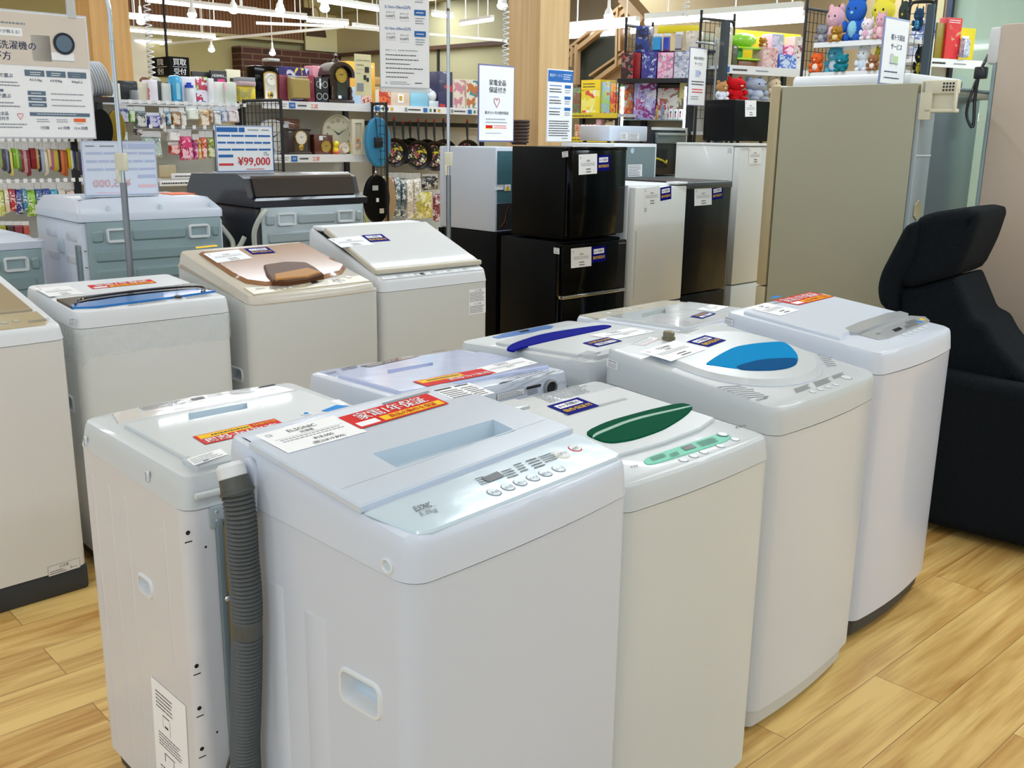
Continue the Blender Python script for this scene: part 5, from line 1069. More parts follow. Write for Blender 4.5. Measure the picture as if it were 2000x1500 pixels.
# ---------------------------------------------------------------- poles and hanging signs
def bl(p): return Vector(p)
def pole(label, px, py, Y, ztop, arm, clampz, lean=0):
    a = atY(px, py, Y); r = thing('display_pole', label, 'display pole', (a.x, a.y, 0))
    mb = MB(); mb.tube([(0, 0, .03), (0, 0, 1.28)], .013, 'pole_grey', 12); mb.build('lower_tube', r)
    k = [Vector((0, 0, 1.28)), Vector((0, 0, ztop - .24)), Vector((0, 0, ztop - .18)), Vector((0, 0, ztop - .12)), Vector((0, 0, ztop - .06)), Vector((arm[0] * .03, arm[1] * .03, ztop - .02)), Vector((arm[0] * .1, arm[1] * .1, ztop)), Vector((arm[0] * .5, arm[1] * .5, ztop)), Vector((arm[0], arm[1], ztop))]
    mb = MB(); mb.tube(catmull(k, 5), .0085, 'chrome', 12); mb.build('upper_tube', r)
    mb = MB(); mb.box(-.02, -.02, clampz - .035, .02, .02, clampz + .035, 'ivory', .005); mb.box(-.018, -.025, clampz - .08, -.004, -.012, clampz - .03, 'ivory', .003); mb.build('clamp', r)
    mb = MB(); mb.lathe([(.16, 0), (.16, .008), (.03, .03), (.013, .035)], 'pole_grey', 24); mb.build('base', r); return a
pa = pole('chrome display pole behind the film-wrapped washing machine, carrying the big buying guide sign', 255, 535, 3.98, 1.995, (-.30, -.10), 1.36)
pb = pole('chrome display pole behind the glass-lidded washer dryer, carrying the delivery price sign', 876, 400, 5.15, 2.25, (-.34, -.06), 1.36)
def sign(name, label, tl, tr, bl_, Y, yaw, spec, frame='film_line', paper='paper', thick=.006, cat='sign', edge=.01, back=None):
    """upright flat sign through the bottom-left picture corner at world y=Y, facing local -y"""
    A = atY(*bl_, Y); d = Vector((math.cos(R(yaw)), math.sin(R(yaw)), 0)); n = Vector((-d.y, d.x, 0))
    w_ = (atP(*tr, A, n) - A).dot(d); h_ = atP(*tl, A, n).z - A.z
    r = thing(name, label, cat, A, yaw)
    mb = MB(); mb.box(0, 0, 0, w_, thick, h_, frame, .001); mb.build('frame', r)
    mb = MB(); mb.quad(Vector((0, -.001, 0)), Vector((w_, 0, 0)), Vector((0, 0, h_)), edge, edge, 1 - edge, 1 - edge, paper)
    e = edge * 1.5; pen(mb, Vector((w_ * e, -.0015, h_ * e)), Vector((w_ * (1 - 2 * e), 0, 0)), Vector((0, 0, h_ * (1 - 2 * e))), spec, .0007); mb.build('sheet', r, smooth=0)
    return r, w_, h_
g = 'slate'; mat('slate', '5B7186', .55); mat('kraft', 'D9CFC4', .6); mat('pink', 'E9A6AE', .5); mat('steel_pale', 'CFCDC9', .4)
big = [('r', 0, 0, 1, .42, 'kraft'), ('l', .05, .07, .52, .11, 1, 'ink_grey'), ('r', .0, .125, .385, .19, 'paper'), ('t', .02, .135, .36, .18, 'セカファクが教える!', 'ink_navy', .01),
       ('t', .0, .225, .5, .30, '中古洗濯機の', 'ink_navy', .01), ('t', .0, .315, .27, .385, '選び方', 'ink_navy', .01), ('r', .46, .17, .64, .38, 'steel_pale'), ('r', .64, .30, .86, .37, 'paper'), ('r', .64, .365, .86, .37, 'ink_grey'),
       ('r', -.02, .45, .14, .47, g), ('t', -.02, .49, .28, .525, 'サイズで選ぶ', 'ink_navy', .01), ('l', 0, .55, .32, .60, 2, 'ink_grey'),
       ('r', .37, .455, .555, .505, g), ('r', .575, .455, .76, .505, g), ('r', .78, .455, .965, .505, g), ('l', .42, .465, .53, .5, 2, 'paper'), ('l', .62, .465, .72, .5, 2, 'paper'), ('l', .82, .465, .92, .5, 2, 'paper'),
       ('t', .39, .525, .545, .55, '4.2-5.5kg', 'ink_navy', .01), ('t', .585, .525, .74, .55, '6.0-8.0kg', 'ink_navy', .01), ('t', .80, .525, .94, .55, '8.0kg以上', 'ink_navy', .01),
       ('r', -.02, .62, .16, .64, g), ('t', -.02, .655, .25, .69, '性能で選ぶ', 'ink_navy', .01), ('l', 0, .715, .3, .77, 2, 'ink_grey')]
for i in range(3): big += [('r', .38, .625 + i * .048, .55, .66 + i * .048, g), ('l', .41, .635 + i * .048, .52, .652 + i * .048, 1, 'paper'), ('l', .6, .633 + i * .048, .95, .655 + i * .048, 1, 'ink_grey')]
big += [('t', 0, .80, .22, .83, '家電全品', 'ink_navy', .01), ('t', 0, .84, .22, .87, '保証付き', 'ink_navy', .01), ('t', .25, .81, .33, .865, '♡', 'pink', .02), ('l', 0, .89, .35, .94, 2, 'ink_grey'),
        ('r', .38, .80, .965, .83, g), ('l', .45, .807, .85, .82, 1, 'paper'), ('l', .44, .85, .57, .885, 2, 'ink_grey'), ('l', .63, .85, .75, .885, 2, 'ink_grey'), ('r', .80, .845, .92, .875, 'orange'),
        ('t', .47, .91, .55, .945, '7日間', 'ink_navy', .01), ('t', .64, .91, .75, .945, '6ヶ月間', 'ink_navy', .01), ('t', .80, .91, .93, .945, '12ヶ月間', 'ink_navy', .01), ('l', .82, .885, .9, .895, 1, 'ink_grey')]
r, w_, h_ = sign('hanging_sign', 'big white and beige washing machine buying guide sign hanging at the upper left', (-22, 14), (168, 28), (-22, 270), 3.47, 45, big, 'film_line', thick=.004, edge=.012)
mb = MB(); mb.T = Matrix.Translation(Vector((w_ * .76, -.004, h_ * .765))) @ Matrix.Rotation(R(90), 4, 'X'); mb.lathe([(w_ * .10, 0), (w_ * .10, .0015)], 'navy_glass', 28); mb.lathe([(w_ * .075, .0015), (w_ * .075, .002)], 'slate', 24); mb.build('washer_picture', r)
mb = MB(); mb.box(w_ * .82, -.008, h_ - .012, w_ * .90, .01, h_ + .06, mat('clear_clip', 'DDE3E8', .1, alpha=.5), .004); mb.build('clip', r)
dl = [('r', .28, -.14, 1, .045, 'ink_blue'), ('l', .12, .0, .4, .045, 1, 'ink_blue')]
for i, t in enumerate(('', '5.1km-10km以内', '10.1km-20km以内')):
    v = .045 + i * .2
    if t: dl.append(('t', .1, v - .02, .62, v + .03, t, 'ink_blue', .01))
    dl += [('t', .12, v + .045, .3, v + .07, '小サイズ', 'ink'), ('t', .4, v + .055, .58, v + .08, '大サイズ', 'ink'), ('t', .12, v + .08, .3, v + .105, ('4,950円', '6,600円', '7,150円')[i], 'ink', .01), ('t', .4, v + .09, .58, v + .115, ('7,150円', '8,250円', '9,350円')[i], 'ink', .01), ('r', .12, v + .115, .32, v + .117, 'ink_grey'), ('r', .4, v + .13, .6, v + .132, 'ink_grey'),
           ('r', .70, v + .02, .94, v + .075, 'ink_blue'), ('l', .74, v + .035, .9, v + .06, 1, 'paper'), ('l', .72, v + .09, .92, v + .16, 3, 'ink_grey')]
dl += [('t', .1, .645, .32, .665, '返送オプション', 'ink_navy'), ('l', .36, .645, .85, .665, 1, 'ink_grey')]
for i in range(6): dl.append(('l', .1, .69 + i * .042, .9 - .1 * (i % 3), .712 + i * .042, 1, 'ink'))
dl += [('t', .08, .95, .13, .98, '△', 'ink'), ('l', .18, .95, .6, .985, 2, 'ink_grey'), ('l', .7, .95, .9, .975, 1, 'ink')]
r, w_, h_ = sign('hanging_sign', 'white delivery price sign with blue boxes hanging from the top centre', (743, -45), (838, -35), (743, 171), 5.0, 22, dl, 'film_line', thick=.004)
mb = MB(); mb.box(.0, -.003, -.02, w_, .003, .0, MATS['clear_clip']); mb.build('sleeve', r)
def clear_frame_price(label, tl, tr, bl_, Y, price, mirror, blue='ink_blue', red='ink_red', old=''):
    sp = [('r', 0, 0, 1, .012, blue), ('r', 0, .988, 1, 1, blue), ('r', 0, 0, .01, 1, blue), ('r', .99, 0, 1, 1, blue), ('r', .02, .04, .38, .14, blue), ('r', .40, .04, .50, .14, blue), ('l', .56, .06, .76, .12, 1, 'ink_grey'), ('l', .8, .06, .95, .12, 1, 'ink_grey')]
    for v in (.20, .35, .50):
        u = .03
        for k in range(4 if v != .35 else 6): wd_ = (.94 / (4 if v != .35 else 6)); sp.append(('r', u, v, u + wd_ - .02, v + .04, blue)); u += wd_
    sp += [('r', .03, .63, .28, .69, blue), ('r', .03, .82, .28, .87, red), ('t', .36, .68, .93, .90, price, red, .02), ('l', .5, .93, .85, .975, 1, red)]
    if old: sp.append(('t', .80, .57, .93, .66, '大量キズ有' if 0 else '大型\nキズ有', 'ink'))
    if mirror:
        m_ = []
        for it in sp:
            if it[0] == 'r': m_.append(('r', 1 - it[3], it[2], 1 - it[1], it[4], it[5]))
            elif it[0] == 'l': m_.append(('l', 1 - it[3], it[2], 1 - it[1], it[4], it[5], it[6]))
            else: m_.append(it)
        sp = [k for k in m_ if k[0] != 't']
    r, w_, h_ = sign('price_sign', label, tl, tr, bl_, Y, 45, sp, 'film_line', 'paper_blue' if mirror else 'paper', thick=.004, edge=.004, cat='price sign')
    if mirror:
        mb = MB(); mb.text(Vector((w_ * .62, -.0024, h_ * .13)), Vector((-w_ * .5, 0, 0)), Vector((0, 0, h_ * .17)), 0, 0, 1, 1, price, red, -.0006, bold=.02); mb.build('price_print', r, smooth=0)
    mb = MB(); mb.box(0, -.0, -.008, w_, .05, .0, 'film_line', .001); mb.build('foot', r)
mat('blue_pale', 'B9C4E4', .5); mat('red_pale', 'EFC4CC', .5)
clear_frame_price('price sign seen from behind on the white drum washing machine, mirrored 65,000 print', (158, 275), (303, 273), (166, 383), 4.42, '¥65,000', True, 'blue_pale', 'red_pale')
clear_frame_price('price sign of 99,000 yen on the dark grey drum washing machine', (419, 244), (532, 243), (424, 336), 5.0, '¥99,000', False, old='x')
heart = ('t', .34, .42, .66, .56, '♡', 'pink', .01)
sign('stand_sign', 'white warranty sign with pink heart standing on the white cube refrigerator', (937, 124), (1005, 129), (934, 277), 6.1, 45,
     [('t', .24, .17, .80, .25, '家電全品', 'ink', .01), ('t', .24, .27, .80, .35, '保証付き', 'ink', .01), heart, ('t', .15, .60, .86, .65, '最大12ヶ月の動作保証', 'ink', .01), ('l', .18, .70, .82, .73, 1, 'ink_grey'), ('l', .18, .745, .84, .775, 1, 'ink_grey'), ('r', .18, .80, .38, .85, 'sticker_red'), ('r', .18, .84, .38, .85, 'sticker_yellow'), ('l', .42, .79, .85, .85, 2, 'orange'), ('l', .18, .9, .8, .92, 1, 'ink_grey')], mat('frame_violet', '6E6A9A', .4), edge=.02)
sb = [('r', 0, 0, 1, .16, 'ink_blue'), ('t', .06, .03, .55, .11, '配送サービス', 'paper', .01), ('l', .6, .04, .95, .13, 3, 'paper')]
for i in range(3): v = .2 + i * .16; sb += [('l', .06, v, .55, v + .03, 1, 'ink_blue'), ('r', .67, v, .92, v + .045, 'ink_blue'), ('l', .06, v + .045, .6, v + .12, 2, 'ink'), ('l', .68, v + .06, .92, v + .12, 2, 'ink_grey')]
sb += [('l', .06, .70, .92, .94, 7, 'ink'), ('l', .6, .95, .85, .975, 1, 'ink')]
sign('stand_sign', 'narrow white delivery service sign with blue header by the wooden pillar', (1072, 134), (1120, 140), (1067, 277), 6.35, 45, sb, 'white_plain')
sv = [('t', .22, .13, .84, .20, '商品お取置き', 'ink', .01), ('t', .28, .23, .74, .30, 'サービス', 'ink', .01), ('r', .36, .38, .62, .50, 'blue_pale'), ('r', .42, .40, .66, .46, 'ink_blue'), ('l', .15, .56, .9, .66, 2, 'ink'), ('l', .2, .7, .88, .80, 2, 'ink_red'), ('l', .15, .84, .7, .92, 2, 'ink_grey')]
sign('hanging_sign', 'narrow white layaway service sign hanging from a small pole by the toy shelves', (1347, 91), (1382, 96), (1342, 206), 7.5, 45, sv, 'frame_violet', edge=.015)
a = atY(1394, 195, 7.6); r = thing('display_pole', 'short grey display pole holding the layaway service sign', 'display pole', (a.x, a.y, 0)); zt_ = atY(1394, 86, 7.6).z
mb = MB(); mb.tube(catmull([Vector(p) for p in ((0, 0, .02), (0, 0, 1.0), (0, 0, zt_ - .05), (-.02, 0, zt_ - .01), (-.06, -.01, zt_), (-.16, -.02, zt_ + .01))], 5), .008, 'pole_grey', 10); mb.build('tube', r); mb = MB(); mb.lathe([(.15, 0), (.15, .01), (.02, .02)], 'pole_grey', 20); mb.build('base', r)
sign('stand_sign', 'narrow white light truck rental sign on the champagne grey refrigerator', (1727, 30), (1778, 40), (1716, 165), 4.55, 45,
     [('t', .28, .20, .86, .32, '軽トラ貸出', 'ink_navy', .01), ('t', .30, .36, .78, .46, 'サービス', 'ink_navy', .01), ('r', .32, .53, .46, .67, mat('line_grey', 'C9CED2', .5)), ('r', .46, .56, .66, .67, mat('leaf_green', 'BBD9A0', .5)), ('r', .3, .68, .68, .695, 'ink_grey'), ('t', .34, .70, .42, .735, '○', 'ink_grey'), ('t', .56, .70, .64, .735, '○', 'ink_grey'), ('l', .12, .80, .86, .85, 1, 'ink_navy'), ('l', .12, .9, .86, .95, 1, 'ink_navy')], mat('frame_blue', '8C9BC9', .4), edge=.03)
# black buying counter sign
a = atY(332, 148, 9.0); A1_, w1, h1 = span(333, 110, 371, 148, 9.0, 45)
r = thing('hanging_sign', 'black box sign reading purchase counter hanging beyond the shelves', 'sign', A1_, 45)
mb = MB(); mb.box(0, 0, 0, w1, .34, h1, 'black_plain'); pen(mb, Vector((0, -.001, 0)), Vector((w1, 0, 0)), Vector((0, 0, h1)), [('t', .14, .1, .86, .44, '買取', 'paper', .02), ('r', .14, .5, .86, .52, 'paper'), ('t', .14, .58, .86, .92, '受付', 'paper', .02)], .002)
pen(mb, Vector((-.001, .34, 0)), Vector((0, -.34, 0)), Vector((0, 0, h1)), [('t', .14, .1, .86, .44, '買取', 'paper', .02), ('r', .14, .5, .86, .52, 'paper'), ('t', .14, .58, .86, .92, '受付', 'paper', .02)], .002); mb.build('box', r, smooth=0)
mb = MB(); mb.tube([(w1 * .3, .15, h1), (w1 * .3, .15, CEIL - A1_.z)], .012, 'rubber', 8); mb.build('hanger', r)
# ---------------------------------------------------------------- shelving and goods
mat('shelf_white', 'E3E5E8', .4); mat('shelf_back', 'C9C6B8', .6); mat('mesh_black', '15171C', .4); mat('clear_pack', 'E4EAEE', .1, alpha=.35, coat=1, bump=.4, bscale=40)
def mix(c, d, k):
    a = [int(c[i:i + 2], 16) for i in (0, 2, 4)]; b = [int(d[i:i + 2], 16) for i in (0, 2, 4)]
    return '%02X%02X%02X' % tuple(int(x + (y - x) * k) for x, y in zip(a, b))
def packart(c): return art([c, mix(c, 'FFFFFF', .25), c, mix(c, '101010', .3), mix(c, 'FFFFFF', .75)], 16, .9)
def colm(c, rough=.45, coat=.2):
    k = 'ink_' + c + '_%d' % (rough * 100)
    if k not in MATS: mat(k, c, rough, coat=coat)
    return MATS[k]
def art(cols, sc=14, coat=.5): return multi('print_' + '_'.join(cols) + '_%d' % sc, cols, sc * 2.6, .4, coat * .4)
def unit(label, Mx, x0, x1, zb, ztop, boards, d=.4, back='shelf_back', rail='shelf_white', railh=.055, uprights=True, name='shelf_unit', railspec=None, upm='mesh_black', boardm='shelf_white'):
    """gondola: local x0..x1, back panel at depth d, boards = list of top heights"""
    O = Mx @ Vector((x0, 0, 0)); yaw = math.degrees(math.atan2(Mx[1][0], Mx[0][0]))
    r = thing(name, label, 'shelf', O, yaw); L_ = x1 - x0
    if back: mb = MB(); mb.box(0, d, zb, L_, d + .02, ztop, back); mb.build('back_panel', r)
    for z in boards:
        mb = MB(); mb.box(0, 0.004, z - .025, L_, d, z, boardm); B_ = mb.build('shelf_board', r)
        mb = MB(); mb.box(0, -.004, z - railh, L_, .004, z + .004, rail)
        if railspec:
            n = max(1, int(L_ / .55))
            for i in range(n): pen(mb, Vector((i * .55, -.005, z - railh)), Vector((.5, 0, 0)), Vector((0, 0, railh)), railspec, .0012)
        mb.build('price_rail', B_, smooth=0)
    if uprights:
        for x in (0, L_): mb = MB(); mb.box(x - .02, d - .03, 0, x + .02, d + .01, ztop, upm); mb.build('upright', r)
        for x in (0.0, L_): mb = MB(); mb.box(x - .02, .02, 0, x + .02, d - .03, .07, upm); mb.build('foot', r)
    return r
def mesh_panel(label, Mx, p0, p1, ztop, zbot, y=0, step=.05):
    """black wire grid panel standing between two local points (x,y)"""
    a = Vector((p0[0], p0[1], 0)); b = Vector((p1[0], p1[1], 0)); d = b - a; L_ = d.length
    O = Mx @ a; dw = Mx.to_3x3() @ d; r = thing('wire_grid_panel', label, 'display grid', (O.x, O.y, 0), math.degrees(math.atan2(dw.y, dw.x)))
    mb = MB(); mb.tube(catmull([Vector(p) for p in ((0, 0, 0), (0, 0, ztop - .12), (0, 0, ztop - .07), (0, 0, ztop - .035), (.012, 0, ztop - .008), (.04, 0, ztop), (L_ - .04, 0, ztop), (L_ - .012, 0, ztop - .008), (L_, 0, ztop - .035), (L_, 0, ztop - .07), (L_, 0, ztop - .12), (L_, 0, 0))], 3), .011, 'mesh_black', 8); mb.build('frame', r)
    mb = MB(); x = step
    while x < L_ - .01: mb.box(x - .0018, -.0018, zbot, x + .0018, .0018, ztop, 'mesh_black'); x += step
    z = zbot
    while z < ztop: mb.box(0, -.002, z - .0018, L_, .002, z + .0018, 'mesh_black'); z += step * 1.3
    mb.build('wire_grid', r); return r
ORD = ['first', 'second', 'third', 'fourth', 'fifth', 'sixth', 'seventh', 'eighth', 'ninth', 'tenth', 'eleventh', 'twelfth', '13th', '14th', '15th', '16th', '17th', '18th', '19th', '20th', '21st', '22nd', '23rd', '24th', '25th', '26th', '27th', '28th', '29th', '30th']
class Shelf:
    def __init__(s, Mx): s.M = Mx; s.yaw = math.degrees(math.atan2(Mx[1][0], Mx[0][0]))
    def place(s, x0, y0, x1, y1, k=.03, z=None):
        xm = (x0 + x1) / 2; A = face(s.M, x0, y1, y=k); B_ = face(s.M, x1, y1, y=k); T = face(s.M, xm, y0, y=k)
        zb = z if z is not None else min(A.z, B_.z)
        return s.M @ Vector((A.x, k, zb)), B_.x - A.x, max(T.z - zb, .02)
    def root(s, name, label, cat, O, group=None): return thing(name, label, cat, O, s.yaw, group)
    def box(s, label, px, front, side=None, d=.12, k=.03, z=None, name='boxed_item', cat='box', group=None, spec=None, rot=0):
        O, w_, h = s.place(*px, k, z); mb = MB()
        mb.box(0, 0, 0, w_, d, h, side or front, .003)
        if side: mb.quad(Vector((0, -.001, 0)), Vector((w_, 0, 0)), Vector((0, 0, h)), .02, .02, .98, .98, front)
        if spec: pen(mb, Vector((0, -.0015, 0)), Vector((w_, 0, 0)), Vector((0, 0, h)), spec, .001)
        o = mb.build(name, smooth=30); o.location = O; o.rotation_euler = (0, 0, R(s.yaw + rot)); return tag(o, label, cat, group)
    def pack(s, label, px, m, k=-.02, d=.03, name='hanging_pack', cat='packaged item', group=None, card='shelf_white', cf=.25, clear=False):
        """something in a bag under a header card, hanging from a hook"""
        O, w_, h = s.place(*px, k); r = s.root(name, label, cat, O, group)
        q = [(0.0, 0), (w_, 0.0), (w_ * .97, h * (1 - cf)), (w_ * .03, h * (1 - cf))]
        rd = random.Random(int(px[0] * 13 + px[1])); q = [(a + rd.uniform(-.06, .06) * w_, b + rd.uniform(-.03, .03) * h) for a, b in q]
        mb = MB(); e = .25
        c = (w_ / 2, h * .4)
        mb.loft([[(a, 0, b) for a, b in q], [(c[0] + (a - c[0]) * .8, -d, c[1] + (b - c[1]) * .8) for a, b in q]], m, 0, 1); mb.loft([[(a, 0, b) for a, b in q][::-1], [(c[0] + (a - c[0]) * .8, d * .6, c[1] + (b - c[1]) * .8) for a, b in q][::-1]], m, 0, 1); mb.build('content', r, smooth=60)
        mb = MB(); mb.box(w_ * .02, -.002, h * (1 - cf), w_ * .98, .002, h, card); mb.build('header_card', r)
        return r
SP = Vector((-1.787, 7.589, 0)); S = Shelf(frame_at(SP, 45))
def sx(px, py=205, y=0): return face(S.M, px, py, y=y).x
def sz(px, py, y=0): return face(S.M, px, py, y=y).z
IR = [('t', .0, .2, .28, .8, 'インテリア', 'ink', .01), ('l', .31, .2, .42, .8, 2, 'ink_grey'), ('r', .45, .12, .56, .88, 'ink_blue'), ('t', .47, .22, .54, .78, '買取', 'paper', .01), ('l', .60, .2, .78, .8, 1, 'ink'), ('t', .82, .2, .97, .8, '工房', 'orange', .01)]
zu = sz(530, 197); zl = sz(548, 303)
unit('clock shelf unit with white boards and price rails, above the dark grey drum washing machine', S.M, sx(512), sx(724), .5, 1.74, [zl, zu, 1.0], .36, railspec=IR)
mesh_panel('black wire grid panel at the left end of the clock shelf', S.M, (sx(476), -.0), (sx(476) + .02, -.46), sz(500, 198), .7)
mp_ = mesh_panel('black wire grid panel at the right end of the clock shelf, holding ironing boards', S.M, (sx(724), -.02), (sx(724) + .0, -.20), sz(724, 203), .5)
# ---- clocks
def dial(mb, c, r_, facem, rim, hour=10, mins=10, ink='ink', nums=False, ry=None):
    """round dial lying in the local xz plane facing -y"""
    T = mb.T; mb.T = T @ Matrix.Translation(Vector(c)) @ Matrix.Rotation(R(90), 4, 'X')
    mb.lathe([(r_, 0), (r_, .006), (r_ * .93, .009), (r_ * .9, .004)], rim, 28); mb.lathe([(r_ * .92, .001), (r_ * .91, .0045)], facem, 28)
    for i in range(12):
        a = 2 * math.pi * i / 12; x = math.sin(a) * r_ * .78; y = math.cos(a) * r_ * .78
        if nums: mb.text(Vector((x, y, .006)), Vector((r_ * .16, 0, 0)), Vector((0, r_ * .16, 0)), -.6, -.5, .6, .5, str(i or 12), ink, 0, fit=0)
        else: mb.box(x - r_ * .03, y - r_ * .03, .005, x + r_ * .03, y + r_ * .03, .0065, ink)
    for ang, l, w_ in ((hour * 30 + mins / 2, .45, .05), (mins * 6, .68, .035)):
        t = R(ang); dx, dy = math.sin(t) * r_ * l, math.cos(t) * r_ * l; nx, ny = -math.cos(t) * r_ * w_, math.sin(t) * r_ * w_
        mb.add([(nx, ny, .008), (-nx, -ny, .008), (dx, dy, .008)], [(0, 1, 2)], ink)
    mb.T = T
mat('dial_white', 'EDEBE0', .4); mat('dial_gold', 'C9AE5C', .3, metal=.6); mat('gold', 'C6A24C', .25, metal=.8); mat('wood_dark', '2A1813', .35, coat=.5); mat('wood_red', '5E2A18', .35, coat=.5); mat('wood_brown', '7A4426', .4, coat=.4); mat('clock_cream', 'D9D2BC', .4)
def mantel(label, px, body, style, z, k=.08):
    O, w_, h = S.place(*px, k, z); r = S.root('mantel_clock', label, 'clock', O); mb = MB()
    if style == 'rect':
        mb.box(0, .0, 0, w_, .12, h, body, .006); mb.box(-.006, -.008, 0, w_ + .006, .125, .02, body, .003); mb.box(-.006, -.008, h - .02, w_ + .006, .125, h, body, .003); mb.build('case', r)
        mb = MB(); mb.box(w_ * .24, -.004, h * .06, w_ * .86, .0, h * .92, mat('glass_dark', '31302A', .15, coat=1)); mb.box(w_ * .24, -.006, h * .06, w_ * .86, -.003, h * .1, 'gold'); mb.build('glass_door', r)
        mb = MB(); dial(mb, (w_ * .55, -.005, h * .64), w_ * .28, 'dial_white', 'gold'); mb.build('dial', r)
        mb = MB(); mb.ball((w_ * .55, -.006, h * .28), (w_ * .12, .006, w_ * .12), 'gold', 12, 6); mb.box(w_ * .54, -.006, h * .3, w_ * .56, -.004, h * .5, 'gold'); mb.build('pendulum', r)
    elif style == 'gold':
        mb.box(0, 0, 0, w_, .14, h, body, .012); mb.build('case', r)
        mb = MB(); o = [(w_ * .34, h * .02), (w_ * .9, h * .02), (w_ * .9, h * .75)] + [(w_ * .62 + w_ * .28 * math.cos(R(a)), h * .75 + h * .10 * math.sin(R(a))) for a in range(20, 180, 20)] + [(w_ * .34, h * .75)]
        i2 = inset(o, .008); mb.loft([[(a, -.001, b) for a, b in o], [(a, -.008, b) for a, b in o], [(a, -.008, b) for a, b in i2], [(a, -.003, b) for a, b in i2]], 'gold', 0, 0); mb.poly(i2, [], lambda a, b: (a, -.003, b), 'dial_white'); mb.build('front_frame', r)
        mb = MB(); dial(mb, (w_ * .64, -.004, h * .62), w_ * .2, 'dial_white', 'dial_white'); mb.build('dial', r)
        mb = MB(); mb.ball((w_ * .6, -.006, h * .18), (w_ * .12, .008, w_ * .12), 'gold', 12, 6); mb.ball((w_ * .6, -.008, h * .18), (w_ * .05, .012, w_ * .05), 'ink', 8, 5); mb.build('pendulum', r)
    elif style == 'box':
        mb.box(0, 0, 0, w_, .11, h, body, .004); mb.build('case', r); mb = MB(); dial(mb, (w_ * .6, -.002, h * .42), w_ * .27, 'dial_gold', 'gold'); mb.build('dial', r)
        mb = MB(); mb.box(w_ * .25, -.003, h * .72, w_ * .45, -.001, h * .93, 'paper'); mb.build('price_tag', r)
    elif style == 'arch':
        o = [(w_ * .12, .03), (w_ * .88, .03), (w_ * .88, h * .52)] + [(w_ * .5 + w_ * .38 * math.cos(R(a)), h * .52 + h * .2 * math.sin(R(a))) for a in range(15, 180, 15)] + [(w_ * .12, h * .52)]
        mb.loft([[(a, .13, b) for a, b in o], [(a, .0, b) for a, b in o]][::-1], body, 1, 1); mb.box(0, -.02, 0, w_, .15, .03, body, .006); mb.build('case', r)
        ar = [(w_ * .5 + w_ * rr * math.cos(R(a)), h * .55 + h * (rr - .16) * .75 * math.sin(R(a))) for rr, rg in ((.5, range(-10, 191, 12)),) for a in rg]
        ai = [(w_ * .5 + (a - w_ * .5) * .78, h * .55 + (b - h * .55) * .78) for a, b in ar]
        mb = MB()
        for y0, y1 in ((-.03, .14),):
            pl = ar + ai[::-1]; mb.poly(pl, [], lambda a, b: (a, y0, b), body); mb.loft([[(a, y0, b) for a, b in pl], [(a, y1, b) for a, b in pl]], body)
        mb.build('arched_hood', r)
        mb = MB(); mb.lathe([(w_ * .12, 0), (w_ * .1, .02), (w_ * .04, .03), (w_ * .07, .05), (w_ * .02, .07), (.003, h * .12)], body, 12, (w_ * .5, .05, h * .8)); mb.build('finial', r)
        mb = MB(); mb.box(w_ * .36, -.004, h * .08, w_ * .74, 0, h * .52, mat('glass_teal', '24343A', .1, coat=1)); mb.build('glass_door', r)
        mb = MB(); dial(mb, (w_ * .53, -.006, h * .55), w_ * .23, 'dial_gold', 'gold'); mb.build('dial', r)
        for x in (w_ * .16, w_ * .88): mb = MB(); mb.lathe([(.012, 0), (.016, .02), (.008, .04), (.014, .07), (.006, .1)], body, 10, (x, -.01, .03)); mb.build('turned_post', r)
        mb = MB(); mb.box(w_ * .4, -.006, h * .1, w_ * .52, -.005, h * .16, 'paper'); mb.build('price_tag', r)
    return r
mantel('black mantel clock with gold arched front and pendulum on the top board', (499, 129, 547, 193), 'black_gloss', 'gold', zu)
mantel('tall dark wooden arched clock with finial on the top board', (640, 101, 690, 196), 'wood_dark', 'arch', zu, .06)
mantel('dark pillar mantel clock with white dial and gold pendulum on the lower board', (565, 250, 607, 301), 'wood_dark', 'rect', zl, .05)
mantel('red-brown wooden box clock with gold oval dial on the lower board', (615, 263, 651, 301), 'wood_red', 'box', zl, .05)
mantel('brown wooden clock behind the dark pillar clock', (547, 232, 588, 301), 'wood_brown', 'box', zl, .20)
def round_clock(label, cx, cy, rp, rim, facem, z, k, nums=True, sq=1):
    c = face(S.M, cx, cy, y=k); q = face(S.M, cx + rp, cy, y=k); rr = (q - c).length; zc = max(c.z, z + rr)
    r = S.root('round_clock', label, 'clock', S.M @ Vector((c.x, k, z))); mb = MB(); mb.T = Matrix.Translation((0, 0, zc - z)) @ Matrix.Rotation(R(90), 4, 'X'); mb.lathe([(rr * .9, -.03), (rr, -.02), (rr, .012), (rr * .9, .016), (rr * .88, .005)], rim, 36); mb.build('rim', r)
    mb = MB(); dial(mb, (0, -.004, zc - z), rr * .88, facem, facem, nums=nums); mb.build('dial', r)
round_clock('large round cream wall clock leaning at the back of the lower board', 660, 272, 31, 'clock_cream', mat('dial_cream', 'E0DCC4', .4), zl, .18)
round_clock('white round wall clock behind the left wire grid panel', 533, 270, 29, 'shelf_white', 'dial_white', zl, .16)
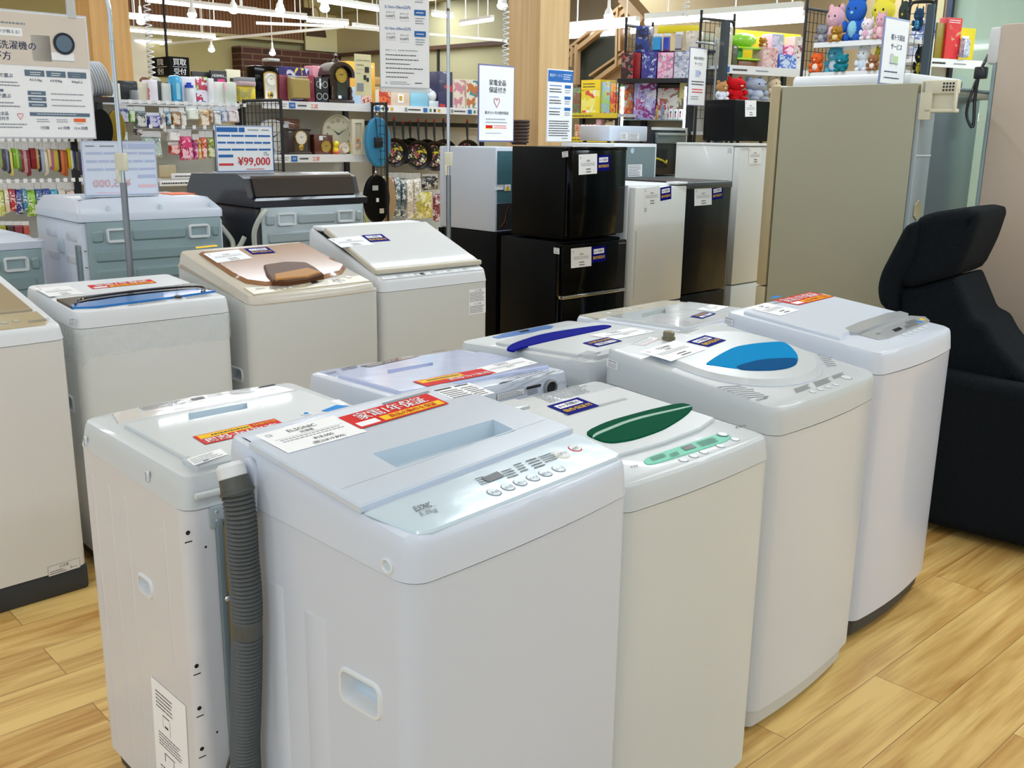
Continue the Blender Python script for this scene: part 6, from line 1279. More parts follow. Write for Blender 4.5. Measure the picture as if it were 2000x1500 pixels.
# small alarm clock with two plain yellow ornaments
O, w_, h = S.place(653, 275, 695, 301, .02, zl); r = S.root('alarm_clock', 'small pink alarm clock between two yellow ornaments on the lower board', 'clock', O)
mb = MB(); mb.ball((w_ * .5, .03, h * .45), (w_ * .25, .03, h * .45), 'clock_cream', 16, 10); mb.build('body', r); mb = MB(); dial(mb, (w_ * .5, -.002, h * .48), h * .36, 'dial_white', mat('pink_rim', 'E79C96', .4)); mb.build('dial', r)
for fx, cc in ((.14, 'F1D51E'), (.86, 'D9DE2A')): mb = MB(); mb.ball((w_ * fx, .02, h * .3), (w_ * .12, .025, h * .3), colm(cc), 12, 8); mb.ball((w_ * fx, .015, h * .75), (w_ * .11, .022, h * .25), colm(cc), 12, 8); mb.ball((w_ * fx, .012, h * .18), (w_ * .12, .025, h * .16), colm('D8552A' if fx < .5 else '6FBF3A'), 10, 6); mb.build('ornament', r)
O, w_, h = S.place(689, 233, 713, 302, -.01, zl); r = S.root('sand_timer_frame', 'tall white framed sand picture at the right end of the lower board', 'ornament', O)
mb = MB(); o = [(0, 0), (w_, 0), (w_, h), (0, h)]; hl = [(w_ * .25, h * .1), (w_ * .25, h * .9), (w_ * .78, h * .9), (w_ * .78, h * .1)]
for y in (0, .03): mb.poly(o, [hl], lambda a, b: (a, y, b), 'clock_cream')
mb.loft([[(a, 0, b) for a, b in o], [(a, .03, b) for a, b in o]], 'clock_cream'); mb.loft([[(a, 0, b) for a, b in hl], [(a, .03, b) for a, b in hl]], 'clock_cream'); mb.build('frame', r)
mb = MB(); mb.box(w_ * .25, .02, h * .1, w_ * .78, .026, h * .9, 'dial_cream'); mb.build('pane', r)
mb = MB(); mb.ball((w_ * .5, .015, h * .42), (w_ * .22, .008, h * .05), colm('C9812A'), 12, 6); mb.box(w_ * .25, .01, h * .38, w_ * .78, .018, h * .41, 'paper'); mb.ball((w_ * .5, .015, h * .24), (w_ * .2, .006, h * .1), colm('E3B79C'), 12, 6); mb.build('sand', r)
S.box('clear acrylic box on top of the black mantel clock', (526, 116, 547, 128), colm('BFC2BE', .2, .8), k=.12, z=zu + .29, d=.1)
S.box('navy boxed set with yellow print left of the red box', (547, 131, 606, 193), art(['2B2466', 'E6C93A', 'C9C6D8', '3B2A7A'], 9), colm('2B2466'), k=.14, z=zu)
S.box('maroon gift box behind the khaki pouch', (548, 146, 565, 193), colm('6E1B33'), k=.05, z=zu)
S.pack('khaki pouch in clear wrap between two maroon boxes', (563, 148, 603, 194), colm('A08C4E', .35, .8), k=.04, d=.05, cf=.05, card='clear_pack')
S.box('maroon gift box left of the black stove box', (601, 147, 615, 193), colm('7A1830'), k=.05, z=zu)
S.box('pink patterned box behind the black stove box', (613, 129, 644, 193), art(['E7A3AC', 'E7A3AC', 'F2D8D8', '5A3A40'], 10), colm('E08E9C'), k=.18, z=zu)
S.box('black box printed with four rings beside the tall arched clock', (617, 151, 642, 195), colm('10141A'), k=.05, z=zu, spec=[('t', .05, .08, .48, .48, '○', 'silver_grey'), ('t', .52, .08, .95, .48, '○', 'silver_grey'), ('t', .05, .54, .48, .94, '○', 'silver_grey'), ('t', .52, .54, .95, .94, '○', 'silver_grey'), ('r', .3, .05, .42, .45, 'paper')])
S.box('orange yellow box behind the cream leaflet', (678, 121, 733, 170), colm('E3A83A'), d=.1, k=.30, z=zu)
S.box('pale blue box right of the tall arched clock', (684, 170, 706, 196), colm('B9CFE6'), k=.12, z=zu)
S.box('small pink patterned packet at the end of the top board', (706, 178, 727, 196), art(['E8B8A8', 'B93A3A', 'F0E6D8'], 20), k=.12, z=zu)
O, w_, h = S.place(694, 106, 726, 186, -.12); r = S.root('leaflet', 'cream leaflet picturing handbags, hanging in front of the tall clock', 'leaflet', O)
mb = MB(); mb.box(0, 0, 0, w_, .003, h, mat('leaflet_cream', 'DDD9AE', .4, coat=.6)); pen(mb, Vector((0, -.001, 0)), Vector((w_, 0, 0)), Vector((0, 0, h)), [('t', .1, .12, .9, .19, 'LOUIS VUITTON', 'ink'), ('t', .1, .23, .55, .3, 'CHANEL', 'ink'), ('t', .1, .34, .5, .40, '高く売るなら', 'ink_grey'), ('t', .1, .44, .42, .5, '今すぐ', 'ink_grey'), ('r', .6, .3, .86, .44, 'wood_dark'), ('r', .52, .5, .68, .62, 'ink'), ('r', .7, .56, .84, .66, 'ink'), ('r', .1, .7, .5, .9, 'ink_grey')], .001); mb.build('sheet', r, smooth=0)
# ironing boards on the right grid
def oval(label, px, m, k, d=.03, tail=None):
    O, w_, h = S.place(*px, k); r = S.root('ironing_board', label, 'ironing board', O); o = circle((w_ / 2, h / 2), 1, 36); o = [(w_ / 2 + (a - w_ / 2) * w_ / 2, h / 2 + (b - h / 2) * h / 2) for a, b in o]
    mb = MB(); i2 = inset(o, .008); mb.loft([[(a, d, b) for a, b in o], [(a, .0, b) for a, b in o], [(a, -.006, b) for a, b in i2]][::-1], m); mb.poly(i2, [], lambda a, b: (a, -.006, b), m); mb.poly(o, [], lambda a, b: (a, d, b), m); mb.build('board', r)
    mb = MB(); mb.tube(catmull([Vector((w_ * .35, -.01, h * .98)), Vector((w_ * .36, -.02, h * 1.04)), Vector((w_ * .42, -.02, h * 1.07)), Vector((w_ * .47, -.01, h * 1.03))], 4), .004, 'chrome', 6); mb.build('hook', r); return r, w_, h
r, w_, h = oval('blue oval ironing board hanging on the wire grid panel', (717, 229, 764, 326), mat('board_blue', '2F86B4', .5), -.10)
mb = MB(); mb.box(w_ * .28, -.03, h * .4, w_ * .58, -.006, h * .6, 'rubber', .004); mb.build('latch_block', r); mb = MB(); mb.tube([(w_ * .36, -.01, h * .98), (w_ * .4, -.015, h * .6)], .003, 'rubber', 6); mb.build('strap', r)
r, w_, h = oval('black oval ironing board hanging below the blue one', (714, 341, 762, 434), 'black_plain', -.14)
mb = MB(); mb.box(w_ * .28, -.012, h * .68, w_ * .5, -.007, h * .78, colm('B9C4C2')); mb.box(w_ * .42, -.012, h * .44, w_ * .52, -.007, h * .52, 'paper'); mb.box(w_ * .55, -.012, h * .2, w_ * .72, -.007, h * .3, colm('D9D4C0')); mb.build('price_tag', r)
r, w_, h = oval('beige oval board behind the black ironing board', (742, 343, 774, 432), colm('B59A74'), -.02)

# ---- long rack with hooks at the left
zt0 = sz(400, 201)
xL, xR = sx(-60), sx(468)
hang = unit('long rack with hook rows of small packaged goods along the left', S.M, xL, xR, .2, zt0, [zt0, sz(80, 353), .8], .36, railh=.03)
for yy in (sz(400, 204), sz(400, 250)):
    pass
def hookrow(px0, px1, py, n, lab):
    x0 = sx(px0); x1 = sx(px1); z = sz((px0 + px1) / 2, py); O = S.M @ Vector((x0, 0, z)); r = thing('hook_rail', lab, 'display rail', O, 45); L_ = x1 - x0
    mb = MB(); mb.box(0, .0, -.008, L_, .02, .008, 'shelf_white'); mb.build('rail', r)
    for i in range(n): x = L_ * (i + .5) / n; mb = MB(); mb.tube([(x, 0, 0), (x, -.12, 0), (x, -.135, .012)], .003, 'chrome', 6); mb.box(x - .012, -.14, -.002, x + .012, -.137, .022, 'paper'); mb.build('hook', r)
hookrow(228, 466, 205, 14, 'white hook rail just under the boxed goods, left background')
hookrow(262, 466, 251, 10, 'white hook rail of the second row, left background')
hookrow(-40, 150, 275, 14, 'white hook rail carrying folded cloth packs at the left edge')
hookrow(-40, 150, 354, 12, 'white hook rail of the lower packs at the left edge')
tow = [(0, 30, '8FA86A', 'olive'), (30, 60, '5B5560', 'grey'), (60, 100, '4A4A5C', 'slate'), (100, 135, '7C8FA5', 'blue grey'), (135, 160, '2E3552', 'navy'), (160, 200, 'E8D970', 'yellow'), (200, 250, '7FB52E', 'green'), (250, 290, 'A9D060', 'light green'), (290, 330, '5E7F45', 'dark green'), (330, 370, '8E3140', 'wine'), (370, 420, 'C49AA0', 'dusty pink'), (420, 470, '8A2B3A', 'wine red'), (470, 560, '8B1A22', 'deep red'), (560, 600, 'C9A060', 'tan'), (600, 630, '1D2440', 'dark navy'), (630, 690, 'AEB6CC', 'pale blue'), (690, 740, 'E9E2CF', 'ivory'), (740, 780, 'EFE3B0', 'cream'), (780, 820, 'C66AA0', 'pink'), (820, 900, 'C9B64E', 'mustard'), (900, 940, '3A2018', 'brown'), (940, 980, 'E27A4A', 'coral'), (980, 1040, 'B8612C', 'rust'), (1040, 1090, 'D9C51E', 'bright yellow'), (1090, 1130, 'E5E8EA', 'white'), (1130, 1180, '6D8FC0', 'blue'), (1180, 1210, 'D8C8A0', 'sand'), (1210, 1290, '3B3A66', 'indigo')]
for i, (a, b, c, nm) in enumerate(tow):
    bot = 328 + (i * 37 % 17)
    S.pack('%s cloth pack, %s from the left in the upper row at the left edge' % (nm, ORD[i]), (a / 7.9, 277, b / 7.9 + 1, bot), colm(c, .7, .3), k=-.06, d=.02, name='cloth_pack', group='cloth packs on the upper left hooks', cf=.24)
low = [(0, 10, 'C7D66A', 'lime'), (10, 20, 'F0E0C0', 'cream'), (20, 32, 'C23A4A', 'red'), (32, 45, '2A3F9A', 'blue'), (45, 54, '3E8FC0', 'sky blue'), (54, 72, '8BC63A', 'green'), (72, 84, '2F5FA0', 'navy'), (84, 100, '3450A8', 'royal blue'), (100, 115, '5DB4D8', 'pale blue'), (115, 130, 'D9D0C4', 'beige'), (130, 150, 'E8D0C8', 'pink')]
for i, (a, b, c, nm) in enumerate(low):
    S.pack('%s packet, %s from the left in the lower row at the left edge' % (nm, ORD[i]), (a, 356, b, 422 - (i * 29 % 12)), packart(c), k=-.06, d=.02, name='hanging_packet', group='packets on the lower left hooks', cf=.22)
for i, (a, b, c, nm) in enumerate([(0, 14, '9CA33A', 'olive'), (14, 28, '4A3A34', 'brown'), (28, 45, '8A3A4A', 'wine'), (45, 60, 'B9584A', 'brick')]):
    S.pack('%s packet, %s from the left in the bottom row at the left edge' % (nm, ORD[i]), (a, 432, b, 470), colm(c, .5, .5), k=-.06, d=.02, name='hanging_packet', cf=.2)
# boxes on top of the rack
TB = [((223, 163, 237, 200), colm('E3E2D2'), 'cream pouch left of the black box'), ((237, 158, 270, 201), colm('101620'), 'large black box on the left rack'), ((262, 176, 275, 201), 'clear_pack', 'clear bag in front of the black box'),
      ((271, 160, 293, 200), colm('DDD6C0'), 'cream box with a black heart-like print'), ((293, 156, 310, 200), art(['E58A9A', 'E8E2EC', 'E8E2EC'], 5), 'pink and white box on the left rack'), ((310, 158, 319, 200), colm('38423C'), 'dark green slim box on the left rack'),
      ((319, 163, 336, 200), colm('D5DAD6'), 'pale grey box beside the dark green slim one'), ((336, 160, 343, 200), colm('3C5048'), 'narrow green box left of the light blue container'), ((357, 150, 384, 200), colm('E6E6EE'), 'tall white box behind the white bottle'),
      ((384, 150, 408, 200), art(['E9E8F0', 'E9E8F0', 'E9E8F0', '4A8FC8', '7FBE4A', 'C23A5A'], 11), 'white box with colourful print'), ((409, 153, 420, 200), colm('E4E2E6'), 'slim white box beside the pink boxes'),
      ((420, 160, 441, 199), art(['EBC9D2', 'D6DCD2'], 4), 'pink box with window, left of its twin'), ((441, 161, 463, 199), art(['EBC4CC', 'C8D0C4'], 4), 'pink box with window, right of its twin'),
      ((469, 151, 499, 158), colm('8C9096'), 'grey flat box on the small stack'), ((469, 159, 500, 167), colm('B9A0A6'), 'grey pink flat box in the small stack'), ((470, 168, 500, 198), art(['E8D43A', 'E8D43A', 'B9B26A'], 9), 'yellow box below the grey flat boxes')]
for i, (px, m, lab) in enumerate(TB): S.box(lab, px, m, k=.04 + .02 * (i % 2) if i not in (2,) else -.0, z=zt0 + .003 if i < 13 else None, d=.1)
O, w_, h = S.place(340, 147, 358, 200, .02, zt0); r = S.root('lunch_container', 'light blue upright container on the left rack', 'container', O); mb = MB(); mb.box(0, 0, 0, w_, .09, h, colm('2FA4D8', .3, .6), w_ * .3); mb.build('case', r); mb = MB(); mb.box(w_ * .3, -.004, h * .1, w_ * .7, 0, h * .7, colm('8FD4EC', .3, .6)); mb.build('label', r)
O, w_, h = S.place(367, 160, 384, 200, -.01, zt0); r = S.root('bottle', 'white sports bottle with blue cap on the left rack', 'bottle', O); mb = MB(); mb.lathe([(w_ * .42, 0), (w_ * .46, .01), (w_ * .46, h * .6), (w_ * .36, h * .72)], 'white_plain', 16, (w_ / 2, w_ / 2, 0)); mb.build('body', r); mb = MB(); mb.lathe([(w_ * .44, h * .72), (w_ * .44, h * .84), (w_ * .25, h * .86), (w_ * .25, h * .97)], colm('1B3FBE'), 16, (w_ / 2, w_ / 2, 0)); mb.build('cap', r)
for px, m, lab in (((272, 150, 291, 162), 'wood_brown', 'brown round hat box behind the cream box'), ((291, 150, 314, 165), 'clock_cream', 'beige round hat box behind the pink box')):
    O, w_, h = S.place(*px, .2, zt0 + .0); r_ = w_ / 2; mb = MB(); mb.T = Matrix.Translation((r_, 0, h - r_)) @ Matrix.Rotation(R(90), 4, 'X'); mb.lathe([(r_, 0), (r_, .02), (r_ * .9, .03)], m, 24); one(mb, 'round_box', lab, 'box', O, 45)
# hung goods rows
H1 = [(232, 250, 207, 241, '1F3E9C', 'deep blue'), (250, 262, 210, 240, '8DC653', 'green'), (263, 286, 210, 250, '6E7F86', 'grey'), (286, 313, 222, 250, '3C40B4', 'violet blue'), (314, 322, 212, 262, 'B9B3B0', 'silver'), (322, 332, 212, 245, '2D6F94', 'teal'), (333, 350, 213, 245, 'A9742C', 'brown'), (350, 362, 212, 248, 'C9C4BE', 'pale grey'), (364, 386, 209, 234, 'DCEBDC', 'mint'), (388, 407, 210, 248, 'D9B98A', 'kraft'), (407, 413, 208, 243, 'A5733A', 'ochre'), (414, 430, 210, 245, 'C9D3DC', 'clear'), (430, 441, 210, 240, '8FA8D8', 'light blue'), (442, 466, 210, 240, 'D8C4D0', 'pale pink')]
for i, (a, b, c, d, cc, nm) in enumerate(H1): S.pack('%s hanging packet, %s from the left under the boxed goods' % (nm, ORD[i]), (a, c - 2, b, d), packart(cc), k=-.08, name='hanging_packet', cf=.2, d=.03)
H2 = [(233, 248, 250, 276, '9CB4CE', 'blue white'), (262, 276, 248, 264, '3A2A34', 'dark'), (277, 318, 256, 308, 'B9D2CC', 'large mint'), (326, 350, 252, 276, 'E8E8E8', 'white'), (329, 350, 277, 302, 'D8413A', 'red yellow'), (350, 377, 254, 313, 'E82F7A', 'hot pink'), (378, 385, 262, 312, 'C02F90', 'magenta'), (385, 391, 262, 312, 'E9B02F', 'yellow black'), (391, 403, 256, 311, 'E4644A', 'orange'), (403, 418, 256, 310, '8FA33A', 'olive')]
for i, (a, b, c, d, cc, nm) in enumerate(H2): S.pack('%s hanging packet, %s from the left in the second hook row' % (nm, ORD[i]), (a, c, b, d), packart(cc), k=-.08, name='hanging_packet', cf=.22, d=.03)
S.box('beige carton under the hanging packets', (312, 322, 345, 346), colm('C9BC9A'), k=-.02, d=.2)
S.box('white name card strip beneath the hanging packets', (335, 338, 398, 348), 'paper', k=-.1, d=.01, name='card', cat='card', spec=[('l', .1, .3, .9, .8, 1, 'ink')])
S.box('white lettered strip left of the dark drum washing machine', (312, 352, 392, 362), 'paper', k=-.12, d=.01, name='card', cat='card', spec=[('l', .05, .2, .95, .8, 1, 'ink')])
# signs behind the rack
B2 = Shelf(frame_at(SP + V * 1.6, 45))
B2.box('black advertising panel standing behind the white boxes', (379, 140, 415, 205), colm('0E0E10'), k=0, d=.03, name='advertising_panel', cat='sign')
B2.box('black HERMES advertising panel with a pink box picture', (415, 138, 446, 205), colm('141416'), k=-.05, d=.03, name='advertising_panel', cat='sign', spec=[('t', .1, .1, .8, .2, 'HERMES', 'paper', .02), ('r', .4, .24, .85, .34, colm('D83A8A'))])
B2.box('cream advertising panel with bag pictures', (446, 136, 473, 205), colm('DDD9C0'), k=0, d=.03, name='advertising_panel', cat='sign', spec=[('r', .2, .24, .5, .34, 'ink'), ('r', .62, .3, .9, .42, 'orange')])
# end rack with plates and oval pans, far left
zpl = sz(195, 190, -.3); EM = Shelf(frame_at(SP - V * .3, 45))
ex0 = face(EM.M, 165, 190).x; ex1 = face(EM.M, 222, 190).x
unit('small dark end rack with a plate shelf beside the chrome pole', EM.M, ex0, ex1, .9, zpl + .02, [zpl], .25, back=None, rail='wood_dark', boardm='wood_dark', railh=.03, name='end_rack')
for i in range(8):
    c = face(EM.M, 178 + i * 5.4, 170); mb = MB(); rr = .085; mb.T = Matrix.Translation((0, 0, rr * 1.3)) @ Matrix.Rotation(R(72), 4, 'Y') @ Matrix.Diagonal((1.3, 1, 1, 1)); mb.lathe([(rr * .5, 0), (rr, .018), (rr * .98, .021), (rr * .5, .004)], 'white_plain', 24)
    one(mb, 'plate', 'white plate, %s from the left of the row on the end rack' % ORD[i], 'plate', EM.M @ Vector((c.x, .12, zpl)), 45, 'white plates on the end rack')
O, w_, h = EM.place(180, 213, 224, 290, -.05); o = [(w_ / 2 + w_ / 2 * math.cos(a), h * .5 + h * .5 * math.sin(a)) for a in [2 * math.pi * i / 30 for i in range(30)]]
mb = MB(); mb.loft([[(a, 0, b) for a, b in o], [(a, .03, b) for a, b in inset(o, .01)]], 'black_plain'); mb.poly(o, [], lambda a, b: (a, 0, b), 'black_plain'); one(mb, 'oval_pan_lid', 'black oval lid hanging behind the price sign and pole', 'lid', O, 45)
O, w_, h = EM.place(214, 216, 248, 284, .0); o = [(w_ / 2 + w_ / 2 * math.cos(a), h * .5 + h * .5 * math.sin(a)) for a in [2 * math.pi * i / 30 for i in range(30)]]
mb = MB(); mb.loft([[(a, 0, b) for a, b in o], [(a, .02, b) for a, b in o]], 'gold'); mb.poly(inset(o, .004), [], lambda a, b: (a, -.001, b), mat('gold_mirror', 'A8923E', .15, metal=.9)); mb.poly(o, [], lambda a, b: (a, .0, b), 'gold'); one(mb, 'oval_tray', 'gold rimmed oval tray behind the chrome pole', 'tray', O, 45)
EM.box('teal box beside the black oval lid', (171, 222, 186, 262), colm('1F8C94'), k=.06, d=.1)

# ---- pan shelf between clock shelf and the wooden pillar
P2 = atY(740, 209, 9.0); T2 = Shelf(frame_at((P2.x, P2.y, 0), 45)); tx = lambda px, py=209: face(T2.M, px, py).x; tz = lambda px, py: face(T2.M, px, py).z
zk = tz(800, 208)
KR = [('r', .02, .2, .08, .8, 'ink_grey'), ('l', .1, .2, .4, .8, 1, 'ink'), ('r', .45, .15, .55, .85, 'ink_blue'), ('r', .6, .25, .65, .75, colm('3A7F5A')), ('r', .7, .25, .75, .75, 'ink'), ('r', .8, .25, .86, .75, colm('D8A83A'))]
unit('kitchen goods shelf unit with hanging frying pans, behind the right pole', T2.M, tx(690), tx(1000), .3, zk + .02, [zk, .55], .45, back=mat('shelf_back_grey', 'BDBBB0', .6), railspec=KR)
zb_ = tz(860, 243); O = T2.M @ Vector((tx(748), .32, zb_)); mb = MB(); mb.box(0, 0, -.02, tx(1000) - tx(748), .03, .02, 'mesh_black'); 
one(mb, 'pan_rail', 'black rail carrying the frying pans', 'display rail', O, 45)
mat('pan_black', '121215', .3, coat=.6); mat('pan_handle', '303338', .5)
def pan(i, px, py, rp, k, yawp, labelled=True):
    c = face(T2.M, px, py, y=k); q = face(T2.M, px + rp, py, y=k); rr = (q - c).length * 1.15
    r = thing('frying_pan', 'black frying pan with yellow label, %s from the left on the rail' % ORD[i], 'frying pan', T2.M @ Vector((c.x, k, c.z)), 45 + yawp, 'frying pans on the rail')
    mb = MB(); mb.T = Matrix.Rotation(R(90), 4, 'X'); mb.lathe([(rr * .75, -.05), (rr * .98, 0), (rr, 0), (rr * .78, -.055)], 'pan_black', 28); mb.lathe([(rr * .75, -.052), (rr * .01, -.05)], 'pan_black', 28, cap=0); mb.build('bowl', r)
    mb = MB(); mb.T = Matrix.Rotation(R(90), 4, 'X'); mb.lathe([(rr * .72, -.047), (rr * .71, -.044)], art(['16121A', 'D8CE2A', 'C43A6A', 'E9E4DA', '16121A'], 18), 24); mb.build('product_label', r)
    mb = MB(); mb.tube([(0, .01, rr * .95), (0, .015, rr * 1.25), (0, .02, rr * 1.6), (0, .02, rr * 2.25)], [.008, .010, .014, .012], 'pan_handle', 8); mb.build('handle', r)
    mb = MB(); mb.ball((0, .02, rr * 2.3), (.011, .008, .02), 'red', 8, 6); mb.build('hanging_loop', r)
for i, (px, py, rp, k) in enumerate(((772, 298, 19, .12), (789, 296, 16, .24), (803, 292, 15, .30), (819, 303, 19, .12), (834, 298, 17, .22), (850, 305, 19, .12), (868, 300, 18, .22), (914, 300, 17, .2))): pan(i, px, py, rp, k, -18)
KT = [((725, 150, 743, 169), colm('B08A4E'), 'small kraft box beside the leaflet', .12), ((740, 176, 763, 207), art(['D9703A', 'E9DCC8', 'B93A2A'], 12), 'box with a food picture on the pan shelf', .03), ((764, 174, 801, 207), colm('D9C4B0'), 'beige box with a small bird picture', .03), ((802, 176, 836, 208), colm('8CC8E4'), 'light blue box under the delivery sign', .03), ((858, 140, 884, 208), art(['2A2A4E', '2A2A4E', 'C23A4A', '3A3A5E'], 6), 'dark navy box with red print on the pan shelf', .04), ((886, 155, 909, 209), art(['E0D9CC', 'E0D9CC', 'C98A9A'], 8), 'cream box with pink strip by the right pole', .03), ((911, 156, 936, 209), art(['E4DED2', 'E4DED2', '3A8FA0', 'C0764A'], 8), 'cream box left of the warranty sign', .03)]
for px, m, lab, k in KT: T2.box(lab, px, m, colm('D8D0C0') if 'cream' in lab or 'food' in lab else None, k=k, z=zk + .002 if px[3] > 180 else zk + .18, d=.14, spec=[('r', .35, .3, .65, .8, 'paper'), ('r', .42, .4, .58, .7, colm('C9A23A'))] if 'bird' in lab else None)
T2.box('kraft carton supporting the small kraft box', (722, 169, 743, 207), colm('A98A5A'), k=.12, z=zk + .002, d=.12)
O, w_, h = T2.place(838, 172, 858, 208, .05, zk); r = T2.root('ceramic_ornament', 'white ceramic ornament in clear wrap on the pan shelf', 'ornament', O); mb = MB(); mb.box(0, 0, 0, w_, .08, h * .35, colm('C9D4DA', .2, .8), .01); mb.build('base', r); mb = MB(); mb.ball((w_ * .5, .04, h * .6), (w_ * .45, .04, h * .3), 'white_plain', 12, 8); mb.ball((w_ * .3, .04, h * .85), (w_ * .2, .03, h * .14), 'white_plain', 10, 6); mb.build('figure', r)
for i, (px, cc, nm) in enumerate((((757, 337, 769, 418), 'B0333A', 'red'), ((769, 337, 782, 424), '4A6470', 'blue grey'), ((782, 337, 792, 424), '3E5560', 'dark grey'), ((792, 338, 806, 428), 'C9C0AE', 'beige'), ((806, 338, 822, 420), 'BDB4A4', 'light beige'), ((808, 368, 846, 426), 'C9BE4A', 'yellow'), ((846, 372, 866, 432), '7A2A34', 'dark red'), ((824, 340, 856, 370), '101114', 'black'))):
    T2.pack('%s packed kitchen tool hanging under the frying pans' % nm, px, packart(cc), k=.1, d=.02, name='kitchen_tool_pack', cf=.12, card='clear_pack')
# woven basket by the pillar
a = atY(1014, 276, 6.9); mb = MB()
for i in range(7): z = i * .022; mb.tube([(.055 * math.cos(t) * (1 + z), .055 * math.sin(t) * (1 + z), z + .02) for t in [2 * math.pi * j / 16 for j in range(17)]], .011, mat('basket_brown', '3E2A22', .6), 6, 0)
mb.lathe([(.05, 0), (.06, .15)], 'basket_brown', 16); r = one(mb, 'woven_basket', 'small dark brown woven basket beside the wooden pillar', 'basket', (a.x, a.y, 1.42), 45)

# ---- toy shelves at the right
def frame_px(px, py, y, yaw): a = atY(px, py, y); return Shelf(frame_at((a.x, a.y, 0), yaw))
Q1 = frame_px(1112, 223, 8.6, -45); fz = lambda Q, px, py: face(Q.M, px, py).z; fx = lambda Q, px, py: face(Q.M, px, py).x
z1, z2 = fz(Q1, 1160, 222), fz(Q1, 1160, 269)
mat('rail_yellow', 'D8C22E', .5)
unit('toy shelf with yellow price rails beside the wooden pillar', Q1.M, fx(Q1, 1085, 223), fx(Q1, 1206, 223), .3, z1 + .02, [z1, z2, .8], .36, back=mat('shelf_back_brown', '6E6656', .7), rail='rail_yellow', railh=.035, railspec=[('l', .05, .25, .95, .75, 1, 'ink')])
Q1.box('big yellow toy box with a chick-like toy picture on the yellow-railed shelf', (1134, 156, 1171, 221), art(['E9D53A', 'E9D53A', 'F0EDE0', 'D9553A', 'F2E87A'], 7), colm('E8CF22'), k=.02, z=z1 + .004, d=.2, spec=[('r', 0, 0, 1, .3, colm('F0CF1E')), ('l', .1, .08, .9, .25, 2, 'ink')])
Q1.box('colourful toy box right of the big yellow toy box', (1173, 160, 1190, 221), art(['9AC0D8', 'E9C93A', 'D9553A', 'A9CF7A'], 12), k=.03, z=z1 + .004, d=.2)
Q1.box('orange and green toy box at the right end of the yellow-railed shelf', (1191, 162, 1205, 221), art(['E9A03A', 'C9D8E0', '4A9F5A', 'D94A4A'], 12), k=.03, z=z1 + .004, d=.2)
Q1.box('small green toy box beside the delivery sign', (1119, 172, 1132, 221), art(['6E7F6A', '7FC23A', '8A5A4A'], 12), k=.03, z=z1 + .004, d=.15)
for px, cols, nm in (((1122, 243, 1142, 269), ['C98A6A', 'A9B97A', 'E0D0B8', 'B93A3A'], 'first foil bag on the lower yellow-railed board'), ((1145, 243, 1162, 269), ['D8B0A0', 'E9E0D4', 'C9554A'], 'second foil bag on the lower yellow-railed board'), ((1163, 233, 1172, 269), ['C99AA0', 'D8B0B4'], 'tall pink packet on the lower yellow-railed board')): Q1.box(nm, px, art(cols, 22, .9), k=.02, z=z2 + .002, d=.06)
mat('seam_dark', '222222', .6)
def toy(Q, label, px, body, belly=None, k=.05, z=None, ear='round', group=None, lie=0, head=None):
    """plain sewn soft toy: body, head, ears, four limbs, dot eyes"""
    O, w_, h = Q.place(*px, k, z); r = thing('soft_toy', label, 'soft toy', O, Q.yaw, group); hd = head or body; d = w_ * .42; y = d
    bm_ = plush(body); hm = plush(hd)
    mb = MB(); mb.ball((w_ * .5, y, h * .27), (w_ * .34, d * .8, h * .27), bm_, 18, 12); mb.build('body', r, smooth=80)
    mb = MB(); mb.ball((w_ * .5, y * .85, h * .66), (w_ * .4, d * .85, h * .27), hm, 20, 12)
    mb.build('head', r, smooth=80)
    for s_ in (-1, 1):
        mb = MB(); e = (w_ * .1, d * .3, h * .1) if ear == 'round' else (w_ * .07, d * .2, h * .18)
        mb.ball((w_ * (.5 + .26 * s_), y, h * (.9 if ear == 'round' else .84)), e, hm, 12, 8); mb.build('ear', r, smooth=80)
        mb = MB(); mb.ball((w_ * (.5 + .36 * s_), y * .6, h * .34), (w_ * .12, d * .3, h * .13), bm_, 12, 8); mb.build('arm', r, smooth=80)
        mb = MB(); mb.ball((w_ * (.5 + .22 * s_), y * .3, h * .09), (w_ * .15, d * .4, h * .09), bm_, 12, 8); mb.build('leg', r, smooth=80)
        mb = MB(); mb.ball((w_ * (.5 + .14 * s_), y * .85 - d * .78, h * .68), (w_ * .035, d * .08, h * .03), 'rubber', 8, 6); mb.build('eye', r, smooth=80)
    if belly: mb = MB(); mb.ball((w_ * .5, y - d * .45, h * .27), (w_ * .22, d * .42, h * .19), plush(belly), 14, 9); mb.build('belly_patch', r, smooth=80)
    mb = MB(); mb.ball((w_ * .5, y * .85 - d * .8, h * .6), (w_ * .07, d * .12, h * .035), plush(belly or 'E8E0D0'), 8, 6); mb.build('muzzle', r, smooth=80)
    return r
def plush(c): return mat('plush_' + c, c, .95, bump=.3, bscale=150, spec=.2)
toy(Q1, 'cream soft toy in a red vest on the lower yellow-railed board', (1172, 234, 1195, 269), 'B9282A', 'D9B83A', .04, z2, head='E0CFAE')
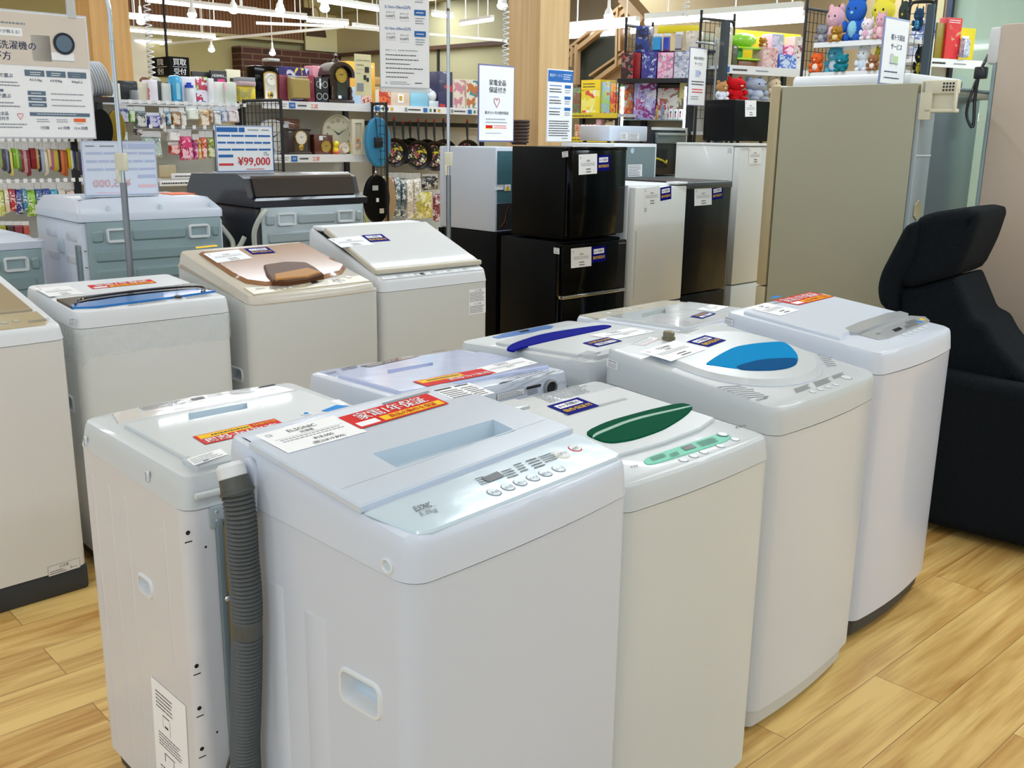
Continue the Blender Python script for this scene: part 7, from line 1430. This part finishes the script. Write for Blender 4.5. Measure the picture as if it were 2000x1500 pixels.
# black rack
Q2 = frame_px(1208, 152, 8.3, -22); z3 = fz(Q2, 1280, 154)
unit('black toy rack with glass cabinet below, behind the layaway service sign', Q2.M, fx(Q2, 1206, 154), fx(Q2, 1398, 154), .3, z3 + .01, [z3, .7], .36, back=colm('B8AE98', .6), rail='mesh_black', railh=.03, boardm='mesh_black')
mesh_panel('black wire grid panel at the left of the toy rack', Q2.M, (fx(Q2, 1213, 100), .12), (fx(Q2, 1213, 100) + .12, .5), fz(Q2, 1215, 46), z3)
mesh_panel('black wire grid panel at the right of the toy rack', Q2.M, (fx(Q2, 1366, 100), .0), (fx(Q2, 1366, 100) + .20, .3), fz(Q2, 1370, 36), z3 - .3)
for px, cols, sd, lab in (((1212, 103, 1236, 151), ['3A1E24', '8A7A7A', 'B93A3A', '1E1418'], 'A81E24', 'black and red figure box at the left of the toy rack'), ((1252, 101, 1281, 152), ['2E3A8A', '5A6AB0', 'B9C4E0', '3A2E8A'], '2A2E9A', 'blue figure box on the toy rack'), ((1283, 102, 1314, 152), ['E08AB4', 'D8D0D8', '9A8A94', 'F0C0D8'], 'D86AA8', 'pink figure box on the toy rack'), ((1315, 100, 1346, 152), ['B8BCCC', '8A94B0', 'D8DAE4'], '8A94B8', 'silver blue figure box beside the layaway sign')): Q2.box(lab, px, art(cols, 16, 1), colm(sd), k=.03, z=z3 + .002, d=.14)
zs3 = fz(Q2, 1260, 100)
Q2.box('dark red figure box beside the black and red one', (1237, 103, 1250, 151), colm('A01E28'), k=.06, z=z3 + .002, d=.14)
Q2.box('dark blue clear-wrapped box in the upper row of the toy rack', (1240, 50, 1266, 100), art(['1E3A8A', '16224A', '8A94C0', '0E1840'], 10, 1), k=.06, z=zs3 + .0, d=.14)
for px, cc, lab in (((1274, 66, 1292, 100), '1E94D8', 'light blue toy fish-like pack in the upper row'), ((1295, 65, 1309, 100), '1E34B0', 'deep blue toy pack in the upper row'), ((1318, 62, 1333, 98), 'B0B0B8', 'silver pack in the upper row')): Q2.pack(lab, px, colm(cc, .2, .9), k=.06, name='toy_pack', cf=.15)
Q2.box('cream clear bag of toys at the right of the upper row', (1338, 60, 1366, 100), art(['E0D8C8', 'C9A88A', 'E9E4DA'], 14, 1), k=.08, z=zs3, d=.1)
Q2.box('black tray under the upper row of toys', (1238, 100, 1400, 103), colm('121418'), k=.10, d=.25, name='shelf_tray', cat='shelf', z=zs3 - .012)
Q2.box('yellow header board above the toy rack', (1284, 50, 1366, 63), colm('F0DC14', .5), k=.3, d=.02, name='header_board', cat='sign')
# glass cabinet
Q3 = Q2; zg = fz(Q2, 1260, 233); zg0 = fz(Q2, 1260, 260)
O = Q2.M @ Vector((fx(Q2, 1207, 200), -.02, 0)); r = thing('glass_cabinet', 'black framed lit glass cabinet of figures under the toy rack', 'cabinet', O, Q2.yaw); L_ = fx(Q2, 1345, 200) - fx(Q2, 1207, 200)
for x in (0, L_): mb = MB(); mb.box(x - .015, 0, 0, x + .015, .03, z3 - .03, 'mesh_black'); mb.build('frame_post', r)
mb = MB(); mb.box(.0, .02, zg0 - .6, L_, .34, zg0 - .58, 'mesh_black'); mb.build('cabinet_floor', r)
mb = MB(); mb.tube([(.035, .03, zg0), (.035, .03, z3 - .06)], .010, 'tube_glow', 8); mb.build('light_strip', r)
mb = MB(); mb.tube([(L_ - .03, .03, zg0), (L_ - .03, .03, z3 - .06)], .010, 'tube_glow', 8); mb.build('light_strip', r)
mb = MB(); mb.box(.02, .04, zg - .008, L_ - .02, .32, zg, mat('glass_edge', 'A9D0CC', .05, alpha=.4, coat=1)); mb.build('glass_shelf', r)
for px, cols, lab in (((1236, 161, 1279, 232), ['A9A8E0', 'C9CCF0', '6A5AA8', 'E8E4F4', '9A3A8A'], 'large lavender model kit box in the glass cabinet'), ((1282, 172, 1324, 232), ['D8D4D0', 'E0DCD4', '8A7A5A', 'B84A4A'], 'white figure box with brown window in the glass cabinet'), ((1325, 160, 1345, 215), ['D8D090', 'D8D4A8', '6A6A5A'], 'yellow leaflet in the glass cabinet'), ((1217, 164, 1235, 230), ['8A8A7A', '5A8A5A', 'B0A890', 'C9554A'], 'mixed small figures pack at the left of the glass cabinet')): Q2.box(lab, px, art(cols, 12, .8), k=.16, z=zg, d=.1)
for i, (px, cc, nm) in enumerate((((1278, 205, 1286, 232), 'B89A4A', 'gold'), ((1288, 196, 1297, 232), '7A94B8', 'blue grey'), ((1298, 205, 1305, 232), 'D8DEE8', 'white'))):
    O, w_, h = Q2.place(*px, .08, zg); r = thing('figure', '%s standing figure in the glass cabinet' % nm, 'figure', O, Q2.yaw); mb = MB(); m = colm(cc, .3, .6); mb.tube([(w_ * .3, 0, 0), (w_ * .4, 0, h * .45)], w_ * .12, m, 8); mb.tube([(w_ * .7, 0, 0), (w_ * .6, 0, h * .45)], w_ * .12, m, 8); mb.ball((w_ * .5, 0, h * .6), (w_ * .25, w_ * .2, h * .2), m, 10, 8); mb.ball((w_ * .5, 0, h * .88), (w_ * .17, w_ * .17, h * .11), m, 10, 8); mb.tube([(w_ * .25, 0, h * .7), (w_ * .05, 0, h * .4)], w_ * .07, m, 6); mb.tube([(w_ * .75, 0, h * .7), (w_ * .95, 0, h * .4)], w_ * .07, m, 6); mb.build('body', r)
for i in range(4): Q2.box('small white card box with red figure picture, %s from the left in the cabinet' % ORD[i], (1305 + i * 9.5, 213, 1313.5 + i * 9.5, 233), 'white_plain', k=.05, z=zg, d=.03, spec=[('r', .35, .2, .65, .4, 'ink'), ('r', .4, .4, .6, .8, colm('B93A34'))], group='white card boxes in the cabinet')
# shelf right of it, receding
Q4 = frame_px(1413, 128, 8.0, 30); z5 = fz(Q4, 1480, 131)
TR = [('r', .02, .15, .14, .85, 'ink_blue'), ('l', .2, .2, .6, .8, 1, 'ink'), ('l', .68, .3, .95, .7, 1, 'ink_grey')]
unit('toy shelf with white rail between the black post and the wire grid', Q4.M, fx(Q4, 1411, 130), fx(Q4, 1592, 130), .4, fz(Q4, 1480, 61), [z5, z5 - .50], .36, railspec=TR, railh=.06)
mb = MB(); x = fx(Q4, 1403, 130); mb.box(x - .0, -.05, 0, x + .05, .0, fz(Q4, 1405, 42), colm('1E2A34')); 
o = mb.build('trim_post'); o.matrix_world = Q4.M; o.name = 'rack_post'; tag(o, 'dark steel rack post left of the green toy', 'post')
O, w_, h = Q4.place(1440, 62, 1486, 128, .04, z5); r = thing('toy_playset', 'lime green two-tier toy playset in clear wrap', 'toy', O, 30)
mb = MB(); mb.ball((w_ * .5, w_ * .35, h * .78), (w_ * .46, w_ * .35, h * .22), colm('8FD43A', .3, .9), 16, 10); mb.build('roof', r); mb = MB(); mb.box(0, 0, h * .52, w_, w_ * .7, h * .58, colm('A4E01E', .3, .9), .01); mb.build('upper_tray', r)
mb = MB(); mb.box(0, 0, h * .2, w_, w_ * .7, h * .26, colm('A4E01E', .3, .9), .01); mb.build('lower_tray', r); mb = MB(); mb.box(w_ * .1, .05, h * .26, w_ * .4, w_ * .6, h * .52, colm('2FA03A'), .01); mb.build('pillar', r); mb = MB(); mb.box(w_ * .15, .03, 0, w_ * .95, w_ * .6, h * .2, colm('8A5A3A', .3, .8), .01); mb.build('base', r)
for px, cols, sd, lab, k in (((1413, 52, 1428, 127), ['C9C0A4', 'D8D0B8'], None, 'clear bag of cream toys by the dark post', .02), ((1430, 88, 1440, 128), ['5A5A3A', '4A4A34'], None, 'olive packet beside the green playset', .05), ((1488, 92, 1518, 131), ['D8A8A8', 'B87A84', 'E0C8C4'], 'E0B4B0', 'pale pink boxed doll under the grey pink box', .02), ((1506, 66, 1529, 104), ['9AA8B8', 'C8C0D0'], 'E4C0DC', 'grey box with pink edges on the toy shelf', .10), ((1529, 88, 1550, 108), ['D83A6A', 'E04A7A', 'F0D0DC'], 'D82A5A', 'hot pink small box on the toy shelf', .1), ((1520, 107, 1554, 137), ['3A6AC8', '4A7AD0', 'C9D8F0'], '3460C0', 'blue toy box on the toy shelf', .02), ((1549, 71, 1566, 128), ['C9C0B8', '8A2A3A', 'D8D0CC'], 'D0C8C4', 'grey figure box at the right of the toy shelf', .14)):
    Q4.box(lab, px, art(cols, 14, .8), colm(sd) if sd else None, k=k, d=.12, z=z5 + .003 if px[3] > 120 else None)
O, w_, h = Q4.place(1487, 72, 1502, 95, .05); toy(Q4, 'small brown soft toy on top of the pale pink boxed doll', (1487, 72, 1503, 92), 'A8742A', 'E0D8C0', .06)
z6 = z5 - .50
toy(Q4, 'large red soft toy lying in front of the toy shelf', (1428, 148, 1468, 196), 'C8141E', None, -.1, ear='long')
toy(Q4, 'pale blue grey soft toy under the toy shelf', (1466, 148, 1510, 196), 'A9B4CC', 'C4CCDC', -.05)
toy(Q4, 'tan soft toy with white dress at the left of the red one', (1404, 156, 1428, 196), 'E0E6F4', None, -.1, head='B98A5A')
toy(Q4, 'beige soft toy right of the pale blue grey one', (1505, 148, 1532, 192), 'E4CFAE', 'F0E6D8', .0)
# soft toy rack
Q5 = frame_px(1583, 86, 7.4, -45); z7 = fz(Q5, 1640, 82); z8 = fz(Q5, 1640, 141)
unit('white two-board soft toy rack behind the champagne grey refrigerator', Q5.M, fx(Q5, 1590, 84), fx(Q5, 1775, 84), .4, z7 + .02, [z7, z8, .9], .34, back=None, railh=.03, upm='shelf_white')
mesh_panel('black wire grid panel at the left of the soft toy rack', Q5.M, (fx(Q5, 1573, 84), -.02), (fx(Q5, 1573, 84) + .02, .42), fz(Q5, 1575, 17), z8 - .3)
mesh_panel('black wire grid panel at the right of the soft toy rack', Q5.M, (fx(Q5, 1772, 84), -.02), (fx(Q5, 1772, 84) + .14, .05), fz(Q5, 1790, 4), z8 - .3)
mb = MB(); x = fx(Q5, 1800, 84); mb.box(x, .02, 0, x + .05, .06, fz(Q5, 1805, 8), colm('2A3A46')); o = mb.build('rack_post'); o.matrix_world = Q5.M; tag(o, 'dark steel post right of the soft toy rack', 'post')
for px, b, bl2, lab, k, e in (((1600, 6, 1640, 82), 'E9B8C4', 'F0D0D8', 'big pink soft toy at the left of the top board', .12, 'round'), ((1634, -14, 1682, 81), '2A62C0', '8FCBE0', 'big blue soft toy on the top board', .06, 'round'), ((1684, -10, 1738, 78), 'E6D94A', 'EEE48A', 'big yellow soft toy on the top board', .14, 'round'), ((1586, 45, 1612, 84), '8A8A94', 'A8A8B0', 'small grey soft toy at the left end of the top board', .0, 'long'), ((1613, 48, 1641, 84), 'A8792E', 'E0C88A', 'small brown soft toy with long ears on the top board', -.02, 'long'), ((1672, 32, 1702, 80), 'E8DEE4', 'D8A8C0', 'white and pink soft toy on the top board', -.01, 'long'), ((1700, 20, 1726, 80), 'D8A4B4', 'E8C4CC', 'rose soft toy beside the white and pink one', -.02, 'long'), ((1745, -5, 1772, 60), '3A4440', 'D8CE3A', 'dark grey soft toy behind the truck rental sign', .1, 'long'),
                              ((1573, 100, 1602, 146), 'E2622A', 'F0E0D0', 'orange soft toy at the left of the second board', .0, 'long'), ((1603, 86, 1640, 142), '5CB8D4', 'E0EEF4', 'light blue soft toy on the second board', .1, 'round'), ((1622, 104, 1652, 142), '1E7C8C', None, 'teal soft toy on the second board', -.03, 'round'), ((1662, 88, 1694, 141), 'EDEEF2', 'D4E4F4', 'white soft toy with round hat on the second board', .05, 'round'), ((1686, 104, 1712, 142), '9A6A4A', 'E8E0D8', 'small brown and white soft toy on the second board', -.03, 'long'), ((1700, 88, 1722, 138), 'C8C23A', 'E8D8A0', 'yellow green soft toy beside the truck rental sign', .1, 'round')):
    toy(Q5, lab, px, b, bl2, k, (z7 if px[3] < 90 else z8) + .002, e)
toy(Q5, 'blue and black soft toy hanging behind the right wire grid', (1776, 12, 1800, 60), '2A4A6A', '4AA8D8', .12, None, 'long')
toy(Q5, 'black soft toy with yellow belly lower behind the right wire grid', (1776, 85, 1804, 150), '23282C', 'C8B82A', .12, None, 'long')
# last shelf: boxes at the right
Q6 = frame_px(1806, 112, 8.0, 25); z9 = fz(Q6, 1850, 116)
unit('toy shelf with white rail right of the soft toy rack', Q6.M, fx(Q6, 1800, 116), fx(Q6, 1925, 116), .4, fz(Q6, 1860, 50), [z9, z9 - .4], .36, railspec=TR, railh=.06)
Q6.box('tall red toy box with dragon-like print on the right shelf', (1843, 34, 1872, 112), art(['D0222A', 'D8303A', 'C99A6A', 'D0222A'], 12, .8), colm('C81E28'), k=.0, z=z9 + .003, d=.08, spec=[('l', .1, .04, .9, .14, 2, 'paper')])
Q6.box('olive gold side of a large toy box left of the red one', (1824, 44, 1842, 113), colm('8A7A1E'), k=.02, z=z9 + .003, d=.16)
Q6.box('blue and white toy box at the left of the right shelf', (1806, 34, 1822, 110), art(['8AA8D8', 'C9CCE0', '3A5AA8', 'E8E4E8'], 10, .8), k=.03, z=z9 + .003, d=.16)
Q6.box('red sale card above the blue and white toy box', (1813, 20, 1825, 34), colm('D8242A'), k=.04, d=.01, name='card', cat='card', spec=[('t', .2, .15, .8, .85, 'U', 'paper', .03)])
Q6.pack('silver wrapped toy beside the white refrigerator grip', (1874, 70, 1888, 112), art(['B8C4D8', 'E4E8F0', '8A94B8'], 20, 1), k=-.02, name='toy_pack', cf=.1)

Q4.box('yellow backing board behind the green playset and boxed dolls', (1430, 62, 1560, 128), colm('E8D41A', .5), k=.33, d=.01, name='backing_board', cat='sign')
Q6.box('yellow backing board behind the red toy box', (1812, 52, 1900, 112), colm('E8D41A', .5), k=.33, d=.01, name='backing_board', cat='sign')
